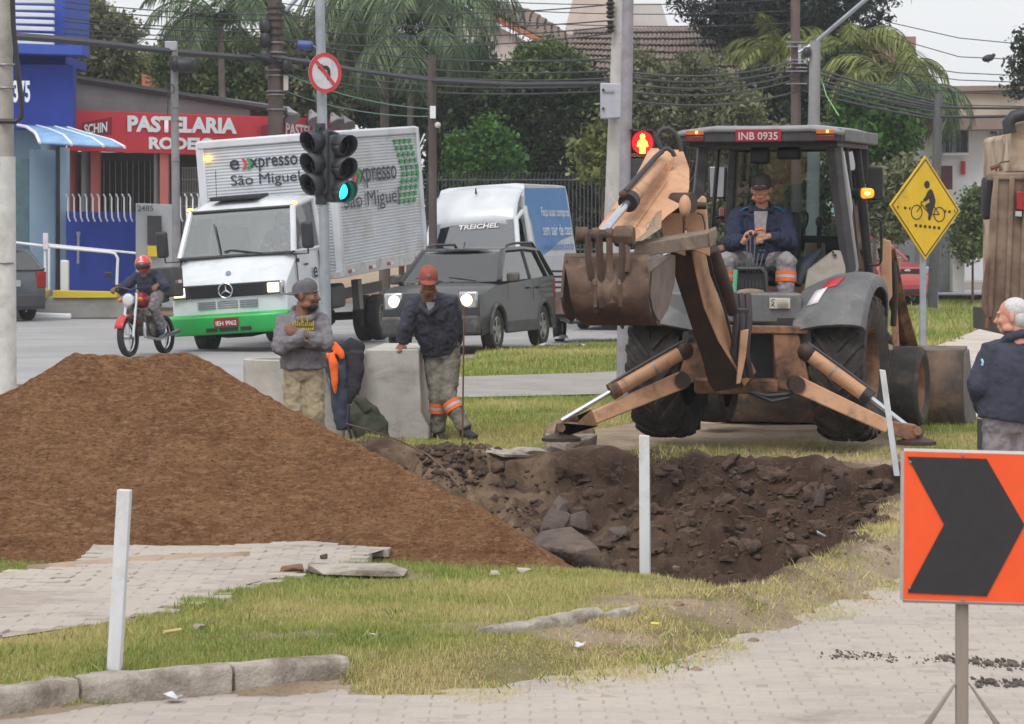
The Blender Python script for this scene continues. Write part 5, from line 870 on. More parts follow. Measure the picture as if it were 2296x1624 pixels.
A0 = lambda s: Vector((s * 0.955, 0.56, 1.49)); A1 = lambda s: Vector((s * 0.86, 0.95, 2.2))
for s in (-1, 1):
    b = MB(); b.tube([A0(s), A1(s)], 0.05, 8); b.tube([(s * 0.95, 1.88, 1.5), (s * 0.86, 1.9, 2.3)], 0.06, 8); b.tube([A1(s), (s * 0.86, 1.9, 2.3)], 0.05, 8); b.tube([A0(s), (s * 0.96, 1.9, 1.5)], 0.03, 8); lk('pillar', b, CABW, T)
    quadpane(T, 'side_window', [A0(s) + Vector((0, 0.1, 0)), (s * 0.95, 1.85, 1.5), (s * 0.86, 1.87, 2.25), A1(s)], GLASS)
    b = MB(); b.b2((s * 0.972, 1.0, 1.25), (s * 0.985, 1.14, 1.28)); lk('door_handle', b, BLK, T)
    for yy in (0.62, 1.72): b = MB(); b.box((s * 0.972, yy, 1.05), (0.012, 0.02, 0.8)); lk('door_seam', b, INT, T)
    for z in (0.95, 1.35): b = MB(); b.cyl((s * 0.985, 0.66, z - 0.03), (s * 0.985, 0.66, z + 0.03), 0.02, n=6); lk('hinge', b, BLK, T)
    b = MB(); b.tube([(s * 0.92, 0.62, 1.45), (s * 1.2, 0.55, 1.45), (s * 1.22, 0.55, 1.95)], 0.015, 6); mr = lk('mirror_arm', b, BLK, T); b = MB(); b.box((s * 1.22, 0.52, 1.74), (0.2, 0.09, 0.42)); lk('mirror', b, BLK, mr, bev=0.05, seg=3)
    wheel(T, (s * 0.80, 1.12, 0.35 + 0.0 * s), 0.39, 0.24, s, STEELRIM, 0, 0.55); 
    for x_ in (0.68, 0.92): wheel(T, (s * x_, 4.7, 0.18 - 0.03 * s), 0.39, 0.22, s, STEELRIM, 0, 0.55)
    b = MB(); b.box((s * 0.80, 0.05, 0.97), (0.28, 0.14, 0.22)); hl = lk('headlight', b, CHROME, T, bev=0.03); b = MB(); b.box((s * 0.78, -0.03, 0.98), (0.19, 0.03, 0.15)); lk('lamp', b, LAMP, hl, bev=0.03, seg=3)
    b = MB(); b.ell((s * 0.88, 0.98, 2.25), (0.05, 0.04, 0.03)); lk('marker_light', b, AMB, T)
quadpane(T, 'windscreen', [A0(-1), A0(1), A1(1), A1(-1)], GLASS)
b = MB(); 
for a_, c_ in ((A0(-1), A0(1)), (A0(1), A1(1)), (A1(1), A1(-1)), (A1(-1), A0(-1))): b.tube([a_ + Vector((0, -0.015, 0)), c_ + Vector((0, -0.015, 0))], 0.028, 6)
lk('windscreen_seal', b, BLK, T)
b = MB(); b.b2((-0.9, 0.6, 0.7), (0.9, 1.9, 1.3)); b.b2((-0.9, 0.6, 1.2), (0.9, 0.95, 1.47)); lk('cabin_tub', b, INT, T)
for s in (-1, 1): b = MB(); b.box((s * 0.48, 1.7, 1.55), (0.5, 0.14, 0.75), (R(-8), 0, 0)); lk('seat', b, INT, T, bev=0.05)
b = MB(); b.tube([(0.45 + 0.22 * math.cos(q), 1.05 + 0.10 * math.sin(q), 1.55 + 0.17 * math.sin(q)) for q in np.linspace(0, 6.283, 19)], 0.014, 6); lk('steering_wheel', b, BLK, T)
b = MB(); b.b2((-0.2, 1.86, 1.7), (0.45, 1.90, 2.05)); lk('rear_shade', b, BOXW, T)
b = MB(); b.tube([(-0.25, 0.52, 1.52), (-0.42, 0.78, 2.0)], 0.012, 5); b.tube([(0.45, 0.52, 1.5), (-0.1, 0.6, 1.58), (-0.2, 0.56, 1.56)], 0.014, 5); lk('wiper', b, BLK, T)
b = MB(); b.b2((-0.9, -0.02, 0.87), (0.9, 0.06, 1.08)); gr_ = lk('grille', b, BLK, T, bev=0.015)
for i in range(6): b = MB(); b.box((0, -0.028, 0.90 + i * 0.031), (1.2, 0.012, 0.012)); lk('grille_slat', b, INT, gr_)
b = MB(); cst = Vector((0, -0.05, 0.975)); b.tube([cst + Vector((0.115 * math.cos(q), 0, 0.115 * math.sin(q))) for q in np.linspace(0, 6.283, 25)], 0.012, 6)
for k in range(3):
    a_ = math.pi / 2 + k * 2.0944; e = cst + Vector((0.112 * math.cos(a_), 0, 0.112 * math.sin(a_))); sd = Vector((-math.sin(a_), 0, math.cos(a_))) * 0.02; b.add([cst + sd, cst - sd, e, cst + Vector((0, -0.015, 0))], [(0, 2, 3), (1, 3, 2), (0, 1, 2), (0, 3, 1)])
lk('star_emblem', b, CHROME, gr_)
b = MB(); b.lathe([(0.001, 0), (0.045, 0), (0.04, 0.008), (0.001, 0.01)], (-0.02, 0.18, 1.235), (0, -0.85, 0.5), 16); lk('badge', b, mat('badge_blue', S(120, 140, 176)), T)
for x0, x1 in ((-0.5, -0.2), (-0.17, 0.17), (0.2, 0.5)):
    for i in range(4): b = MB(); b.b2((x0, -0.008, 0.70 + i * 0.033), (x1, 0.02, 0.712 + i * 0.033)); lk('vent_slot', b, mat('slot_grey', S(120, 128, 132)), T)
b = MB(); b.rings([[(x_, yo - 0.12, 0.30), (x_, yo - 0.16, 0.36), (x_, yo - 0.16, 0.58), (x_, yo - 0.10, 0.62), (x_, yo + 0.1, 0.62), (x_, yo + 0.1, 0.30)] for x_, yo in ((-1.0, 0.22), (-0.98, 0.12), (-0.85, 0.02), (-0.5, 0.0), (0.5, 0.0), (0.85, 0.02), (0.98, 0.12), (1.0, 0.22))]); bp = lk('bumper', b, GREEN, T, bev=0.015, sm=35)
b = MB(); b.b2((-0.18, -0.185, 0.42), (0.22, -0.165, 0.56)); pl_ = lk('number_plate', b, PLATE_R, bp, bev=0.005)
text('IEH 9962', LETW, pl_, T.matrix_basis @ Vector((-0.15, -0.188, 0.44)), T.matrix_basis.to_3x3() @ Vector((1, 0, 0)), T.matrix_basis.to_3x3() @ Vector((0, 0, 1)), 0.34, 0.075, 0.02, depth=0.004) if False else None
for x0, x1 in ((-0.33, -0.14), (-0.11, 0.2), (0.24, 0.42)): b = MB(); b.b2((x0, -0.168, 0.345), (x1, -0.14, 0.405)); lk('slot', b, BLK, bp)
b = MB(); b.cyl((-0.75, 1.12, 0.39), (0.75, 1.12, 0.39), 0.05, n=8); b.tube([(-0.6, 0.5, 0.3), (-0.2, 0.45, 0.24), (0.2, 0.45, 0.24), (0.6, 0.5, 0.3)], 0.04, 6); b.b2((-0.42, 0.5, 0.5), (-0.34, 6.6, 0.68)); b.b2((0.34, 0.5, 0.5), (0.42, 6.6, 0.68)); b.cyl((-0.75, 4.7, 0.22), (0.75, 4.7, 0.2), 0.07, n=8); b.ell((0, 4.7, 0.21), 0.17); lk('chassis', b, BLK, T)
b = MB(); b.b2((0.5, 2.2, 0.45), (0.95, 3.0, 0.85)); lk('fuel_tank', b, BLK, T, bev=0.06); b = MB(); b.b2((0.80, 3.75, 0.35), (0.92, 3.95, 0.85)); lk('mudguard', b, mat('mud_grey', S(110, 104, 100)), T); b = MB(); b.b2((0.6, 1.7, 0.42), (0.98, 2.05, 0.5)); lk('step', b, BLK, T)
b = MB(); b.cyl((-0.5, 1.2, 2.4), (-0.5, 1.25, 2.85), 0.006, n=5); lk('aerial', b, BLK, T); b = MB(); b.b2((-0.55, 1.0, 2.36), (0.25, 1.6, 2.43)); lk('roof_hatch', b, INT, T, bev=0.02)
# cargo body: corrugated sheet, corner posts, roof
BW, BF, BR, BB, BT = 1.15, 2.25, 7.0, 0.96, 3.32
b = MB(); b.b2((-BW + 0.03, BF + 0.03, BB + 0.03), (BW - 0.03, BR - 0.03, BT - 0.03)); box = lk('cargo_body', b, BOXW, T)
def corr(name, o, ex, L_, n, z0, z1, nz):
    rows = []; step = (z1 - z0) / n
    for i in range(n):
        for k, dd in ((0.0, 0.0), (0.35, 0.0), (0.5, 0.018), (0.85, 0.018)): rows.append((z0 + (i + k) * step, dd))
    rows.append((z1, 0)); b = MB(); b.grid([[Vector(o) + Vector((0, 0, z)) + Vector(nz) * d_, Vector(o) + Vector(ex) * L_ + Vector((0, 0, z)) + Vector(nz) * d_] for z, d_ in rows]); return lk(name, b, BOXW, box, sm=0)
corr('front_sheet', (-BW + 0.08, BF + 0.02, 0), (1, 0, 0), 2 * BW - 0.16, 42, BB + 0.1, BT - 0.12, (0, -1, 0)); corr('side_sheet', (BW - 0.02, BF + 0.12, 0), (0, 1, 0), BR - BF - 0.2, 40, BB + 0.2, BT - 0.12, (1, 0, 0))
for x_ in (-BW + 0.03, BW - 0.03):
    for y_ in (BF + 0.05, BR - 0.05): b = MB(); b.box((x_, y_, (BB + BT) / 2), (0.14, 0.14, BT - BB)); lk('corner_post', b, BOXW, box, bev=0.02)
b = MB()
for x_ in (-BW, BW): b.box((x_, (BF + BR) / 2, BT - 0.05), (0.06, BR - BF, 0.12))
b.box((0, BF, BT - 0.05), (2 * BW, 0.07, 0.12)); b.box((0, (BF + BR) / 2, BT), (2 * BW, BR - BF, 0.05)); lk('roof_edge', b, BOXW, box, bev=0.02)
b = MB(); b.box((BW + 0.0, (BF + BR) / 2, BB + 0.1), (0.07, BR - BF, 0.2)); b.box((0, BF, BB + 0.05), (2 * BW, 0.06, 0.12)); lk('bottom_rail', b, mat('rail_white', S(196, 196, 198), S(176, 172, 170), 0.6, dirt=S(140, 120, 110), dsc=2), box, bev=0.01)
for i, y_ in enumerate((2.5, 3.6, 4.6, 6.2)):
    b = MB(); b.b2((BW + 0.035, y_, BB + 0.06), (BW + 0.045, y_ + 0.16, BB + 0.11)); lk('reflector', b, REDL, box); b = MB(); b.b2((BW + 0.035, y_ + 0.17, BB + 0.06), (BW + 0.045, y_ + 0.32, BB + 0.11)); lk('reflector', b, LETW, box)
b = MB(); b.ell((-BW + 0.17, BF - 0.03, BT - 0.27), (0.06, 0.03, 0.05)); lk('marker_light', b, AMB, box)
def ltext(s, m, par, o, ex, ey, w, h, bold=0.0, depth=0.006, **k):
    M_ = top(par).matrix_basis; return text(s, m, par, M_ @ Vector(o), M_.to_3x3() @ Vector(ex), M_.to_3x3() @ Vector(ey), w, h, bold, depth, **k)
bpy.context.view_layer.update()
ltext('IEH 9962', LETW, pl_, (-0.15, -0.19, 0.44), (1, 0, 0), (0, 0, 1), 0.34, 0.075, 0.02)
def logo(par, o, ex, nz_, sc_, wide=1.0):
    o = Vector(o); ex = Vector(ex); ez = Vector((0, 0, 1)); k = dict(depth=0.014)
    ltext('e', LNAVY, par, o + ez * 0.37 * sc_, ex, ez, 0.2 * sc_ * wide, 0.2 * sc_, 0.015, **k)
    for i, m_ in enumerate((LRED, LGRN)):
        b = MB(); q = o + ex * ((0.25 + 0.10 * i) * sc_ * wide) + ez * 0.36 * sc_ + Vector(nz_) * 0.012; w_ = 0.06 * sc_ * wide; hh = 0.22 * sc_
        b.poly3([q, q + ex * w_, q + ex * (2 * w_) + ez * hh / 2, q + ex * w_ + ez * hh, q + ez * hh, q + ex * w_ + ez * hh / 2], Vector(nz_) * 0.006); lk('logo_chevron', b, m_, par)
    ltext('xpresso', LNAVY, par, o + ex * (0.42 * sc_ * wide) + ez * 0.30 * sc_, ex, ez, 0.98 * sc_ * wide, 0.27 * sc_, 0.012, **k); ltext('São Miguel', LNAVY, par, o, ex, ez, 1.42 * sc_ * wide, 0.27 * sc_, 0.0, **k)
logo(box, (-0.62, BF, 2.52), (1, 0, 0), (0, -1, 0), 0.84)
logo(box, (BW + 0.02, 2.55, 1.98), (0, 1, 0), (1, 0, 0), 1.25, 1.7)
for i in range(4):
    for kx in range(10):
        z0_ = 2.02 + kx * 0.115; yo = 5.6 + 0.28 * i + 0.34 * (1 - abs(kx - 4.5) / 4.5); b = MB(); b.b2((BW + 0.012, yo, z0_), (BW + 0.022, yo + 0.13, z0_ + 0.08)); lk('logo_bar', b, LGRN, box)
ltext('e', LNAVY, cab, (0.965, 1.36, 1.02), (0, 1, 0), (0, 0, 1), 0.2, 0.18, 0.02, depth=0.02)
# driver, a dim figure behind the wheel
# ---- delivery van
VW = mat('van_white', S(216, 220, 226), None, 0.3, sc=2, coat=0.4); VB = mat('van_blue', S(92, 146, 204), S(84, 136, 196), 0.35, coat=0.4)
p0 = P(1040, 710, 61)
Vn = thing('delivery_van', 'white high roofed van with blue livery behind the dark off roader', 'van', (p0.x, 61, 0.0), (0, R(-4.0), R(-15)))
H1 = 2.78; prof = [(0.0, 0.35), (0.0, 0.8), (0.12, 0.95), (0.75, 1.22), (0.85, 1.3), (5.35, 1.3), (5.4, 0.4), (5.0, 0.35)] + arch(4.4, 0.34, 0.42) + arch(1.0, 0.34, 0.42)
b = MB(); b.rings([[(s * 0.98, y + 0.16 * abs(s) ** 5 * (y < 0.9), z) for y, z in prof] for s in (-1, -0.95, -0.7, 0, 0.7, 0.95, 1)]); lk('lower_body', b, VW, Vn, sm=32)
pu = [(1.75, 1.302), (1.75, 2.55), (1.85, 2.62), (2.0, H1), (5.3, H1), (5.36, 2.6), (5.35, 1.302)]
b = MB(); b.rings([[(s * (0.98 - 0.12 * max(0, z - 1.3) / 1.45), y, z - 0.05 * abs(s) ** 8 * (z > 2.5)) for y, z in pu] for s in (-1, -0.96, -0.8, 0, 0.8, 0.96, 1)]); lk('upper_body', b, VW, Vn, sm=32)
b = MB(); rf = [[(s * 0.86, y, z - 0.1 * abs(s) ** 4) for s in (-1, -0.9, -0.5, 0, 0.5, 0.9, 1)] for y, z in ((1.12, 2.02), (1.2, 2.2), (1.4, 2.48), (1.65, 2.66), (2.05, H1))]; b.grid(rf); o = lk('cab_roof', b, VW, Vn, sm=60); o.modifiers.new('thick', 'SOLIDIFY').thickness = 0.08
VA0 = lambda s: Vector((s * 0.95, 0.84, 1.28)); VA1 = lambda s: Vector((s * 0.86, 1.16, 2.05))
quadpane(Vn, 'windscreen', [VA0(-1), VA0(1), VA1(1), VA1(-1)], DGLASS)
b = MB(); b.b2((-0.92, 0.9, 0.6), (0.92, 1.74, 1.27)); lk('cabin_tub', b, INT, Vn)
for s in (-1, 1):
    b = MB(); b.tube([VA0(s), VA1(s), (s * 0.87, 1.6, 2.2)], 0.05, 8); b.tube([(s * 0.97, 1.72, 1.3), (s * 0.87, 1.76, 2.3)], 0.07, 8); lk('pillar', b, VW, Vn); quadpane(Vn, 'side_window', [VA0(s) + Vector((0, 0.1, 0)), (s * 0.97, 1.68, 1.3), (s * 0.88, 1.7, 2.05), VA1(s)], DGLASS)
    b = MB(); b.box((s * 1.1, 1.0, 1.45), (0.22, 0.12, 0.3)); lk('mirror', b, BLK, Vn, bev=0.04); wheel(Vn, (s * 0.86, 1.0, 0.34), 0.34, 0.22, s, STEELRIM, 0); wheel(Vn, (s * 0.86, 4.4, 0.34), 0.34, 0.22, s, STEELRIM, 0)
    b = MB(); b.box((s * 0.74, 0.08, 0.82), (0.34, 0.14, 0.22)); lk('headlight', b, CHROME, Vn, bev=0.04)
b = MB(); b.b2((-0.55, -0.02, 0.62), (0.55, 0.05, 0.86)); lk('grille', b, BLK, Vn, bev=0.02)
def sidepanel(nm, pts, m): 
    xs = lambda z: 0.98 - 0.12 * max(0, z - 1.3) / 1.45 + 0.006; b = MB(); n_ = len(pts); a = [Vector((xs(z), y, z)) for y, z in pts]; b.add(a + [p + Vector((-0.004, 0, 0)) for p in a], [tuple(range(n_)), tuple(range(2 * n_ - 1, n_ - 1, -1))] + [(i, (i + 1) % n_, n_ + (i + 1) % n_, n_ + i) for i in range(n_)]); return lk(nm, b, m, Vn, sm=0)
sidepanel('blue_livery', [(1.78, 2.3), (1.95, 2.66), (5.2, 2.7), (5.3, 1.72), (4.2, 1.62), (3.2, 1.42), (2.5, 1.31), (2.15, 1.31), (2.1, 2.0)], VB)
b = MB(); b.rings([[(0.99, y, 2.33), (0.99, y, 2.36), (0.95, y, 2.36), (0.95, y, 2.33)] for y in (2.0, 5.3)]); lk('rub_strip', b, BLK, Vn) if False else None
LB = mat('letter_pale', S(214, 222, 232), None, 0.6); LBL = mat('letter_blue', S(96, 140, 190), None, 0.6); LBG = mat('letter_slate', S(110, 140, 176), None, 0.6)
for s_, m_, y0_, z0_, w_, h_, x_ in (('Faça suas compras', LB, 2.9, 2.05, 2.25, 0.24, 0.926), ('sem sair de casa', LB, 2.8, 1.72, 2.4, 0.24, 0.954), ('www.lotreichel.com.br', LBL, 2.7, 1.42, 2.5, 0.17, 0.975)): ltext(s_, m_, Vn, (x_, y0_, z0_), (0, 1, 0), (-0.08, 0, 1), w_, h_, 0.015, depth=0.012)
ltext('TREICHEL', LETW, Vn, (-0.28, 1.09, 1.91), (1, 0, 0), (0, 0.38, 1), 0.8, 0.1, 0.03, depth=0.02, shear=0.15)
b = MB(); b.cyl((0.0, 1.5, 2.6), (0, 1.5, 2.72), 0.025, 0.01, 6); lk('aerial', b, BLK, Vn)
# ---- small rusty trailer hitched behind the off roader
p0 = P(1300, 755, 54.0); Tr = thing('utility_trailer', 'small rusty slat sided trailer behind the dark off roader', 'trailer', (p0.x, 53.2, 0.0), (0, 0, R(-12)))
RUSTP = mat('trailer_brown', S(120, 98, 88), S(96, 80, 74), 0.8, sc=4, dirt=S(150, 128, 112), dsc=3)
b = MB(); b.b2((-0.62, 0.3, 0.42), (0.62, 2.4, 0.5)); fl = lk('floor', b, BLK, Tr); 
b = MB(); b.b2((-0.62, 0.28, 0.5), (0.62, 0.32, 0.86)); lk('front_board', b, RUSTP, Tr); b = MB(); b.b2((0.58, 0.3, 0.5), (0.62, 2.4, 0.86)); lk('side_board', b, RUSTP, Tr); b = MB(); b.b2((-0.62, 0.3, 0.5), (-0.58, 2.4, 0.86)); lk('side_board', b, RUSTP, Tr)
for z in (0.93, 1.02, 1.11, 1.2):
    b = MB(); b.b2((-0.63, 0.28, z), (0.63, 0.31, z + 0.035)); lk('slat', b, BLK, Tr); b = MB(); b.b2((0.6, 0.3, z), (0.63, 2.4, z + 0.035)); lk('slat', b, BLK, Tr)
for x_, y_ in ((-0.6, 0.3), (0.6, 0.3), (-0.2, 0.29), (0.25, 0.29), (0.61, 1.3), (0.61, 2.38)): b = MB(); b.b2((x_ - 0.025, y_ - 0.025, 0.45), (x_ + 0.025, y_ + 0.025, 1.24)); lk('stake', b, BLK, Tr)
for s in (-1, 1): wheel(Tr, (s * 0.6, 1.2, 0.24), 0.24, 0.16, s, mat('cream_rim', S(176, 168, 148), None, 0.6), 0, 0.68)
b = MB(); b.tube([(-0.4, 0.3, 0.42), (0, -0.9, 0.4)], 0.03, 6); b.tube([(0.4, 0.3, 0.42), (0, -0.9, 0.4)], 0.03, 6); lk('drawbar', b, BLK, Tr)
# ---- motorcycle
MBK = thing('motorcycle', 'small red motorcycle with a black delivery box', 'motorcycle', (P(282, 800, 48.2).x - 0.02, 47.7, 0.012), (0, R(-4), R(-19)))
MRED = mat('moto_red', S(150, 34, 44), S(128, 28, 38), 0.3, coat=0.5)
def thinwheel(y, r, w):
    b = MB(); b.lathe([(r * 0.78, -w / 2), (r * 0.95, -w / 2), (r, 0), (r * 0.95, w / 2), (r * 0.78, w / 2)], (0, y, r), (1, 0, 0), 32, cap=False); wh = lk('wheel', b, RUB, MBK, sm=50); b = MB(); b.lathe([(r * 0.8, -0.015), (r * 0.74, -0.012), (r * 0.74, 0.012), (r * 0.8, 0.015)], (0, y, r), (1, 0, 0), 32, cap=False)
    for i in range(10): a = i * 0.6283; b.cyl((0.02 * (-1) ** i, y, r), (0, y + r * 0.78 * math.cos(a), r + r * 0.78 * math.sin(a)), 0.005, n=4)
    b.cyl((-0.06, y, r), (0.06, y, r), 0.04, n=10); lk('rim', b, CHROME, wh)
thinwheel(0.3, 0.30, 0.09); thinwheel(1.55, 0.30, 0.10)
b = MB(); b.rings([[(x_, 0.3 + 0.34 * math.cos(a), 0.30 + 0.34 * math.sin(a)) for x_ in (-0.07, -0.03, 0.03, 0.07)] for a in np.linspace(0.6, 2.7, 9)], cap=False, close=False); o = lk('front_fender', b, mat('moto_bright_red', S(196, 40, 56), None, 0.3, coat=0.4), MBK, sm=60); o.modifiers.new('thick', 'SOLIDIFY').thickness = 0.01
for s in (-1, 1):
    b = MB(); b.cyl((s * 0.085, 0.30, 0.30), (s * 0.085, 0.52, 0.95), 0.022, n=8); lk('fork', b, CHROME, MBK)
    b = MB(); b.tube([(0, 0.55, 1.0), (s * 0.2, 0.55, 1.06), (s * 0.36, 0.66, 1.03)], 0.013, 6); lk('handlebar', b, BLK, MBK)
    b = MB(); b.tube([(s * 0.28, 0.58, 1.06), (s * 0.36, 0.55, 1.22)], 0.007, 5); m_ = lk('mirror_stem', b, BLK, MBK); b = MB(); b.box((s * 0.38, 0.54, 1.26), (0.13, 0.03, 0.08)); lk('mirror', b, BLK, m_, bev=0.02)
    b = MB(); b.ell((s * 0.17, 0.46, 0.86), (0.04, 0.04, 0.035), None, 10, 6); lk('indicator', b, AMBER, MBK)
    b = MB(); b.cyl((s * 0.1, 1.0, 0.33), (s * 0.26, 1.0, 0.33), 0.015, n=6); lk('footpeg', b, BLK, MBK)
b = MB(); b.lathe([(0.04, 0), (0.09, 0.05), (0.10, 0.11), (0.095, 0.12)], (0, 0.5, 0.86), (0, -1, 0), 20); hl = lk('headlight', b, CHROME, MBK, sm=50); b = MB(); b.ell((0, 0.375, 0.86), (0.09, 0.025, 0.09)); lk('lens', b, mat('lamp_lens', S(206, 210, 212), None, 0.15), hl)
b = MB(); b.ell((0, 0.82, 0.84), (0.14, 0.27, 0.13), (R(-8), 0, 0)); lk('fuel_tank', b, MRED, MBK, sm=60); b = MB(); b.box((0, 1.28, 0.82), (0.24, 0.65, 0.09), (R(4), 0, 0)); lk('seat', b, BLK, MBK, bev=0.03, seg=3)
b = MB(); b.box((0, 0.85, 0.45), (0.22, 0.3, 0.3)); b.cyl((0, 0.75, 0.5), (0, 0.62, 0.66), 0.09, n=12); b.ell((0.13, 0.9, 0.4), (0.05, 0.12, 0.12)); b.ell((-0.13, 0.9, 0.4), (0.05, 0.12, 0.12)); lk('engine', b, mat('engine_grey', S(112, 108, 104), S(80, 76, 74), 0.5, 0.5, sc=10), MBK, bev=0.01)
b = MB(); b.tube([(0.12, 0.62, 0.5), (0.14, 0.6, 0.3), (0.15, 1.0, 0.24), (0.17, 1.75, 0.34)], 0.03, 8); lk('exhaust', b, CHROME, MBK); b = MB(); b.tube([(0, 0.55, 0.95), (0, 0.62, 0.35), (0, 1.1, 0.3), (0, 1.55, 0.3)], 0.03, 6); b.tube([(0, 0.58, 0.85), (0, 1.5, 0.75)], 0.025, 6); lk('frame', b, BLK, MBK)
b = MB(); b.box((0, 1.75, 1.10), (0.42, 0.4, 0.46)); bx = lk('delivery_box', b, mat('delivery_black', S(70, 66, 64), S(54, 50, 50), 0.6), MBK, bev=0.03); b = MB(); b.box((0.214, 1.68, 1.1), (0.006, 0.1, 0.05)); lk('reflector', b, REDL, bx); b = MB(); b.box((0.214, 1.8, 1.1), (0.006, 0.12, 0.05)); lk('reflector', b, LETW, bx)
# ---- rusty tipper at the right edge
p0 = P(2300, 790, 40); TT = thing('tipper_truck', 'rust streaked tipper truck body at the right edge of the lawn', 'truck', (p0.x, 40, 0.0))
RB = mat('rusty_beige', S(146, 126, 110), S(118, 98, 86), 0.85, sc=1.6, bump=0.5, bsc=18, dirt=S(92, 68, 56), dsc=1.6, damt=(0.44, 0.66)); RB2 = mat('rusty_pale', S(186, 168, 148), S(150, 126, 106), 0.85, sc=2.2, bump=0.4, dirt=S(112, 76, 56), dsc=2.2, damt=(0.5, 0.7))
def tw(b, nm, m, par=TT, **k): return mk(nm, b, m, par, **k)
Yt = 40; b = MB(); pr = [(2228, 398), (2222, 440), (2216, 520), (2208, 600), (2200, 650), (2200, 690), (2207, 712), (2222, 728), (2560, 740), (2560, 392)]
b.poly3([P(u, v, Yt) for u, v in pr], (0.36, 2.2, 0)); tw(b, 'tailgate', RB, bev=0.04)
for u in (2226, 2262, 2294): b = MB(); b.poly3([P(u, 396, Yt), P(u + 11, 396, Yt), P(u - 2, 712, Yt), P(u - 13, 712, Yt)], (0, -0.06, 0)); tw(b, 'rib', RB, bev=0.012)
b = MB(); b.poly3([P(2222, 388, Yt - 0.05), P(2560, 382, Yt - 0.05), P(2560, 402, Yt - 0.05), P(2222, 404, Yt - 0.05)], (0, 0.4, 0)); tw(b, 'top_rail', RB, bev=0.02)
b = MB(); b.poly3([P(2268, 290, Yt + 0.4), P(2278, 276, Yt + 0.4), P(2330, 270, Yt + 0.4), P(2330, 388, Yt + 0.4), P(2262, 388, Yt + 0.4)], (0, 0.5, 0)); tw(b, 'headboard_post', RB2, bev=0.03)
b = MB(); b.tube([P(2264, 300, Yt + 0.3), P(2260, 276, Yt + 0.3), P(2272, 262, Yt + 0.3), P(2300, 256, Yt + 0.3), P(2340, 258, Yt + 0.3)], 0.085, 10); tw(b, 'hose', BLK)
b = MB(); b.tube([P(2232, 385, Yt + 0.1), P(2234, 372, Yt + 0.1), P(2244, 364, Yt + 0.1), P(2262, 362, Yt + 0.1)], 0.012, 6); tw(b, 'pipe', BLK); b = MB(); b.tube([P(2220, 378, Yt), P(2240, 372, Yt), P(2244, 384, Yt)], 0.03, 7); tw(b, 'hinge', mat('rust_brown', S(118, 76, 52), S(90, 58, 44), 0.9))
b = MB(); W4(b, 2203, 2228, 396, 495, 393, 490, Yt + 0.9, Yt + 0.9, th=0.2); tw(b, 'mirror', BLK, bev=0.05)
b = MB(); W4(b, 2278, 2298, 430, 470, 430, 472, Yt - 0.08, Yt - 0.08, th=0.06); tw(b, 'tail_light', REDL, bev=0.01); b = MB(); W4(b, 2276, 2290, 474, 485, 474, 486, Yt - 0.08, Yt - 0.08, th=0.05); tw(b, 'number_plate', PLATE_G)
b = MB(); b.tube([P(2215, 714, Yt), P(2212, 728, Yt - 0.05), P(2211, 736, Yt - 0.05)], 0.03, 7); tw(b, 'hook', MATS['rust_brown']) 
for u in (2262, 2330): b = MB(); b.lathe([(0.3, -0.14), (0.48, -0.14), (0.5, -0.1), (0.5, 0.1), (0.48, 0.14), (0.3, 0.14)], Vector(((u + 120 - CU) * 41 / F, 41.2, 0.5)), (1, 0, 0), 28); tw(b, 'wheel', RUB)
b = MB(); b.b2((P(2310, 700, 40).x, 40.4, 0.55), (P(2560, 700, 40).x, 45, 0.85)); tw(b, 'chassis', BLK); b = MB(); W4(b, 2250, 2560, 300, 690, 300, 690, 43, 43, th=2.0); tw(b, 'cab', RB2, bev=0.08)
# ------------------------------------------------------------------ backhoe loader
TAN = mat('machine_tan', S(202, 158, 124), S(182, 136, 104), 0.6, sc=3.5, bump=0.25, bsc=40, dirt=S(118, 88, 68), dsc=4.5, damt=(0.54, 0.76)); TAND = mat('machine_tan_grimy', S(160, 117, 87), S(124, 90, 67), 0.7, sc=5, bump=0.4, bsc=40, dirt=S(62, 46, 38), dsc=3.5, damt=(0.42, 0.64)); GRIME_SHADE = mat('grease_and_shade_brown', S(72, 50, 40), S(50, 36, 30), 0.6, sc=5, bump=0.4, bsc=40, dirt=S(36, 28, 26), dsc=3)  # dark brown: grease on the joints, grease plus painted shade under the boom
FGREY = mat('fender_grey', S(104, 104, 106), S(86, 87, 89), 0.55, sc=5, bump=0.15, dirt=S(132, 128, 122), dsc=4, damt=(0.55, 0.75)); CGREY = mat('frame_grey', S(112, 114, 118), S(96, 98, 102), 0.6, sc=5, dirt=S(132, 126, 118), dsc=5, damt=(0.55, 0.75)); BUCK = mat('bucket_brown', S(104, 80, 66), S(76, 56, 46), 0.75, sc=5, bump=0.5, bsc=30, dirt=S(128, 108, 90), dsc=4, damt=(0.5, 0.7)); BEAMM = mat('beam_steel', S(124, 110, 98), S(104, 90, 80), 0.75, sc=6, bump=0.3, dirt=S(150, 132, 112), dsc=6)
ROD = mat('chromed_rod', S(206, 210, 216), None, 0.2, 0.85); PBLK = mat('post_black', S(58, 56, 60), S(46, 45, 48), 0.5, dirt=S(84, 80, 76), dsc=5); CONS = mat('console_beige', S(150, 142, 132), S(134, 126, 116), 0.7, dirt=S(118, 108, 98), dsc=5); HOSE = mat('hose', S(66, 58, 64), None, 0.6); MUDT = mat('tractor_tyre', S(62, 58, 56), S(42, 40, 40), 0.9, sc=7, bump=0.5, bsc=40, dirt=S(96, 84, 74), dsc=4, damt=(0.5, 0.7)); TGLASS = glass('cab_glass', (0.66, 0.76, 0.74), 0.12)
BH = thing('backhoe_loader', 'tan backhoe loader with grey fenders parked on its stabilisers at the pit', 'backhoe', (2.207, 28.6, 0.0), (0, 0, R(-18)))
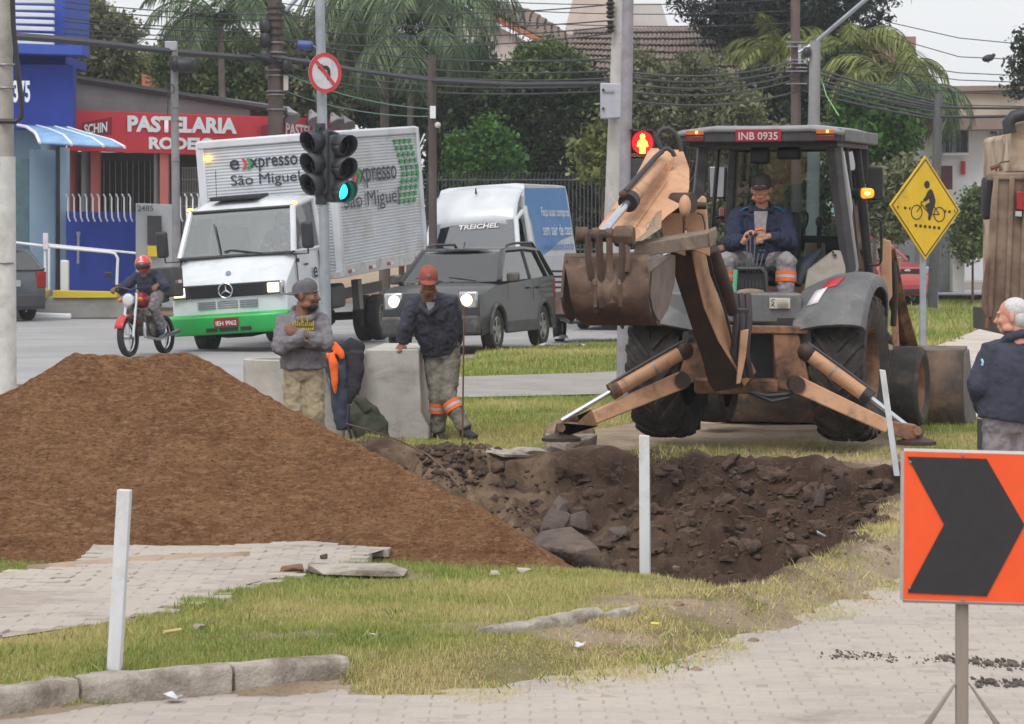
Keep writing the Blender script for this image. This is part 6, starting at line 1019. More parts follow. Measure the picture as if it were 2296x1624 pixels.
def bl(nm, b, m, par=None, **k): k['w'] = False; return mk(nm, b, m, par or BH, **k)      # own frame
def bw(nm, b, m, par=None, **k): return mk(nm, b, m, par or BH, **k)                       # world frame
# wheels
def tractor_wheel(x, y, z, r, w, sd, lugs, rimr, tyre=MUDT):
    c = Vector((x, y, z)); ax = Vector((sd, 0, 0)); hw = w / 2; b = MB(); b.lathe([(0.001, hw * 0.1), (0.13, hw * 0.1), (0.12, hw * 0.45), (0.001, hw * 0.5)], c, ax, 20); wh = bl('wheel', b, TAND)
    b = MB(); b.lathe([(r * rimr, -hw * 0.75), (r * 0.76, -hw), (r * 0.88, -hw * 0.97), (r * 0.95, -hw * 0.8), (r * 0.965, 0), (r * 0.95, hw * 0.8), (r * 0.88, hw * 0.97), (r * 0.76, hw), (r * rimr, hw * 0.75)], c, ax, 48, cap=False)
    if lugs:
        for i in range(lugs):
            for sg in (-1, 1):
                a0 = 2 * math.pi * (i + (0.5 if sg > 0 else 0)) / lugs; rs = []
                for k in range(5):
                    s = k / 4; xx = sg * (0.02 + (hw * 1.0 - 0.02) * s); a = a0 + sg * 0 + 0.42 * s; rad = r * (1.0 - 0.09 * max(0, s - 0.6) ** 1.2 * 2.2); tn = Vector((0, math.cos(a), -math.sin(a))); up = Vector((0, math.sin(a), math.cos(a))); q = c + Vector((xx, 0, 0)); lw = 0.034
                    rs.append([q + up * (rad * 0.9) - tn * lw * 1.3, q + up * (rad * 0.9) + tn * lw * 1.3, q + up * rad + tn * lw * 0.8, q + up * rad - tn * lw * 0.8])
                b.rings(rs)
    bl('tyre', b, tyre, wh, sm=30)
    b = MB(); b.lathe([(r * rimr * 1.03, hw * 0.72), (r * rimr, hw * 0.78), (r * rimr * 0.92, hw * 0.5), (r * rimr * 0.85, hw * 0.1), (r * rimr * 0.5, hw * 0.0), (r * rimr * 0.34, hw * 0.35), (0.01, hw * 0.4)], c, ax, 36, cap=False)
    for i in range(8): a = i * math.pi / 4; q = c + Vector((0, math.cos(a), math.sin(a))) * r * rimr * 0.42; b.cyl(q + ax * hw * 0.15, q + ax * hw * 0.42, 0.018, n=6)
    bl('rim', b, TAND, wh, sm=35); return wh
for s in (-1, 1):
    tractor_wheel(s * 0.83, 0, 0.74, 0.66, 0.48, s, 22, 0.56)
    tractor_wheel(s * 0.94, 2.12, 0.47, 0.395, 0.30, s, 0, 0.58)
b = MB(); b.cyl((-0.7, 0, 0.74), (0.7, 0, 0.74), 0.12, n=12); b.ell((0, 0, 0.74), (0.24, 0.26, 0.26)); bl('rear_axle', b, GRIME_SHADE); b = MB(); b.box((0, 2.12, 0.5), (1.7, 0.14, 0.16)); bl('front_axle', b, GRIME_SHADE, bev=0.02)
b = MB(); b.b2((-0.32, -0.2, 0.66), (0.32, 2.9, 1.05)); bl('chassis', b, GRIME_SHADE, bev=0.03); b = MB(); b.b2((-0.38, 1.55, 1.0), (0.38, 3.0, 1.5)); bl('bonnet', b, TAN, bev=0.06, seg=3)
# fenders: a shell bent over each rear wheel
for s in (-1, 1):
    b = MB(); rs = []
    for a in np.linspace(R(28), R(160), 16):
        k = 0.08 * max(0, (a - R(118)) / R(42)); sec = [(0.44, 0.70), (0.55, 0.755), (0.70, 0.815), (0.88, 0.845), (1.0 - k, 0.84), (1.08 - k, 0.815), (1.10 - k, 0.77), (1.10 - k, 0.71), (1.075 - k, 0.71), (1.06 - k, 0.78), (0.9, 0.80), (0.70, 0.775), (0.55, 0.715), (0.44, 0.66)]
        rs.append([Vector((s * x_, -r_ * math.cos(a), 0.74 + r_ * math.sin(a))) for x_, r_ in sec])
    b.rings(rs); fd = bl('fender', b, FGREY, sm=45, bev=0.006)
    if s > 0:
        def onfd(a, x, off=0.008): R1 = float(np.interp(x, [0.44, 0.55, 0.70, 0.88, 1.0], [0.70, 0.755, 0.815, 0.845, 0.84])) + off; return Vector((x, -R1 * math.cos(a), 0.74 + R1 * math.sin(a)))
        for nm, a0, a1, x0, x1, m_ in (('sticker', 46, 60, 0.55, 0.66, LETW), ('sticker', 60, 72, 0.60, 0.74, mat('sticker_red', S(186, 58, 66))), ('sticker', 140, 150, 0.9, 0.98, mat('sticker_red', S(186, 58, 66)))):
            b = MB(); b.grid([[onfd(R(a), x0 + (a - 46) * 0.004 * (a < 100)), onfd(R(a), x1 + (a - 46) * 0.004 * (a < 100))] for a in np.linspace(a0, a1, 4)]); o = bl(nm, b, m_, fd); o.modifiers.new('thick', 'SOLIDIFY').thickness = 0.004
# rear frame cross member with its sticker
b = MB(); W4(b, 1500, 1797, 656, 722, 658, 726, 28.25, 27.95, th=0.5); cm = bw('cross_member', b, CGREY, bev=0.02); b = MB(); W4(b, 1640, 1797, 712, 728, 714, 730, 28.2, 27.9, th=0.1); bw('lip', b, PBLK, cm)
b = MB(); W4(b, 1725, 1771, 668, 692, 669, 692, 28.0, 27.96, th=0.04); st = bw('sticker', b, mat('sticker_cream', S(206, 202, 184)), cm)
INK2 = mat('sticker_ink', S(60, 60, 58)); b = MB(); 
for (u0, v0, u1, v1) in ((1728, 674, 1735, 680), (1735, 680, 1728, 688), (1729, 681, 1736, 688), (1730, 672, 1737, 673)): b.tube([P(u0, v0, 27.94), P(u1, v1, 27.94)], 0.004, 4)
bw('pictogram', b, INK2, st)
for v in (674, 678, 682, 686): b = MB(); W4(b, 1741, 1766, v, v + 1.2, v, v + 1.2, 27.955, 27.94, th=0.01); bw('print_line', b, mat('pale_ink', S(160, 156, 144)), st)
b = MB(); b.b2((-0.6, -0.05, 1.12), (0.6, 1.5, 1.2)); bl('cab_floor', b, PBLK)
# cab: posts, roof
RP = lambda s: [Vector((s * 0.60, 0.34, 2.74)), Vector((s * 0.66, 0.36, 2.2)), Vector((s * 0.74, 0.36, 1.62)), Vector((s * 0.72, 0.3, 1.3))]
FP = lambda s: [Vector((s * 0.58, 1.42, 2.74)), Vector((s * 0.64, 1.5, 2.1)), Vector((s * 0.68, 1.55, 1.5)), Vector((s * 0.6, 1.6, 1.15))]
for s in (-1, 1):
    b = MB(); b.tube(RP(s), 0.068, 4, up=(0, 0, 1)); bl('rear_post', b, PBLK, bev=0.01); b = MB(); b.tube(FP(s), 0.058, 4, up=(0, 0, 1)); bl('front_post', b, PBLK, bev=0.01)
    b = MB(); b.tube([RP(s)[0], FP(s)[0]], 0.05, 4); b.tube([Vector((s * 0.7, 0.4, 1.5)), Vector((s * 0.68, 1.5, 1.42))], 0.045, 4); bl('side_rail', b, PBLK, bev=0.01)
    b = MB(); b.tube([Vector((s * 0.60, 0.9, 2.7)), Vector((s * 0.71, 0.95, 1.6))], 0.022, 6); bl('door_frame', b, PBLK)
b = MB(); b.tube([RP(1)[0] + Vector((0.04, 0.1, 0)), RP(1)[1] + Vector((0.05, 0.1, 0)), RP(1)[2] + Vector((0.05, 0.1, 0)), RP(1)[3] + Vector((0, 0.1, 0.05))], 0.022, 6); bl('gas_strut', b, mat('strut_grey', S(150, 148, 146), None, 0.4, 0.4))
b = MB(); b.tube([FP(-1)[2], FP(1)[2]], 0.05, 4); b.tube([FP(-1)[0], FP(1)[0]], 0.06, 4); bl('windscreen_frame', b, PBLK)
quadpane(BH, 'windscreen', [FP(-1)[2] + Vector((0, 0.01, 0)), FP(1)[2] + Vector((0, 0.01, 0)), FP(1)[0] + Vector((0, 0.01, 0)), FP(-1)[0] + Vector((0, 0.01, 0))], TGLASS)
quadpane(BH, 'side_window', [RP(1)[2], FP(1)[2], FP(1)[0], RP(1)[0]], TGLASS)
b = MB(); rf = []
for y, zt, in ((0.02, 2.88), (0.30, 2.895), (0.8, 2.90), (1.3, 2.885), (1.56, 2.85)): rf.append([(s * 0.76, y, zt - 0.03 * abs(s) ** 3 + 0.012 * math.cos(s * 9)) for s in (-1, -0.92, -0.6, -0.2, 0.2, 0.6, 0.92, 1)])
b.grid(rf); rf_ = bl('roof', b, mat('roof_grey', S(150, 150, 156), S(138, 138, 144), 0.6, dirt=S(120, 118, 118), dsc=4), sm=60); rf_.modifiers.new('thick', 'SOLIDIFY').thickness = 0.05
b = MB(); b.b2((-0.745, 0.04, 2.735), (0.745, 0.14, 2.855)); fas = bl('rear_fascia', b, PBLK, rf_, bev=0.015)
for s in (-1, 1): b = MB(); b.b2((s * 0.70, 0.12, 2.74), (s * 0.765, 1.55, 2.85)); bl('side_fascia', b, FGREY, rf_, bev=0.012)
b = MB(); b.b2((-0.68, 0.15, 2.70), (0.68, 1.5, 2.74)); bl('headlining', b, BLK, rf_)
for s in (-1, 1):
    x0 = s * 0.60; b = MB(); b.b2((x0 - 0.085, 0.02, 2.805), (x0 + 0.085, 0.05, 2.848)); l_ = bl('indicator', b, AMBER, fas, bev=0.006); b = MB(); b.ell((x0 + 0.02, 0.015, 2.828), (0.012, 0.006, 0.012)); bl('bulb', b, AMB, l_); b = MB(); b.b2((x0 - 0.085, 0.02, 2.745), (x0 + 0.085, 0.05, 2.798)); bl('tail_light', b, mat('dark_red_lens', S(96, 26, 34), None, 0.3), fas, bev=0.006)
b = MB(); b.b2((-0.22, 0.02, 2.742), (0.20, 0.045, 2.855)); pl_ = bl('number_plate', b, PLATE_R, fas, bev=0.005)
bpy.context.view_layer.update()
ltext('INB 0935', mat('letter_dull', S(206, 186, 188), None, 0.5), pl_, (-0.19, 0.017, 2.757), (1, 0, 0), (0, 0, 1), 0.36, 0.07, 0.015)
for x0, w_, h_ in ((-0.11, 0.18, 0.15), (0.16, 0.22, 0.11)): b = MB(); b.box((x0, 0.5, 2.70 - h_ / 2), (w_, 0.1, h_)); bl('work_light', b, BLK, bev=0.03, seg=3)
# mirrors, beacon, speaker panel, grab rails
def mirror(u0, u1, v0, v1, Y, face): b = MB(); W4(b, u0, u1, v0, v1, v0, v1, Y, Y, th=0.07); m_ = bw('mirror', b, BLK, bev=0.025, seg=3); b = MB(); W4(b, u0 + 3, u1 - 3, v0 + 3, v1 - 3, v0 + 3, v1 - 3, Y - 0.012, Y - 0.012, th=0.01); bw('mirror_glass', b, face, m_, bev=0.004); return m_
MIR = mat('mirror_face', S(150, 150, 150), None, 0.04, 1.0); mirror(1588, 1634, 372, 446, 30.4, MIR); mirror(1942, 1980, 374, 450, 30.0, BLK)
b = MB(); b.tube([P(1622, 447, 30.4), P(1626, 452, 30.4), P(1640, 460, 30.4)], 0.012, 6); bw('mirror_arm', b, BLK); b = MB(); b.tube([P(1968, 451, 30), P(1945, 457, 30), P(1941, 470, 29.9), P(1942, 500, 29.8)], 0.012, 6); bw('mirror_arm', b, BLK)
b = MB(); W4(b, 1912, 1946, 330, 412, 333, 414, 29.9, 29.9, th=0.06); bw('side_screen', b, BLK, bev=0.01)
b = MB(); b.cyl(P(1915, 436, 29.0), P(1932, 434, 28.95), 0.05, n=12); bc = bw('lamp_bracket', b, BLK); b = MB(); W4(b, 1930, 1960, 421, 446, 423, 444, 28.9, 28.9, th=0.1); ln = bw('indicator', b, emit('amber_glow', (1.0, 0.36, 0.02), 0.9, S(236, 140, 20)), bc, bev=0.03, seg=3); b = MB(); b.ell(P(1944, 434, 28.885), (0.022, 0.01, 0.012), (0, R(12), 0)); bw('bulb', b, emit('amber_core', (1.0, 0.85, 0.45), 9.0), ln)
b = MB(); b.tube([P(1948, 492, 29.6), P(1968, 491, 29.6), P(1975, 497, 29.6), P(1976, 520, 29.6), P(1975, 585, 29.6), P(1970, 594, 29.6), P(1948, 595, 29.6)], 0.013, 7); bw('grab_rail', b, BLK); b = MB(); b.tube([P(1600, 520, 29.8), P(1601, 492, 29.8), P(1608, 487, 29.8), P(1624, 487, 29.8)], 0.013, 7); bw('grab_rail', b, BLK)
b = MB(); b.box(P(1617, 478, 30.6), (0.045, 0.04, 0.10)); bw('bottle_on_ledge', b, mat('red_white', S(206, 120, 120)), bev=0.01)
# inside: seat, consoles, wheel, levers
b = MB(); b.box((-0.08, 0.62, 1.50), (0.52, 0.5, 0.12)); b.box((-0.08, 0.92, 1.82), (0.5, 0.14, 0.6), (R(-6), 0, 0)); bl('seat', b, BLK, bev=0.05, seg=3)
b = MB(); b.poly3([P(1810, 606, 28.7), P(1869, 562, 28.7), P(1884, 562, 28.7), P(1920, 612, 28.7), P(1868, 636, 28.6), P(1812, 668, 28.5), P(1800, 664, 28.5)], (0.02, 0.28, 0)); cs = bw('side_console', b, CONS, bev=0.012)
for u, v in ((1867, 566), (1872, 572), (1879, 610)): b = MB(); b.cyl(P(u, v, 28.69), P(u, v, 28.66), 0.012, n=8); bw('bolt', b, BLK, cs)
b = MB(); W4(b, 1780, 1905, 528, 565, 530, 566, 29.9, 29.8, th=0.2); dsh = bw('dashboard', b, BLK, bev=0.03); b = MB(); W4(b, 1805, 1850, 545, 590, 545, 590, 29.6, 29.6, th=0.2); bw('dash_panel', b, CONS, dsh, bev=0.02); b = MB(); W4(b, 1820, 1845, 546, 558, 546, 558, 29.58, 29.58, th=0.02); bw('label_plate', b, mat('ochre', S(170, 130, 80)), dsh)
b = MB(); cw = P(1793, 499, 29.6); b.tube([cw + Vector((0.075 * math.cos(q) + 0.03 * math.sin(q), 0.11 * math.cos(q), 0.105 * math.sin(q))) for q in np.linspace(0, 6.283, 25)], 0.012, 6); bw('steering_wheel', b, BLK); b = MB(); b.tube([cw, P(1800, 560, 29.7)], 0.02, 8); bw('steering_column', b, BLK)
b = MB(); b.tube([P(1836, 560, 29.4), P(1836, 510, 29.35)], 0.022, 8); b.ell(P(1836, 498, 29.35), (0.035, 0.035, 0.05)); bw('loader_lever', b, BLK)
b = MB(); b.tube([P(1784, 640, 29.0), P(1796, 600, 29.05), P(1812, 585, 29.1), P(1840, 560, 29.15)], [0.06, 0.09, 0.07, 0.03], 8, flat=0.6); bw('crumpled_jacket', b, mat('navy_cloth', S(52, 58, 76)), sm=60)
b = MB(); W4(b, 1648, 1722, 606, 660, 606, 660, 28.42, 28.4, th=0.18); tw_ = bw('control_tower', b, BLK, bev=0.03); b = MB(); W4(b, 1652, 1716, 598, 608, 598, 608, 28.36, 28.35, th=0.24); bw('tower_pad', b, PBLK, tw_, bev=0.03, seg=3)
for i in range(6): b = MB(); W4(b, 1662 + i * 8, 1667 + i * 8, 628, 646, 628, 646, 28.40, 28.40, th=0.03); bw('linkage_slot', b, PBLK, tw_)
LEV = mat('lever_steel', S(110, 112, 116), None, 0.4, 0.6)
for pts in ([(1674, 612), (1674, 530)], [(1681, 612), (1682, 524)], [(1688, 612), (1692, 545), (1694, 526)], [(1692, 612), (1700, 572), (1704, 564)], [(1700, 612), (1708, 580), (1712, 564)]): b = MB(); b.tube([P(u, v, 28.4) for u, v in pts], 0.007, 6); l_ = bw('lever', b, LEV, tw_); b = MB(); b.ell(P(*pts[-1], 28.4), 0.018); bw('knob', b, BLK, l_)
b = MB(); b.tube([P(1706, 604, 28.35), P(1716, 610, 28.3), P(1719, 640, 28.3), P(1719, 655, 28.3)], 0.012, 6); bw('pipe', b, PBLK, tw_)
b = MB(); b.ell(P(1682, 656, 28.3), (0.13, 0.06, 0.035)); bw('dirt_lump', b, MATS['dusty_clod'])
b = MB(); b.cyl(P(1646, 655, 28.3), P(1649, 605, 28.3), 0.02, n=10); bw('water_bottle', b, mat('bottle_green', S(104, 176, 140), None, 0.3))
# swing frame at the back
b = MB(); W4(b, 1635, 1812, 730, 748, 732, 750, 28.0, 27.8, th=0.3); fr_ = bw('top_plate', b, TAND, bev=0.012)
b = MB(); b.poly3([P(1734, 748, 27.9), P(1790, 750, 27.85), P(1802, 800, 27.85), P(1815, 850, 27.85), P(1790, 880, 27.85), P(1735, 872, 27.9), P(1740, 850, 27.9)], (0, 0.25, 0)); bw('frame_plate', b, TAND, bev=0.012)
b = MB(); W4(b, 1560, 1745, 850, 884, 852, 884, 27.95, 27.85, th=0.3); bw('lower_beam', b, TAND, bev=0.015); b = MB(); b.poly3([P(1550, 745, 28.2), P(1610, 745, 28.2), P(1600, 850, 28.2), P(1540, 862, 28.2), P(1520, 850, 28.2)], (0, 0.2, 0)); bw('frame_plate', b, TAND, bev=0.012)
b = MB(); W4(b, 1600, 1740, 735, 860, 737, 860, 28.25, 28.2, th=0.2); bw('back_plate', b, BLK); 
for i, u in enumerate((1648, 1662, 1676)): b = MB(); b.tube([P(u, 660, 27.6), P(u + 3, 720, 27.5), P(u - 4, 790, 27.5), P(u + 6, 845, 27.6)], 0.03, 8); bw('hydraulic_hose', b, HOSE)
b = MB(); W4(b, 1650, 1682, 690, 735, 690, 735, 27.5, 27.5, th=0.25); bw('valve_block', b, BLK, bev=0.02); b = MB(); b.poly3([P(1660, 742, 27.45), P(1678, 738, 27.45), P(1672, 800, 27.45), P(1660, 860, 27.45), P(1650, 862, 27.45)], (0, 0.06, 0)); bw('bracket', b, TAN, bev=0.008)
for q in ([(1680, 880), (1720, 888), (1765, 884), (1800, 868)], [(1690, 884), (1730, 900), (1770, 892)]): b = MB(); b.tube([P(u, v, 27.8) for u, v in q], 0.02, 7); bw('hydraulic_hose', b, BLK)
# stabiliser legs
def stab(piv, knee, foot, c0, c1, rod, Ya, Yb, m_):
    b = MB(); a = P(*piv, Ya); k = P(*knee, Yb); d = (k - a).normalized(); n = d.cross(Vector((0, 1, 0))).normalized(); hh = 0.058
    b.poly3([a + n * 0.075, k + n * hh, k - n * hh, a - n * 0.075], (0, 0.12, 0)); lg = bw('stabiliser_leg', b, m_, bev=0.012)
    b = MB(); b.cyl(a + Vector((0, -0.05, 0)), a + Vector((0, 0.25, 0)), 0.07, n=16); bw('pivot', b, GRIME_SHADE, lg); f = P(*foot, Yb)
    b = MB(); b.poly3([k + n * hh, f + Vector((0, 0, 0.10)), f + Vector((0.0, 0, -0.06)), k - n * hh * 0.9], (0, 0.14, 0)); bw('foot_arm', b, TAND, lg, bev=0.012); b = MB(); b.lathe([(0.05, -0.05), (0.17, -0.05), (0.17, -0.02), (0.06, 0.02), (0.04, 0.1)], Vector((f.x, f.y + 0.07, f.z - 0.02)), (0, 0, 1), 18); bw('pad', b, GRIME_SHADE, lg); b = MB(); b.cyl(f + Vector((0, -0.04, 0.05)), f + Vector((0, 0.2, 0.05)), 0.035, n=12); bw('pin', b, TAND, lg)
    p0, p1, p2 = P(*c0, Ya - 0.05), P(*c1, (Ya + Yb) / 2 - 0.03), P(*rod, Yb + 0.03); b = MB(); b.cyl(p0, p1, 0.068, n=18); cy = bw('cylinder', b, TAN, lg); b = MB(); b.cyl(p1 - (p1 - p0).normalized() * 0.07, p1 + (p1 - p0).normalized() * 0.012, 0.075, n=18); bw('gland', b, TAND if piv[0] < 1600 else BLK, cy); b = MB(); b.cyl(p1, p2, 0.025, n=12); bw('rod', b, ROD, cy); b = MB(); q = p0.lerp(p1, 0.42); d2 = (p1 - p0).normalized(); b.cyl(q - d2 * 0.01, q + d2 * 0.01, 0.072, n=18); bw('clamp', b, STEEL, cy)
    b = MB(); b.ell(p0, (0.085, 0.09, 0.085)); bw('knuckle', b, GRIME_SHADE, cy); off = Vector((0, -0.03, 0.085)); b = MB(); b.tube([p0 + off, p0.lerp(p1, 0.5) + off, p1 + off * 0.9], 0.014, 6); bw('pipe', b, HOSE, cy)
stab((1530, 853), (1330, 938), (1258, 972), (1533, 786), (1371, 878), (1259, 944), 27.7, 27.4, TAN)
stab((1786, 862), (1992, 958), (2056, 980), (1809, 790), (1950, 892), (2044, 965), 27.5, 27.2, TAN)
# boom, swung to the left and leaning out over the pit
Yb_ = lambda v: 26.5 + (v - 440) / 420.0 * 1.1
Lq = [(1497, 548), (1511, 616), (1545, 720), (1574, 808), (1586, 856), (1600, 878)]; Rq = [(1545, 530), (1562, 616), (1580, 690), (1612, 765), (1650, 825), (1670, 866)]
b = MB(); ez = Vector((0.135, 0.42, 0.10)); b.rings([[P(*l, Yb_(l[1])), P(*r_, Yb_(r_[1])), P(*r_, Yb_(r_[1])) + ez, P(*l, Yb_(l[1])) + ez] for l, r_ in zip(Lq, Rq)]); bm_ = bw('boom', b, TAN, bev=0.012)
b = MB(); ezf = Vector((-0.004, -0.012, -0.004)); b.rings([[P(l[0] + 2, l[1], Yb_(l[1])) + ezf, P(r_[0] - 2, r_[1], Yb_(r_[1])) + ezf, P(r_[0] - 2, r_[1], Yb_(r_[1])) + ezf * 0.2, P(l[0] + 2, l[1], Yb_(l[1])) + ezf * 0.2] for l, r_ in zip(Lq, Rq)]); bw('grimy_shaded_belly', b, GRIME_SHADE, bm_)  # boom underside: grease and its shade both painted into the dark brown
for c, rr_ in (((1630, 654), 0.035), ((1544, 756), 0.05)): q = P(*c, Yb_(c[1]) - 0.03) if c[0] < 1600 else P(*c, Yb_(c[1]) + 0.12); b = MB(); b.cyl(q - Vector((0.03, 0.02, 0)), q + Vector((0.02, 0.01, 0)), rr_, n=14); bw('pin', b, BLK, bm_)
for s, dx in ((0, 0.0), (1, -0.20)):
    b = MB(); b.poly3([P(u, v, 26.55) + Vector((dx, 0.02 * s, 0)) for u, v in ((1540, 473), (1574, 438), (1581, 445), (1584, 490), (1590, 575), (1548, 560), (1534, 492))], (0.03, 0.34, 0)); pt = bw('nose_plate', b, TAN, bm_, bev=0.01)
b = MB(); q = P(1572, 462, 26.5); b.cyl(q + Vector((0.04, -0.03, 0)), q + Vector((-0.1, -0.03, 0)), 0.03, n=12); bw('pin', b, GRIME_SHADE, bm_); b = MB(); b.tube([P(1562, 478, 26.52), P(1574, 482, 26.52), P(1580, 505, 26.52), P(1580, 545, 26.52)], 0.006, 5); bw('pipe', b, BLK, bm_)
b = MB(); b.tube([P(1596, 560, 27.0), P(1610, 610, 27.1), P(1625, 650, 27.2), P(1642, 700, 27.4)], [0.06, 0.075, 0.07, 0.05], 10); bw('boom_cylinder', b, GRIME_SHADE, bm_)
b = MB(); b.tube([P(1586, 560, 26.7), P(1600, 620, 26.85), P(1626, 700, 27.1), P(1645, 780, 27.3)], 0.012, 6); bw('hydraulic_hose', b, BLK, bm_)
# dipper stick
Yd = lambda v: 26.95 - (v - 336) / 207.0 * 1.25
dp = [(1516, 345), (1524, 336), (1534, 341), (1547, 379), (1547, 423), (1537, 456), (1498, 484), (1464, 517), (1419, 545), (1404, 520), (1438, 470), (1488, 402)]
b = MB(); b.poly3([P(u, v, Yd(v)) for u, v in dp], (-0.24, 0.14, 0.02)); ds = bw('dipper_stick', b, TAN, bev=0.012)
b = MB(); b.poly3([P(u, v, Yd(v) - 0.015) for u, v in ((1490, 402), (1498, 405), (1424, 512), (1412, 510))], (-0.03, 0.02, 0)); bw('edge_flange', b, TAN, ds, bev=0.006)
b = MB(); b.poly3([P(u, v, Yd(v) - 0.008) for u, v in ((1448, 520), (1470, 478), (1483, 470), (1482, 512), (1440, 540), (1420, 542))], (-0.002, 0.006, 0)); bw('worn_patch', b, mat('worn_steel', S(160, 138, 116), S(130, 110, 92), 0.6, sc=14), ds)
ltext('CASE', mat('faded_letter', S(150, 140, 132), None, 0.7), ds, BH.matrix_basis.inverted() @ (P(1447, 518, Yd(518) - 0.03)), BH.matrix_basis.inverted().to_3x3() @ (P(1481, 494, Yd(494)) - P(1447, 518, Yd(518))), Vector((0, 0, 1)), 0.13, 0.06, 0.01, depth=0.004)
b = MB(); q = P(1526, 455, 26.2); b.cyl(q + Vector((0.10, 0.05, 0)), q + Vector((-0.06, 0.15, 0)), 0.085, n=20); bw('elbow_pivot', b, GRIME_SHADE, ds); b = MB(); b.ell(P(1535, 462, 26.1), (0.05, 0.05, 0.09)); bw('bush', b, TAN, ds)
b = MB(); b.poly3([P(u, v, 26.65) for u, v in ((1490, 396), (1498, 360), (1508, 350), (1514, 356), (1503, 388))], (-0.05, 0.05, 0)); bw('cylinder_bracket', b, TAN, ds, bev=0.01)
c0, c1, c2 = P(1479, 364, 26.6), P(1411, 450, 25.95), P(1349, 523, 25.55); d = (c1 - c0).normalized(); b = MB(); b.tube([c0 - d * 0.02, c0, c1], [0.05, 0.066, 0.066], 20); cy = bw('bucket_cylinder', b, TAN, ds); b = MB(); b.cyl(c1 - d * 0.03, c1 + d * 0.05, 0.082, n=20); bw('gland', b, BLK, cy); b = MB(); b.cyl(c1, c2, 0.034, n=14); bw('rod', b, ROD, cy)
b = MB(); b.tube([P(1484, 340, 26.5), P(1470, 352, 26.45), P(1400, 430, 25.9)], 0.022, 8); bw('pipe', b, HOSE, cy); b = MB(); b.ell(P(1396, 435, 25.88), (0.035, 0.03, 0.03)); bw('union', b, TAND, cy)
for q in ([(1483, 335), (1474, 318), (1474, 303), (1484, 291), (1498, 288), (1512, 298), (1522, 315), (1527, 340)], [(1484, 337), (1496, 333), (1507, 341), (1512, 352)]): b = MB(); b.tube([P(u, v, 26.7) for u, v in q], 0.02, 8); bw('hydraulic_hose', b, HOSE, cy)
# bucket linkage
lkx = bw('link_shaft', MB().cyl(P(1300, 528, 25.5), P(1416, 530, 25.5), 0.05, n=16), GRIME_SHADE, ds)
for u, r_, w_ in ((1304, 0.068, 0.10), (1335, 0.06, 0.06), (1366, 0.058, 0.06)): b = MB(); q = P(u, 528, 25.5); b.cyl(q - Vector((w_ / 2, 0, 0)), q + Vector((w_ / 2, 0, 0)), r_, n=18); bw('boss', b, BUCK, lkx, bev=0.008)
b = MB(); q = P(1399, 530, 25.45); b.lathe([(0.001, -0.08), (0.075, -0.08), (0.085, -0.06), (0.085, 0.06), (0.075, 0.08), (0.001, 0.08)], q, (1, -0.25, 0), 8); bw('boss', b, BUCK, lkx, bev=0.006)
for pts, w_, m_ in (([(1318, 530), (1318, 580), (1328, 640), (1336, 700)], 0.03, GRIME_SHADE), ([(1342, 530), (1346, 600), (1350, 690)], 0.032, GRIME_SHADE), ([(1366, 535), (1366, 600), (1372, 680)], 0.03, BUCK), ([(1394, 540), (1396, 580), (1392, 640)], 0.032, GRIME_SHADE), ([(1402, 545), (1408, 575), (1404, 610)], 0.028, BUCK)):
    b = MB(); b.tube([P(u, v, 25.42 - 0.05 * math.sin(i)) for i, (u, v) in enumerate(pts)], w_, 6); bw('link', b, m_, lkx, sm=30)
# digging bucket, its back toward us
rows = [(576, 25.72, 1266, 1457), (590, 25.55, 1263, 1457), (612, 25.42, 1269, 1456), (645, 25.36, 1275, 1455), (672, 25.38, 1280, 1454), (696, 25.46, 1289, 1458), (712, 25.62, 1298, 1466), (722, 25.85, 1308, 1474), (722, 26.2, 1312, 1480)]
b = MB(); b.grid([[P(l + (r_ - l) * k / 8, v, Y) for k in range(9)] for v, Y, l, r_ in rows]); bk = bw('bucket', b, BUCK, ds, sm=50); bk.modifiers.new('thick', 'SOLIDIFY').thickness = 0.03
sp = [(1457, 607), (1460, 583), (1493, 570), (1508, 573), (1507, 634), (1492, 694), (1474, 722), (1466, 714), (1458, 696), (1453, 667)]; Yu = lambda u: 25.4 + (u - 1453) / 55.0 * 0.8
for dx in (0.0, -0.70):
    b = MB(); b.poly3([P(u, v, Yu(u)) + Vector((dx, 0, 0)) for u, v in sp], (0.022, -0.01, 0)); bw('side_plate', b, BUCK if dx else mat('worn_plate', S(128, 114, 104), S(104, 90, 82), 0.7, sc=6, bump=0.4), bk, bev=0.006)
b = MB(); b.tube([P(1265, 582, 25.6), P(1458, 588, 25.6)], 0.026, 8); bw('rim_bar', b, BUCK, bk)
b = MB(); b.poly3([P(1452, 590, 25.35), P(1462, 584, 25.38), P(1500, 572, 25.9), P(1494, 582, 25.8), P(1470, 600, 25.42), P(1456, 612, 25.36)], (-0.01, -0.03, 0)); bw('cutter_bracket', b, MATS['worn_plate'], bk, bev=0.006)
for u in (1332, 1388): b = MB(); b.tube([P(u - 4, 596, 25.5), P(u, 640, 25.33), P(u + 2, 685, 25.38), P(u + 6, 708, 25.55)], 0.025, 6); bw('rib', b, BUCK, bk)
b = MB(); b.poly3([P(1423, 550, 25.75), P(1589, 523, 26.0), P(1590, 555, 26.0), P(1418, 580, 25.75)], (0.02, 0.14, 0.035)); sb = bw('cross_bar', b, BEAMM, bk, bev=0.006); b = MB(); b.poly3([P(1588, 518, 25.98), P(1602, 513, 26.0), P(1607, 532, 26.0), P(1602, 550, 26.0), P(1590, 557, 25.98)], (0.02, 0.16, 0.02)); bw('end_cap', b, BEAMM, sb, bev=0.01)
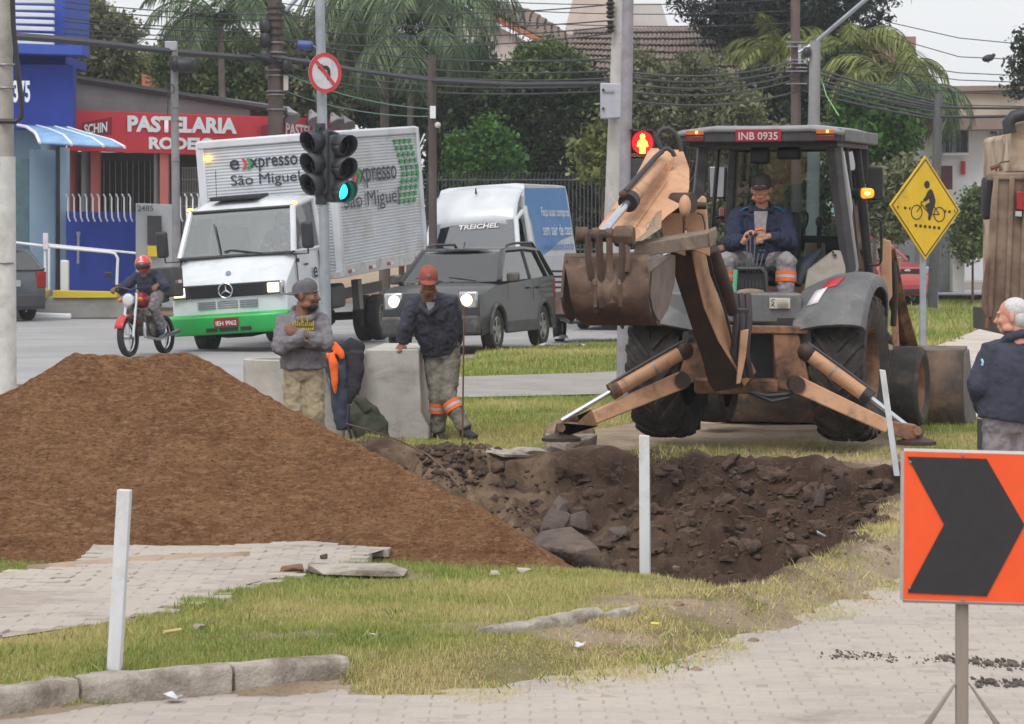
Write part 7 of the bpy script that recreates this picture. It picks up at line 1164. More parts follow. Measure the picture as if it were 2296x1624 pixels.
# loader arms and front bucket
for s in (-1, 1):
    b = MB(); b.tube([(s * 0.80, 1.75, 1.78), (s * 0.82, 2.2, 1.25), (s * 0.82, 2.9, 0.75), (s * 0.8, 3.3, 0.35)], [(0.05, 0.09)] * 4, 4, up=(1, 0, 0)); bl('loader_arm', b, TAND, bev=0.01)
    b = MB(); b.cyl((s * 0.62, 1.8, 1.0), (s * 0.7, 2.9, 0.85), 0.045, n=12); bl('lift_cylinder', b, TAND)
b = MB(); b.poly3([P(1974, 540, 29.9), P(1980, 536, 29.9), P(1997, 540, 29.9), P(2000, 664, 29.9), P(1985, 690, 29.9), P(1974, 660, 29.9)], (0.02, 0.2, 0)); bw('loader_post', b, TAN, bev=0.01); b = MB(); b.poly3([P(2006, 578, 30.3), P(2017, 576, 30.3), P(2010, 700, 30.4), P(2018, 860, 31.0), P(2006, 860, 31.0), P(1998, 740, 30.4)], (0.02, 0.08, 0)); bw('loader_link', b, TAN, bev=0.008); b = MB(); b.tube([P(1990, 575, 30.1), P(2003, 590, 30.1), P(2006, 660, 30.2), P(2002, 730, 30.3)], 0.03, 8); bw('hydraulic_hose', b, HOSE)
pr = [(3.62, 0.77), (3.40, 0.74), (3.34, 0.52), (3.33, 0.36), (3.35, 0.16), (3.42, 0.05), (3.7, 0.03), (4.05, 0.03)]
b = MB(); b.grid([[(-1.24 + 2.48 * k / 8, y, z) for k in range(9)] for y, z in pr]); lb = bl('loader_bucket', b, mat('loader_worn', S(130, 104, 82), S(92, 78, 70), 0.55, 0.15, sc=2.6, bump=0.3, dirt=S(74, 66, 62), dsc=2.2, damt=(0.42, 0.6)), sm=50); lb.modifiers.new('thick', 'SOLIDIFY').thickness = 0.03
for s in (-1, 1): b = MB(); b.poly3([(s * 1.235, y, z) for y, z in pr] + [(s * 1.235, 3.8, 0.45)], (s * 0.025, 0, 0)); bl('side_plate', b, mat('loader_side', S(104, 100, 98), S(84, 80, 78), 0.6), lb, bev=0.008)
# ------------------------------------------------------------------ signs, signals, stakes
STAKE = mat('whitewashed_wood', S(212, 214, 218), S(196, 198, 202), 0.85, sc=9, bump=0.25, sx=(1, 1, 0.15), dirt=S(176, 172, 166), dsc=5)
for (a0, a1, at), (b0, b1, bt), Yk, lab in (((262, 291, 1098), (237, 268, 1516), G(252, 1510).y, 'white wooden stake standing at the kerb edge'), ((1432, 1454.5, 976), (1433, 1457, 1290), G(1444, 1283).y, 'upright white stake on the near lip of the pit'), ((1971, 1984.5, 829), (2003.5, 2017, 1068), G(2010, 1063).y, 'tilted white stake on the far lip beside the chevron sign')):
    b = MB(); dv = Vector((0.006, 0.05, 0)); b.rings([[P(b0, bt, Yk), P(b1, bt, Yk), P(b1, bt, Yk) + dv, P(b0, bt, Yk) + dv], [P(a0, at, Yk), P(a1, at + 2, Yk), P(a1, at + 2, Yk) + dv, P(a0, at, Yk) + dv]]); mk('stake', b, STAKE, label=lab, cat='stake', group='white survey stakes', bev=0.004)
# chevron board
Yc = 12.0; CB = thing('chevron_sign', 'orange road works sign with a large black chevron on a wooden post', 'sign', Vector(((2158 - CU) * Yc / F, Yc, -0.11)))
ORG = mat('sign_orange', S(240, 88, 34), S(234, 82, 32), 0.5, sc=10, dirt=S(214, 92, 52), dsc=5, damt=(0.56, 0.8)); SBLK = mat('sign_black', S(42, 40, 42), S(35, 34, 36), 0.55, sc=20, dirt=S(60, 56, 56), dsc=6, damt=(0.58, 0.8)); DWOOD = mat('weathered_wood', S(150, 140, 130), S(122, 112, 104), 0.9, sc=6, bump=0.4, sx=(1, 1, 0.12))
b = MB(); b.poly3([P(2024, 1345, Yc), P(2325, 1354, Yc), P(2325, 1020, Yc), P(2026, 1012, Yc)], (0.0, 0.02, 0)); bd = mk('board', b, ORG, CB, bev=0.003)
b = MB(); e = 0.012; q = [P(2024, 1345, Yc), P(2325, 1354, Yc), P(2325, 1020, Yc), P(2026, 1012, Yc)]
for i in range(4): b.tube([q[i] + Vector((0, 0.01, 0)), q[(i + 1) % 4] + Vector((0, 0.01, 0))], 0.011, 4)
mk('frame', b, mat('frame_alu', S(186, 180, 176), None, 0.5, 0.3), CB)
b = MB(); b.poly3([P(u, v, Yc - 0.002) for u, v in ((2034, 1024), (2211, 1029), (2296, 1177), (2211, 1337), (2034, 1329), (2116, 1176))], (0, -0.003, 0)); mk('chevron', b, SBLK, bd, sm=0)
for u, v in ((2040, 1036), (2310, 1040), (2038, 1318), (2310, 1330), (2158, 1020), (2158, 1345)): b = MB(); b.lathe([(0.001, -0.002), (0.006, -0.001), (0.005, 0.003), (0.001, 0.004)], P(u, v, Yc - 0.005), (0, -1, 0), 10); mk('bolt', b, STEEL, bd)
b = MB(); W4(b, 2144, 2171, 1030, 1770, 1030, 1770, Yc + 0.03, Yc + 0.03, th=0.045); mk('post', b, DWOOD, CB, bev=0.004)
for s in (-1, 1):
    b = MB(); b.poly3([P(2158 + s * 6, 1522, Yc + 0.04), P(2158 + s * 24, 1542, Yc + 0.04), P(2158 + s * 190, 1766, Yc + 0.04), P(2158 + s * 160, 1766, Yc + 0.04)], (0, 0.03, 0)); mk('brace', b, DWOOD, CB, bev=0.003)
b = MB(); b.box((P(2158, 0, Yc).x, Yc + 0.05, -0.09), (0.75, 0.06, 0.04)); b.box((P(2158, 0, Yc).x, Yc + 0.05, -0.07), (0.06, 0.7, 0.04)); mk('foot', b, DWOOD, CB)
# cyclist warning sign
Ys = 38.0; YS = thing('cyclist_warning_sign', 'yellow diamond sign with a black cyclist on a grey post', 'sign', Vector(((2071 - CU) * Ys / F, Ys + 0.05, 0)))
YELS = mat('sign_yellow', S(228, 190, 36), S(218, 178, 32), 0.5, sc=6, dirt=S(196, 160, 40), dsc=4, sx=(1, 1, 0.3))
c40, s40 = math.cos(R(40)), math.sin(R(40)); C0 = P(2074, 466, Ys); kpx = Ys / F; ex = Vector((c40, s40, 0)); nz = Vector((s40, -c40, 0))
def D(u, v, off=0.0): du = u - 2074; a = du * kpx / c40; q = C0 + ex * a + nz * off; q.z = CH - (v - VH) * q.y / F; return q
def shp(nm, pts, m, par, off, th=0.002): b = MB(); b.poly3([D(u, v, off) for u, v in pts], nz * th); return mk(nm, b, m, par, sm=0)
dia = lambda k: [(2074, 466 - 116 * k), (2074 + 89 * k, 466 + 7 * k), (2074, 466 + 117 * k), (2074 - 89 * k, 466 - 6 * k)]
pln = shp('plate', dia(1.0), YELS, YS, 0.0, -0.012); 
for i in range(4):
    a_, c_ = dia(0.915)[i], dia(0.915)[(i + 1) % 4]; a2, c2 = dia(0.945)[i], dia(0.945)[(i + 1) % 4]; shp('border', [a_, c_, c2, a2], SBLK, pln, 0.002)
circ = lambda cu, cv, ru, rv, n=22: [(cu + ru * math.cos(2 * math.pi * i / n), cv + rv * math.sin(2 * math.pi * i / n)) for i in range(n)]
# icon, from the enlarged photograph: zoom (1470..1500 = centre)
Z = lambda x, y: (1681 + x * 0.2691, 252.1 + y * 0.2691)
shp('cyclist_head', circ(*Z(1474, 603), 6.8, 8.6), SBLK, pln, 0.002)
shp('cyclist_body', [Z(*q) for q in ((1490, 650), (1512, 640), (1530, 660), (1553, 730), (1550, 765), (1535, 800), (1520, 850), (1506, 895), (1495, 902), (1482, 890), (1490, 850), (1470, 800), (1452, 780), (1470, 765), (1500, 750), (1495, 720), (1460, 745), (1440, 742), (1436, 730), (1462, 700), (1476, 670))], SBLK, pln, 0.002)
for cx_, cy_ in ((1378, 833), (1590, 852)):
    b = MB(); o_, i_ = circ(*Z(cx_, cy_), 14.6, 17.0, 28), circ(*Z(cx_, cy_), 12.6, 14.8, 28); b.rings([[D(*o_[i], 0.002), D(*i_[i], 0.002), D(*i_[i], 0.004), D(*o_[i], 0.004)] for i in list(range(28)) + [0]], cap=False); mk('cycle_wheel', b, SBLK, pln, sm=0)
def stroke(p, q, w): p, q = Vector(Z(*p)), Vector(Z(*q)); d_ = (q - p).normalized(); n_ = Vector((-d_.y, d_.x)) * w / 2; return shp('cycle_frame', [tuple(p + n_), tuple(q + n_), tuple(q - n_), tuple(p - n_)], SBLK, pln, 0.003)
for p_, q_, w_ in (((1378, 833), (1425, 770), 2.0), ((1425, 770), (1415, 755), 2.0), ((1425, 770), (1500, 850), 2.0), ((1500, 850), (1590, 852), 2.2), ((1590, 852), (1540, 785), 2.0), ((1415, 745), (1440, 750), 2.4)): stroke(p_, q_, w_)
for i in range(6): x, y = 1371 + i * 43, 943 + i * 4.2; shp('crossing_block', [Z(x - 11, y - 12), Z(x + 11, y - 11), Z(x + 11, y + 13), Z(x - 11, y + 12)], SBLK, pln, 0.002)
for x, y, w_ in ((1205, 790, 5), (1272, 798, 11), (1313, 802, 6), (1648, 825, 6), (1686, 830, 11), (1733, 824, 4)): shp('crossing_block', [Z(x - w_, y - 12), Z(x + w_, y - 11), Z(x + w_, y + 11), Z(x - w_, y + 10)], SBLK, pln, 0.002)
b = MB(); b.box((YS.location.x, Ys + 0.1, (D(2074, 400).z) / 2), (0.075, 0.05, D(2074, 400).z)); mk('post', b, GALV, YS, bev=0.008)
pp = pole('sign_post', 'thin grey post on the far lawn beside the cyclist sign', 2100, 690, 2098, 560, 74, 0.035, 0.035, GALV, 8)
# traffic signal with the no left turn plate
Yg = 42.0; TL = thing('traffic_light', 'grey signal pole with black traffic light heads and green lit', 'traffic light', P(733, 845, Yg))
b = MB(); b.cyl(P(733, 848, Yg), P(716, -40, Yg), 0.072, 0.062, 16); mk('pole', b, GALV, TL, sm=60)
SIGB = mat('signal_black', S(58, 60, 66), S(46, 48, 54), 0.55); a39 = R(39); ex = Vector((math.cos(a39), math.sin(a39), 0)); nz = Vector((math.sin(a39), -math.cos(a39), 0)); C0 = P(728, 164, Yg - 0.12); rS = 45 * Yg / F
def disc(nm, r0, r1, m, par, off): b = MB(); n_ = 40; b.rings([[C0 + nz * off + (ex * math.cos(2 * math.pi * i / n_) + Vector((0, 0, 1)) * math.sin(2 * math.pi * i / n_)) * r for r in (r0, r1)] for i in list(range(n_)) + [0]], cap=False, close=False); o = mk(nm, b, m, par, sm=0); o.modifiers.new('thick', 'SOLIDIFY').thickness = 0.003; return o
sg = disc('no_left_turn_sign', 0.001, rS, mat('sign_white', S(214, 214, 218), S(200, 200, 206), 0.5, dirt=S(186, 184, 186), dsc=5), TL, 0.0); SRED = mat('sign_red', S(206, 62, 70), None, 0.5); disc('border', rS * 0.80, rS, SRED, sg, 0.006)
q2 = lambda x, z, off=0.006: C0 + nz * off + ex * (x * rS) + Vector((0, 0, z * rS))
b = MB(); b.poly3([q2(*p_) for p_ in ((0.14, -0.35), (0.32, -0.35), (0.32, 0.1), (0.26, 0.26), (0.12, 0.36), (-0.18, 0.36), (-0.18, 0.46), (-0.46, 0.26), (-0.18, 0.06), (-0.18, 0.17), (0.06, 0.17), (0.14, 0.1))], nz * 0.003); mk('arrow', b, SBLK, sg, sm=0)
b = MB(); b.poly3([q2(*p_, 0.010) for p_ in ((-0.66, 0.55), (-0.52, 0.66), (0.66, -0.55), (0.52, -0.66))], nz * 0.003); mk('slash', b, SRED, sg, sm=0)
def sighead(pu, v0, dirx, diry, lit, off):
    d = Vector((dirx, diry, -0.04)).normalized(); c = [P(pu, v, Yg) + d * off for v in v0]; b = MB(); m_ = (c[0] + c[2]) / 2; rot = Matrix((d.cross(Vector((0, 0, 1))).normalized(), d, Vector((0, 0, 1)))).transposed(); b.box(m_, (0.30, 0.14, (c[0] - c[2]).length + 0.3), rot); hd = mk('signal_head', b, SIGB, TL, bev=0.05, seg=3)
    for i, q in enumerate(c):
        x_, y_, _ = basis(d); b = MB(); rs = []
        for k, (rr, hh) in enumerate(((0.15, 0.05), (0.147, 0.24))): rs.append([q + d * (hh + 0.0) + (x_ * math.cos(a) + y_ * math.sin(a)) * rr + d * (0.05 * y_.z * math.sin(a) * (k == 1)) for a in np.linspace(0, 2 * math.pi, 25)])
        b.rings(rs, cap=False, close=False); vz = mk('visor', b, SIGB, hd, sm=60); vz.modifiers.new('thick', 'SOLIDIFY').thickness = 0.008
        b = MB(); b.lathe([(0.001, 0.10), (0.09, 0.085), (0.13, 0.05), (0.13, 0.03)], q, d, 24); mk('lens', b, emit('green_on', (0.02, 1.0, 0.62), 3.2, S(20, 180, 140)) if (lit and i == 2) else mat('dark_lens', S(40, 34, 36), None, 0.25), hd, sm=60)
    for v in (v0[0] - 32, v0[2] + 22):
        b = MB(); a_ = P(718 + (v - 285) * 0.02, v, Yg); b.cyl(a_ - Vector((0, 0, 0.05)), a_ + Vector((0, 0, 0.05)), 0.085, n=16); b.tube([a_, a_.lerp(P(pu, v + (8 if v < v0[1] else -4), Yg), 0.6) + Vector((0, -0.1, 0.02)), P(pu, v + (8 if v < v0[1] else -4), Yg)], 0.028, 8); mk('bracket', b, SIGB, TL)
sighead(757, (327, 377, 429), 0.62, -0.78, True, 0.0); sighead(720, (318, 367, 413), -0.62, -0.62, False, 0.0)
b = MB(); q = P(668, 103, 60); b.lathe([(0.001, 0), (0.07, 0), (0.075, 0.24), (0.05, 0.26), (0.001, 0.26)], q, (1, 0.2, -0.02), 16); b.cyl(q + Vector((0.26, 0, 0)), q + Vector((0.34, 0.05, 0.02)), 0.02, n=6); mk('camera_housing', b, mat('cobalt', S(66, 82, 150), None, 0.4), TL) if False else None
b = MB(); q = P(667, 101, Yg + 0.05); b.lathe([(0.05, 0), (0.058, 0.01), (0.058, 0.18), (0.03, 0.2)], q, (1, 0.1, -0.04), 16); b.cyl(q + Vector((0.19, 0, 0)), P(712, 112, Yg), 0.012, n=6); mk('camera_housing', b, mat('cobalt', S(66, 82, 150), None, 0.4), TL)
# pedestrian signal
Yq = 37.0; PSG = thing('pedestrian_signal', 'grey pole with pedestrian light showing a red standing figure', 'traffic light', P(1394, 892, Yq))
b = MB(); b.cyl(P(1394, 894, Yq), P(1408, -40, Yq), 0.068, 0.066, 16); mk('pole', b, mat('pole_mauve', S(158, 154, 162), S(142, 138, 148), 0.5, 0.3, sc=6, dirt=S(126, 120, 122), dsc=4), PSG, sm=60)
b = MB(); W4(b, 1413, 1467, 290, 346, 292, 345, Yq, Yq - 0.02, th=0.2); hs_ = mk('signal_head', b, mat('housing_dark_red', S(84, 34, 42), S(70, 28, 36), 0.5), PSG, bev=0.03); b = MB(); W4(b, 1406, 1462, 352, 412, 352, 411, Yq, Yq - 0.02, th=0.2); lw_ = mk('signal_head', b, SIGB, PSG, bev=0.03)
b = MB(); W4(b, 1414, 1446, 344, 352, 344, 352, Yq - 0.02, Yq - 0.02, th=0.1); mk('backplate', b, mat('olive_plate', S(116, 84, 60)), PSG)
b = MB(); b.poly3([P(u, v, Yq - 0.04) for u, v in circ(1440, 320, 24, 26, 28)], (0, 0.02, 0)); mk('lens', b, emit('red_field', (1.0, 0.01, 0.03), 0.7, S(150, 10, 20)), hs_, sm=0)
fig = [(1440, 300), (1444, 302), (1446, 307), (1444, 312), (1450, 318), (1453, 329), (1448, 330), (1446, 326), (1447, 344), (1441, 345), (1440, 336), (1439, 345), (1433, 344), (1434, 326), (1432, 330), (1427, 329), (1430, 318), (1436, 312), (1434, 307), (1436, 302)]
b = MB(); b.poly3([P(u, v, Yq - 0.045) for u, v in fig], (0, -0.004, 0)); mk('red_figure', b, emit('figure_on', (1.0, 0.52, 0.04), 4.5), hs_, sm=0)
b = MB(); b.grid([[P(1412 + i, 290, Yq - 0.01 - j * 0.16) + Vector((0, 0, 0)) for j in (0, 1)] for i in (0, 14, 28, 42, 56)]); o = mk('visor', b, SIGB, hs_); o.modifiers.new('thick', 'SOLIDIFY').thickness = 0.01
b = MB(); b.cyl(P(1400, 318, Yq), P(1414, 318, Yq + 0.05), 0.03, n=8); b.cyl(P(1400, 385, Yq), P(1408, 385, Yq + 0.05), 0.03, n=8); mk('bracket', b, SIGB, PSG)
# ------------------------------------------------------------------ barriers, clothes, bag, rods
CON = mat('barrier_concrete', S(182, 178, 172), S(160, 155, 149), 0.9, sc=3, bump=0.4, bsc=40, dirt=S(132, 124, 116), dsc=2.4, damt=(0.54, 0.74))
Yw = 29.6
def barrier(pts, L, dx, lab, Y): b = MB(); b.poly3([P(u, v, Y) for u, v in pts], (dx, L, 0)); return mk('concrete_barrier', b, CON, label=lab, cat='barrier', bev=0.015)
barrier([(770, 992), (775, 964), (792, 926), (800, 880), (819, 784), (938, 783), (944, 926), (961, 958), (962, 988)], 1.6, 0.1, 'pale concrete barrier the capped worker leans his hand on', Yw)
barrier([(640, 990), (655, 930), (668, 800), (724, 799), (746, 900), (770, 972), (771, 992)], 1.6, -0.1, 'concrete barrier under the hanging orange jacket', Yw)
b = MB(); cx_ = P(640, 900, 30.4); b.lathe([(0.40, 0), (0.40, 0.72), (0.385, 0.73), (0.33, 0.73), (0.32, 0.72), (0.32, 0.1), (0.001, 0.1)], (cx_.x, 30.4, 0.0), (0, 0, 1), 40); mk('concrete_ring', b, CON, label='open concrete manhole ring behind the man in the hoodie', cat='concrete ring', sm=40)
b = MB(); b.b2(G(868, 992, 0), G(905, 984, 0) + Vector((0, 0.1, 0.05))); mk('wood_block', b, DWOOD, label='small wooden block under the corner of the pale barrier', cat='block', bev=0.005)
def cloth(nm, pts, m, par=None, th=0.03, vox=0.014, disp=0.012, dsc=0.09, **k):
    b = MB()
    for q in pts: b.tube(q[0], q[1], 9, flat=q[2] if len(q) > 2 else 0.6, up=(0, -1, 0))
    o = mk(nm, b, m, par, **k); o.modifiers.clear(); r_ = o.modifiers.new('remesh', 'REMESH'); r_.mode = 'VOXEL'; r_.voxel_size = vox; r_.use_smooth_shade = True
    s_ = o.modifiers.new('smooth', 'SMOOTH'); s_.factor = 0.5; s_.iterations = 5
    if disp:
        if 'folds%g' % dsc not in bpy.data.textures: tx = bpy.data.textures.new('folds%g' % dsc, 'CLOUDS'); tx.noise_scale = dsc; tx.noise_depth = 2
        d_ = o.modifiers.new('folds', 'DISPLACE'); d_.texture = bpy.data.textures['folds%g' % dsc]; d_.strength = disp * 2; d_.mid_level = 0.5; d_.texture_coords = 'LOCAL'
    return o
HIV = mat('hi_vis_orange', S(240, 112, 40), S(228, 96, 34), 0.8, sc=12, bump=0.3); NAVY = mat('navy_cloth', S(52, 58, 76), S(42, 46, 62), 0.9, sc=14, bump=0.4, bsc=60); BLKC = mat('black_cloth', S(52, 50, 56), S(40, 39, 44), 0.9, sc=12, bump=0.4, bsc=60)
jk = cloth('work_jacket', [([P(738, 772, 29.5), P(748, 800, 29.45), P(758, 850, 29.4), P(764, 910, 29.4), P(772, 965, 29.4)], [(0.10, 0.06), (0.12, 0.06), (0.09, 0.06), (0.09, 0.07), (0.08, 0.07)]), ([P(752, 780, 29.45), P(768, 812, 29.4), P(770, 850, 29.38)], 0.045)], NAVY, label='orange and navy work jacket hung over the barrier', cat='jacket')
cloth('orange_panel', [([P(726, 770, 29.42), P(748, 776, 29.38), P(764, 792, 29.36), P(768, 806, 29.35)], [0.03, 0.05, 0.045, 0.03]), ([P(728, 796, 29.38), P(742, 798, 29.33), P(748, 815, 29.31), P(750, 850, 29.31), P(752, 884, 29.31)], [0.03, 0.045, 0.05, 0.04, 0.02])], HIV, jk)
cloth('dark_jacket', [([P(770, 790, 29.55), P(790, 778, 29.5), P(815, 785, 29.55)], [0.08, 0.1, 0.06]), ([P(792, 790, 29.45), P(796, 830, 29.42), P(790, 880, 29.4), P(780, 905, 29.4)], [(0.10, 0.07), (0.09, 0.06), (0.07, 0.05), (0.04, 0.04)])], BLKC, label='black jacket draped over the top of the pale barrier', cat='jacket')
BAGM = mat('dark_green_bag', S(62, 66, 50), S(46, 50, 38), 0.8, sc=7, bump=0.5, bsc=40)
bg = cloth('backpack', [([P(800, 895, 29.2), P(815, 925, 29.15), P(830, 960, 29.15), P(838, 992, 29.15)], [(0.06, 0.06), (0.14, 0.11), (0.17, 0.13), (0.16, 0.12)])], BAGM, label='dark green rucksack slumped against the barriers', cat='rucksack', disp=0.02); cloth('top_flap', [([P(795, 892, 29.12), P(812, 900, 29.08), P(824, 925, 29.05)], [0.04, 0.06, 0.05])], BAGM, bg); cloth('strap', [([P(782, 905, 29.2), P(778, 950, 29.1), P(790, 990, 29.1)], 0.02)], BLKC, bg, disp=0)
RUST = mat('rusty_rod', S(112, 84, 70), S(88, 64, 54), 0.8)
b = MB(); b.cyl(G(1036, 1008) + Vector((0, 0, -0.1)), P(1040, 690, G(1036, 1008).y), 0.009, n=6); mk('iron_rod', b, RUST, label='thin rusty iron rod planted beside the leaning worker', cat='rod')
q = [P(775, 950, 27.8), P(830, 965, 27.6), P(900, 990, 27.6), P(960, 1020, 27.3), P(1000, 1055, 26.6), P(1028, 1090, 26.0)]; b = MB(); b.tube(q, 0.008, 5); mk('wire', b, RUST, label='bent rusty wire trailing over the pit edge beside the sand', cat='wire')
# slab with a heap of earth by the stabiliser foot
p = G(1278, 1006); rock('concrete_slab', p + Vector((0, 0.3, 0.06)), (0.46, 0.6, 0.13), CONC, (0, 0, 0.05), 31, n=50, sharp=0.95, label='concrete slab carrying a heap of earth by the left stabiliser', cat='slab')
b = MB(); b.ell(p + Vector((0, 0.32, 0.11)), (0.24, 0.26, 0.13), None, 24, 10); o = mk('earth_heap', b, mat('dusty_clod', S(150, 130, 108)), label='small heap of earth on the concrete slab', cat='earth heap', sm=60); tx = bpy.data.textures.new('earth', 'CLOUDS'); tx.noise_scale = 0.06; o.modifiers.new('sub', 'SUBSURF').render_levels = 2; dm = o.modifiers.new('rough', 'DISPLACE'); dm.texture = tx; dm.strength = 0.05
for u, v, d_, sd in ((1246, 1014, (0.14, 0.2, 0.10), 41), (1140, 1022, (0.4, 0.5, 0.04), 42), (1190, 1018, (0.3, 0.3, 0.05), 43)): rock('paving_piece', GH(u, v) + Vector((0, 0.1, 0.02)), d_, CONC if sd != 41 else STONE, (R(3), R(-4), 0.2 * sd), sd, n=30, sharp=0.92, label={41: 'stone block before the slab with the earth heap', 42: 'broken paving sheet on the far lip of the pit', 43: 'thin paving piece between the broken sheet and the slab'}[sd], cat='paving')
# striped barrier board behind the old man
SB = thing('striped_barrier', 'red and white striped barrier board leaning behind the old man', 'barrier', G(2205, 1010)); b = MB(); W4(b, 2192, 2204, 940, 1012, 940, 1012, 28.0, 28.0, th=0.05); mk('leg', b, PBLK, SB)
for i, m_ in enumerate((SRED, LETW, SRED)): b = MB(); W4(b, 2202 + i * 9, 2211 + i * 9, 975, 1002, 978, 1004, 28.0, 28.0, th=0.03); mk('stripe', b, m_, SB)
# ------------------------------------------------------------------ people
def skin(n, c): return mat(n, c, tuple(x * 0.85 for x in c), 0.6, sc=25, spec=0.3)
SK1 = skin('skin_tan', S(184, 132, 106)); SK2 = skin('skin_brown', S(132, 94, 76)); SK3 = skin('skin_pink', S(208, 152, 132)); HAIRD = mat('hair_dark', S(42, 36, 34), None, 0.8); HAIRW = mat('hair_white', S(214, 212, 212), S(186, 184, 186), 0.9, sc=60, bump=0.5, bsc=200)
EYEW = mat('eye_white', S(150, 136, 126), None, 0.3); EYED = mat('eye_dark', S(36, 28, 26), None, 0.2); LIP = mat('lip', S(150, 92, 82), None, 0.6)
def rem(o, vox, it=4, disp=0.0, dsc=0.1):
    r_ = o.modifiers.new('remesh', 'REMESH'); r_.mode = 'VOXEL'; r_.voxel_size = vox; r_.use_smooth_shade = True; s_ = o.modifiers.new('smooth', 'SMOOTH'); s_.factor = 0.5; s_.iterations = it
    if disp:
        k = 'folds%g' % dsc
        if k not in bpy.data.textures: tx = bpy.data.textures.new(k, 'CLOUDS'); tx.noise_scale = dsc; tx.noise_depth = 2
        d_ = o.modifiers.new('folds', 'DISPLACE'); d_.texture = bpy.data.textures[k]; d_.strength = disp * 2; d_.mid_level = 0.5; d_.texture_coords = 'LOCAL'
    return o
def add_head(b, M, beard=False):
    T_ = lambda *p: M @ Vector(p); m3 = M.to_3x3()
    def E(c, r, rot=None): b.ell(T_(*c), r, m3 @ (Euler(rot).to_matrix() if rot else Matrix.Identity(3)), 16, 10)
    E((0, 0.012, 0.04), (0.076, 0.096, 0.085)); E((0, -0.028, -0.02), (0.066, 0.066, 0.088)); E((0, -0.046, -0.078), (0.046, 0.044, 0.038)); E((0, -0.082, 0.034), (0.052, 0.014, 0.011)); E((0.036, -0.066, -0.022), (0.028, 0.024, 0.024)); E((-0.036, -0.066, -0.022), (0.028, 0.024, 0.024))
    b.tube([T_(0, -0.086, 0.022), T_(0, -0.098, -0.004), T_(0, -0.112, -0.026), T_(0, -0.094, -0.036)], [0.009, 0.012, 0.017, 0.010], 8)
    E((0, -0.090, -0.058), (0.026, 0.012, 0.008)); E((0, -0.088, -0.07), (0.024, 0.012, 0.008))
    for s in (-1, 1): E((s * 0.079, 0.012, -0.004), (0.010, 0.02, 0.032), (0, 0, s * -0.3)); E((s * 0.058, -0.02, -0.07), (0.02, 0.04, 0.025))
    b.tube([T_(0, 0.02, -0.05), T_(0, 0.03, -0.11), T_(0, 0.035, -0.18)], [0.056, 0.056, 0.064], 12)
def face_parts(par, M, brow=HAIRD, beard=None):
    m3 = M.to_3x3(); T_ = lambda *p: M @ Vector(p)
    for s in (-1, 1):
        b = MB(); b.ell(T_(s * 0.031, -0.083, 0.012), (0.011, 0.008, 0.0045), m3, 10, 6); e = mk('eye', b, EYEW, par); b = MB(); b.ell(T_(s * 0.031, -0.0895, 0.012), (0.0055, 0.003, 0.0048), m3, 8, 5); mk('pupil', b, EYED, e)
        b = MB(); b.tube([T_(s * 0.012, -0.091, 0.030), T_(s * 0.03, -0.091, 0.035), T_(s * 0.048, -0.08, 0.029)], 0.0038, 5); mk('eyebrow', b, brow, par)
    b = MB(); b.tube([T_(-0.024, -0.094, -0.064), T_(0, -0.102, -0.062), T_(0.024, -0.094, -0.064)], 0.004, 5); mk('mouth', b, LIP, par)
    if beard: b = MB(); b.ell(T_(0, -0.05, -0.085), (0.05, 0.05, 0.036), m3, 14, 8); b.ell(T_(0, -0.088, -0.05), (0.03, 0.014, 0.008), m3, 10, 6); mk('beard', b, beard, par)
def cap_on(par, M, m, back=False, tilt=0.0, badge=None):
    m3 = M.to_3x3(); T_ = lambda *p: M @ Vector(p); s = 1 if back else -1; b = MB(); n = 22; rs = []
    for z, k in ((0.02, 1.0), (0.055, 1.02), (0.085, 0.97), (0.11, 0.80), (0.128, 0.5), (0.134, 0.12)): rs.append([T_(0.081 * k * math.cos(2 * math.pi * i / n), 0.012 + 0.102 * k * math.sin(2 * math.pi * i / n), z + (0.010 * math.sin(2 * math.pi * i / n) * (1 if not back else -1))) for i in range(n)])
    b.rings(rs); c = mk('cap', b, m, par, sm=60); b = MB(); g = []
    for j in range(4):
        k = j / 3; g.append([T_(0.07 * math.sin(a) * (1 + 0.05 * k), 0.012 + s * (0.095 * math.cos(a) + (0.075 * k) * max(0.2, math.cos(a))), 0.038 - 0.022 * k + 0.012 * math.cos(a) * 0 - 0.016 * (1 - math.cos(a))) for a in np.linspace(-1.25, 1.25, 11)])
    b.grid(g); o = mk('peak', b, m, c, sm=60); o.modifiers.new('thick', 'SOLIDIFY').thickness = 0.006
    if badge: b = MB(); b.lathe([(0.012, 0), (0.018, 0.002), (0.016, 0.006), (0.010, 0.007)], T_(0, -0.083, 0.085), m3 @ Vector((0, -1, 0.35)), 16); mk('cap_badge', b, badge, c)
    return c
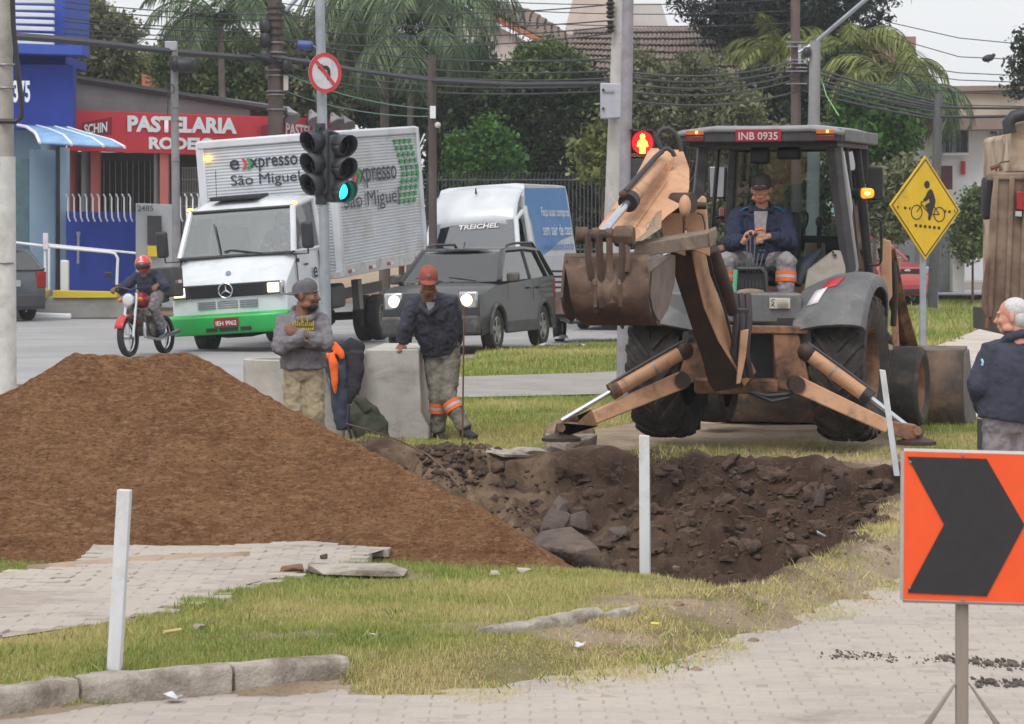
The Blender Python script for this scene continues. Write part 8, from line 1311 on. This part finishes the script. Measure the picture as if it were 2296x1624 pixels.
def add_hand(b, w, d, up, curl=0.5, sz=1.0, side=1):
    """hand from wrist w along d; up = back of the hand"""
    d = Vector(d).normalized(); up = Vector(up); up = (up - d * up.dot(d)).normalized(); x = d.cross(up) * side; rot = Matrix((x, d, up)).transposed()
    b.ell(Vector(w) + d * 0.045 * sz, (0.040 * sz, 0.052 * sz, 0.017 * sz), rot, 12, 8); b.tube([Vector(w) - d * 0.03, Vector(w) + d * 0.02], [0.027 * sz, 0.028 * sz], 10)
    for i, (ox, L) in enumerate(((-0.029, 0.066), (-0.010, 0.078), (0.010, 0.072), (0.028, 0.056))):
        p = Vector(w) + d * (0.088 * sz) + x * (ox * sz); a = 0.25 * curl; pts = [p - d * 0.02]; dirn = d
        for k in range(3): dirn = (d * math.cos(a) - up * math.sin(a)); pts.append(pts[-1] + dirn * (L * sz / 2.6)); a += curl * 0.75
        b.tube(pts, [0.0098 * sz, 0.0095 * sz, 0.0088 * sz, 0.007 * sz], 8)
    q = Vector(w) + d * 0.02 * sz - x * 0.03 * sz; b.tube([q, q - x * 0.022 * sz + d * 0.03 * sz - up * 0.008, q - x * 0.022 * sz + d * 0.058 * sz - up * 0.02 * curl], [0.014 * sz, 0.012 * sz, 0.008 * sz], 8)
def person(label, J, sp):
    """J: joints in the world; builds the body as one surface, then its clothes"""
    pel = J['pel']; t_ = thing('person', label, 'person', Vector((pel.x, pel.y, J.get('gz', 0.0)))); f = Vector(sp.get('face', (0, -1, 0))); b = MB(); TW = sp.get('tw', 1.0)
    spine = [pel, pel.lerp(J['chest'], 0.4), J['chest'], J['neck']]
    b.tube(spine, [(0.14 * TW, 0.10), (0.13 * TW, 0.095), (0.155 * TW, 0.11), (0.07, 0.07)], 16, up=f)
    for s in ('l', 'r'):
        b.tube([J['sh_' + s], J['el_' + s], J['wr_' + s]], [0.047, 0.038, 0.026], 10); b.tube([J['hip_' + s], J['kn_' + s], J['an_' + s]], [0.075, 0.05, 0.035], 10); h = sp.get('hand_' + s)
        if h: add_hand(b, J['wr_' + s], *h)
    add_head(b, J['head']); body = rem(mk('body', b, sp['skin'], t_), 0.0068, 2); face_parts(body, J['head'], sp.get('brow', HAIRD), sp.get('beard'))
    # jacket or hoodie
    jr = sp.get('jr', [(0.185, 0.145), (0.175, 0.135), (0.195, 0.145), (0.17, 0.115), (0.085, 0.085)]); hem = J.get('hem', pel); pts = [hem, hem.lerp(J['chest'], 0.45), J['chest'], J['chest'].lerp(J['neck'], 0.62), J['neck']]
    b = MB(); b.tube(pts, [(a * TW, c) for a, c in jr], 20, up=f)
    for s in ('l', 'r'):
        sh, el, wr = J['sh_' + s], J['el_' + s], J['wr_' + s]; cuff = el.lerp(wr, sp.get('cuff_' + s, 0.96)); ar = sp.get('arm', (0.078, 0.066, 0.05)); b.tube([J['chest'].lerp(J['neck'], 0.5).lerp(sh, 0.4), sh, sh.lerp(el, 0.5), el, el.lerp(cuff, 0.5), cuff], [ar[0] * 1.05, ar[0] * 1.02, ar[0] * 0.95, ar[1] * 1.05, ar[1] * 0.95, ar[2]], 12)
        b.ell(el, ar[1] * 1.08)
    jk = rem(mk(sp.get('jname', 'jacket'), b, sp['jacket'], t_), 0.009, 3, sp.get('fold', 0.022), 0.075)
    # trousers
    b = MB(); b.tube([pel + Vector((0, 0, -0.06)), pel, pel.lerp(J['chest'], 0.3)], [(0.15 * TW, 0.12), (0.165 * TW, 0.13), (0.15 * TW, 0.115)], 16, up=f); tr = sp.get('leg', (0.105, 0.085, 0.075))
    for s in ('l', 'r'): h, k, a = J['hip_' + s], J['kn_' + s], J['an_' + s]; b.tube([pel.lerp(h, 0.6), h, h.lerp(k, 0.5), k, k.lerp(a, 0.5), a], [tr[0], tr[0] * 1.02, tr[0] * 0.95, tr[1] * 1.03, tr[1] * 0.95, tr[2]], 14); b.ell(k, tr[1] * 1.05)
    trs = rem(mk('trousers', b, sp['trousers'], t_), 0.009, 3, 0.02, 0.065)
    for s in ('l', 'r'):
        if sp.get('band'):
            k, a = J['kn_' + s], J['an_' + s]; d = (a - k).normalized(); q = k.lerp(a, sp['band']); g0 = None
            for o_, m_ in ((-0.032, HIV), (0.0, mat('reflex_grey', S(176, 174, 176), None, 0.4)), (0.032, HIV)): bb = MB(); bb.tube([q + d * (o_ - 0.015), q + d * (o_ + 0.015)], tr[1] * 0.97 * 1.12, 18, cap=False); mk('reflective_band', bb, m_, trs, sm=60)
        a = J['an_' + s]; fd = Vector(sp.get('foot_' + s, f)); fd.z = 0; fd.normalize(); b = MB(); sole = a + Vector((0, 0, -0.085)); b.tube([sole - fd * 0.075 + Vector((0, 0, 0.03)), sole - fd * 0.05 + Vector((0, 0, 0.045)), sole + fd * 0.05 + Vector((0, 0, 0.04)), sole + fd * 0.13 + Vector((0, 0, 0.03)), sole + fd * 0.19 + Vector((0, 0, 0.022))], [(0.03, 0.03), (0.042, 0.045), (0.046, 0.04), (0.05, 0.033), (0.03, 0.022)], 12, up=(0, 0, 1)); b.tube([sole + Vector((0, 0, 0.03)), a + Vector((0, 0, 0.05))], [0.045, 0.05], 12); rem(mk('shoe', b, sp.get('shoe', BLKC), t_), 0.008, 2)
    return t_, body, jk, trs
def HM(u, v, Y, yaw, pitch=0.0, roll=0.0): return Matrix.Translation(P(u, v, Y)) @ Euler((R(pitch), R(roll), R(yaw)), 'XYZ').to_matrix().to_4x4() @ Matrix.Scale(1.07, 4)
# operator on the backhoe seat
J = dict(head=HM(1706, 426, 28.95, -12, 4), neck=P(1706, 462, 29.03), chest=P(1705, 505, 29.06), pel=P(1703, 590, 29.08), hem=P(1703, 588, 29.06), sh_l=P(1654, 486, 29.05), sh_r=P(1758, 484, 29.05), el_l=P(1640, 545, 28.88), el_r=P(1770, 545, 28.88), wr_l=P(1668, 541, 28.56), wr_r=P(1720, 531, 28.56), hip_l=P(1680, 590, 29.05), hip_r=P(1728, 590, 29.05), kn_l=P(1626, 588, 28.66), kn_r=P(1762, 588, 28.66), an_l=P(1638, 690, 28.62), an_r=P(1760, 690, 28.6), gz=1.2)
op = dict(skin=SK1, jacket=mat('operator_navy', S(40, 46, 74), S(32, 37, 60), 0.85, sc=10, bump=0.3, bsc=50), trousers=mat('grey_work', S(148, 142, 146), S(128, 122, 126), 0.9, sc=14, bump=0.3, bsc=60), hand_l=((0.35, -0.2, 0.55), (-0.8, -0.5, 0.3), 1.1, 1.05, 1), hand_r=((-0.75, -0.3, -0.15), (0.0, -0.5, 0.85), 0.9, 1.05, -1), band=0.33, leg=(0.10, 0.088, 0.08), tw=1.08, arm=(0.088, 0.074, 0.05), brow=HAIRD)
t_, body, jk, trs = person('backhoe operator in navy jacket and dark cap holding the levers', J, op)
cap_on(body, J['head'], mat('cap_brown', S(60, 50, 50), S(48, 40, 42), 0.9, sc=20)); b = MB(); b.ell(J['head'] @ Vector((0, 0.03, 0.02)), (0.081, 0.09, 0.06), J['head'].to_3x3()); mk('hair', b, HAIRD, body)
b = MB(); q = P(1705, 500, 28.905); b.poly3([P(1690, 474, 28.92), P(1722, 474, 28.92), P(1716, 520, 28.885), P(1712, 548, 28.90), P(1696, 548, 28.90), P(1692, 520, 28.885)], (0, 0.05, 0)); mk('undershirt', b, mat('shirt_grey', S(150, 148, 150), S(130, 128, 132), 0.9, sc=30), t_, bev=0.012)
for pts in ([(1650, 480), (1668, 470), (1690, 464)], [(1728, 464), (1748, 470), (1764, 482)]): b = MB(); b.tube([P(u, v - 2, 28.99) for u, v in pts], [0.012, 0.02, 0.008], 6, flat=0.5); mk('shoulder_piping', b, mat('piping_blue', S(30, 120, 170)), jk)
b = MB(); b.tube([P(1684, 476, 28.93), P(1680, 464, 29.0), P(1690, 456, 29.07), P(1722, 456, 29.07), P(1732, 464, 29.0), P(1728, 476, 28.93)], 0.022, 8); rem(mk('collar', b, op['jacket'], jk), 0.009, 3)
b = MB(); b.tube([P(1694, 517, 28.5), P(1706, 514, 28.48), P(1714, 517, 28.5)], 0.014, 6); mk('orange_cuff', b, HIV, jk)
# worker leaning on the barrier
J = dict(head=HM(960, 633, 29.55, 3, 16), neck=P(966, 664, 29.66), chest=P(972, 704, 29.74), pel=P(990, 790, 29.85), hem=P(987, 790, 29.83), sh_l=P(930, 680, 29.7), sh_r=P(1006, 678, 29.75), el_l=P(911, 735, 29.68), el_r=P(1026, 740, 29.9), wr_l=P(901, 772, 29.72), wr_r=P(1014, 782, 30.0), hip_l=P(972, 800, 29.85), hip_r=P(1010, 800, 29.85), kn_l=P(982, 893, 29.75), kn_r=P(1004, 893, 29.65), an_l=P(984, 968, 29.8), an_r=P(1044, 962, 29.55), gz=0.0)
lw = dict(skin=SK2, jacket=mat('jacket_slate', S(58, 60, 74), S(46, 47, 58), 0.85, sc=9, bump=0.4, bsc=45), trousers=mat('khaki_grey', S(124, 118, 108), S(100, 95, 88), 0.9, sc=8, bump=0.4, bsc=50), hand_l=((-0.15, -0.6, -0.25), (0, -0.1, 1), 0.15, 1.0, 1), band=0.27, leg=(0.098, 0.08, 0.068), tw=1.08, arm=(0.09, 0.075, 0.058), cuff_l=0.9, foot_l=(0.5, -1, 0), foot_r=(0.55, -1, 0), jr=[(0.155, 0.125), (0.185, 0.15), (0.20, 0.155), (0.18, 0.13), (0.095, 0.095)])
t_, body, jk, trs = person('worker in red cap and dark jacket leaning on a concrete barrier', J, lw); cap_on(body, J['head'], mat('cap_red', S(150, 80, 66), S(132, 68, 58), 0.9, sc=20), badge=mat('badge_grey', S(120, 116, 120)))
b = MB(); b.tube([P(938, 668, 29.72), P(945, 690, 29.58), P(962, 704, 29.52), P(978, 690, 29.58), P(986, 668, 29.74)], 0.03, 8); rem(mk('collar', b, lw['jacket'], jk), 0.01, 3); b = MB(); b.poly3([P(955, 678, 29.56), P(975, 678, 29.56), P(968, 700, 29.54), P(960, 700, 29.54)], (0, 0.04, 0)); mk('undershirt', b, MATS['shirt_grey'], t_)
# man in the hoodie, arms folded
J = dict(head=HM(686, 664, 26.85, 74, 0), neck=P(678, 704, 26.92), chest=P(678, 745, 26.95), pel=P(680, 836, 26.98), hem=P(680, 826, 26.97), sh_l=P(640, 722, 26.95), sh_r=P(716, 722, 26.95), el_l=P(630, 778, 26.82), el_r=P(728, 768, 26.82), wr_l=P(690, 752, 26.68), wr_r=P(664, 756, 26.72), hip_l=P(662, 850, 26.98), hip_r=P(700, 850, 26.98), kn_l=P(660, 930, 26.9), kn_r=P(704, 930, 26.9), gz=float(zf(-1.76, 26.9)))
gz_ = float(zf(P(670, 0, 26.9).x, 26.9)); J['an_l'] = Vector((P(658, 0, 26.95).x, 26.95, gz_ + 0.09)); J['an_r'] = Vector((P(706, 0, 26.95).x, 26.95, float(zf(P(706, 0, 26.95).x, 26.95)) + 0.09)); J['gz'] = gz_
hm = dict(skin=SK2, jname='hoodie', jacket=mat('hoodie_grey', S(126, 122, 128), S(112, 108, 114), 0.92, sc=12, bump=0.25, bsc=60), trousers=mat('khaki', S(162, 148, 122), S(142, 128, 104), 0.9, sc=7, bump=0.4, bsc=40), hand_r=((-0.5, -0.1, 0.5), (-0.2, -1, 0.3), 0.5, 0.95, -1), beard=HAIRD, leg=(0.105, 0.09, 0.082), arm=(0.088, 0.075, 0.06), tw=1.06)
t_, body, jk, trs = person('man in grey hoodie with folded arms and a backward cap', J, hm); cap_on(body, J['head'], mat('cap_grey', S(104, 102, 106), S(88, 86, 90), 0.9, sc=20), back=True)
b = MB(); b.tube([P(655, 706, 26.98), P(660, 692, 27.0), P(678, 690, 27.02), P(700, 694, 26.96), P(706, 706, 26.88), P(692, 716, 26.80), P(672, 716, 26.82), P(656, 708, 26.95)], 0.034, 8); rem(mk('hood', b, hm['jacket'], jk), 0.01, 3)
HY = mat('print_yellow', S(206, 176, 50), None, 0.8)
for u in (677, 688): b = MB(); b.tube([P(u, 708, 26.765), P(u + 1, 724, 26.775)], 0.006, 6); mk('drawstring', b, HY, jk)
text('LA PAZ', HY, jk, P(655, 733, 26.80), (1, 0.02, 0), (0, 0, 1), 0.19, 0.05, 0.02, depth=0.012, name='print') if False else None
for i in range(11):
    u = 656 + i * 4.4; b = MB(); h0 = 12 if i % 3 else 9; b.poly3([P(u, 732, 26.785), P(u + 2.4, 732, 26.785), P(u + 3.4, 732 - h0, 26.785), P(u + 1.0, 732 - h0, 26.785)], (0, 0.06, 0)); mk('print', b, HY, jk, sm=0)
for i in range(9):
    u = 658 + i * 5.0; b = MB(); b.poly3([P(u, 744 - i * 0.4, 26.785), P(u + 3.4, 744 - i * 0.4, 26.785), P(u + 5.6, 735, 26.785), P(u + 2.4, 735, 26.785)], (0, 0.06, 0)); mk('print', b, HY, jk, sm=0)
# old man seen from behind the shoulder
Yo = 21.0; gz_ = -0.11
J = dict(head=HM(2268, 712, Yo, -108, 3) @ Matrix.Scale(0.93, 4), neck=P(2282, 762, Yo + 0.04), chest=P(2272, 820, Yo + 0.04), pel=P(2258, 950, Yo + 0.02), hem=P(2255, 945, Yo + 0.02), sh_l=P(2222, 795, Yo - 0.02), sh_r=P(2322, 795, Yo + 0.06), el_l=P(2196, 862, Yo - 0.04), el_r=P(2345, 870, Yo + 0.05), wr_l=P(2206, 920, Yo + 0.16), wr_r=P(2310, 930, Yo + 0.2), hip_l=P(2238, 965, Yo), hip_r=P(2282, 965, Yo + 0.05), kn_l=P(2236, 1090, Yo - 0.02), kn_r=P(2285, 1090, Yo + 0.05), an_l=Vector((P(2234, 0, Yo).x, Yo, gz_ + 0.09)), an_r=Vector((P(2288, 0, Yo).x, Yo + 0.08, gz_ + 0.09)), gz=gz_)
om = dict(skin=SK3, jacket=mat('quilted_navy', S(56, 58, 76), S(46, 48, 62), 0.8, sc=9, bump=0.5, bsc=30), trousers=mat('grey_slacks', S(138, 130, 134), S(118, 112, 116), 0.9, sc=10), brow=SK3, fold=0.011, tw=1.12, face=(-0.5, 0.86, 0), foot_l=(-1, 0.3, 0), foot_r=(-1, 0.3, 0), jr=[(0.185, 0.165), (0.20, 0.175), (0.205, 0.165), (0.17, 0.13), (0.09, 0.09)], arm=(0.095, 0.082, 0.06), hand_l=((0.7, 0.2, -0.2), (0, -1, 0.2), 0.5, 1.0, 1))
t_, body, jk, trs = person('old man with white hair and navy jacket watching the work', J, om); M_ = J['head']
b = MB(); b.ell(M_ @ Vector((0, 0.024, 0.052)), (0.079, 0.092, 0.08), M_.to_3x3(), 20, 12); b.ell(M_ @ Vector((0, 0.05, -0.005)), (0.074, 0.064, 0.075), M_.to_3x3(), 16, 10); o = mk('hair', b, HAIRW, body, sm=60)
b = MB(); b.tube([P(2236, 780, Yo), P(2262, 756, Yo - 0.06), P(2290, 748, Yo - 0.06), P(2318, 760, Yo), P(2300, 770, Yo + 0.12), P(2262, 772, Yo + 0.1), P(2240, 780, Yo + 0.03)], 0.035, 8); rem(mk('collar', b, om['jacket'], jk), 0.01, 3)
b = MB(); b.tube([P(2200, 806, Yo - 0.1), P(2203, 812, Yo - 0.11), P(2201, 820, Yo - 0.11)], 0.008, 6); mk('sleeve_badge', b, mat('badge_cyan', S(150, 206, 214)), jk)
# motorcyclist
Ym = 48.6
bpy.context.view_layer.update(); MM = MBK.matrix_basis; ML = lambda x, y, z: MM @ Vector((x, y, z))
J = dict(head=MM @ Matrix.Translation((0, 0.98, 1.375)) @ Euler((R(8), 0, R(10))).to_matrix().to_4x4(), neck=ML(0, 1.08, 1.265), chest=ML(0, 1.15, 1.08), pel=ML(0, 1.26, 0.90), hem=ML(0, 1.24, 0.88), sh_l=ML(-0.19, 1.12, 1.20), sh_r=ML(0.19, 1.12, 1.20), el_l=ML(-0.36, 0.92, 1.03), el_r=ML(0.36, 0.92, 1.03), wr_l=ML(-0.34, 0.72, 1.05), wr_r=ML(0.34, 0.72, 1.05), hip_l=ML(-0.1, 1.2, 0.9), hip_r=ML(0.1, 1.2, 0.9), kn_l=ML(-0.2, 0.82, 0.74), kn_r=ML(0.2, 0.82, 0.74), an_l=ML(-0.2, 1.05, 0.40), an_r=ML(0.22, 1.05, 0.40), gz=0.0)
mr = dict(skin=SK2, jacket=mat('rider_navy', S(50, 56, 80), S(40, 44, 62), 0.85, sc=9, bump=0.4), trousers=mat('camo', S(150, 142, 144), S(92, 86, 92), 0.9, sc=16), hand_l=((-0.3, -0.6, -0.1), (0, 0, 1), 1.2, 1.2, 1), hand_r=((-0.2, -0.7, -0.1), (0, 0, 1), 1.2, 1.2, -1), arm=(0.085, 0.075, 0.06))
t_, body, jk, trs = person('motorcyclist in red helmet and navy jacket', J, mr); M_ = J['head']; HRED = mat('helmet_red', S(214, 56, 52), S(204, 50, 48), 0.25, coat=0.6)
b = MB(); b.ell(M_ @ Vector((0, 0.005, 0.02)), (0.125, 0.14, 0.135), M_.to_3x3(), 24, 14); hel = mk('helmet', b, HRED, body, sm=60)
b = MB(); g = []
for z in (-0.045, 0.0, 0.045): k = math.sqrt(1 - ((z - 0.02) / 0.135) ** 2); g.append([M_ @ Vector((0.128 * k * math.sin(a), 0.005 - 0.143 * k * math.cos(a), z)) for a in np.linspace(-1.15, 1.15, 11)])
b.grid(g); o = mk('visor', b, mat('visor_smoke', S(66, 60, 62), S(50, 46, 48), 0.15), hel, sm=60); o.modifiers.new('thick', 'SOLIDIFY').thickness = 0.006
b = MB(); b.ell(M_ @ Vector((0, -0.075, 0.10)), (0.02, 0.05, 0.045), M_.to_3x3(), 10, 8); mk('helmet_stripe', b, LETW, hel); b = MB(); b.ell(M_ @ Vector((0, -0.112, 0.07)), (0.045, 0.02, 0.012), M_.to_3x3(), 10, 6); mk('helmet_stripe', b, LETW, hel)
# truck driver behind the windscreen
def TP(x, y, z): return T.matrix_basis @ Vector((x, y, z))
bpy.context.view_layer.update(); hm4 = T.matrix_basis @ Matrix.Translation((0.46, 1.42, 1.98))
J = dict(head=hm4, neck=TP(0.46, 1.45, 1.83), chest=TP(0.46, 1.48, 1.68), pel=TP(0.46, 1.5, 1.32), sh_l=TP(0.28, 1.48, 1.76), sh_r=TP(0.64, 1.48, 1.76), el_l=TP(0.2, 1.35, 1.52), el_r=TP(0.74, 1.35, 1.52), wr_l=TP(0.28, 1.14, 1.6), wr_r=TP(0.64, 1.14, 1.6), hip_l=TP(0.36, 1.45, 1.3), hip_r=TP(0.56, 1.45, 1.3), kn_l=TP(0.36, 1.1, 1.3), kn_r=TP(0.56, 1.1, 1.3), an_l=TP(0.36, 1.0, 1.05), an_r=TP(0.56, 1.0, 1.05), gz=1.0)
person('driver in dark clothes seen through the truck windscreen', J, dict(skin=SK2, jacket=BLKC, trousers=BLKC, hand_l=((0.3, -0.8, 0.2), (0, 0, 1), 1.2, 1.0, 1), hand_r=((-0.3, -0.8, 0.2), (0, 0, 1), 1.2, 1.0, -1)))

# ------------------------------------------------------------------ damp air between here and the far trees
t = NT('haze_air'); t.t.nodes.remove(t.p); pv = t.n('VolumePrincipled'); pv.inputs['Color'].default_value = (0.90, 0.93, 0.97, 1); pv.inputs['Density'].default_value = 0.0006; pv.inputs['Anisotropy'].default_value = 0.2
t.l(pv.outputs[0], [x for x in t.t.nodes if x.type == 'OUTPUT_MATERIAL'][0].inputs['Volume'])
b = MB(); b.b2((-400, -70, -2.2), (400, 700, 14.0)); mk('haze', b, t.m, kind='stuff', sm=0, w=False)
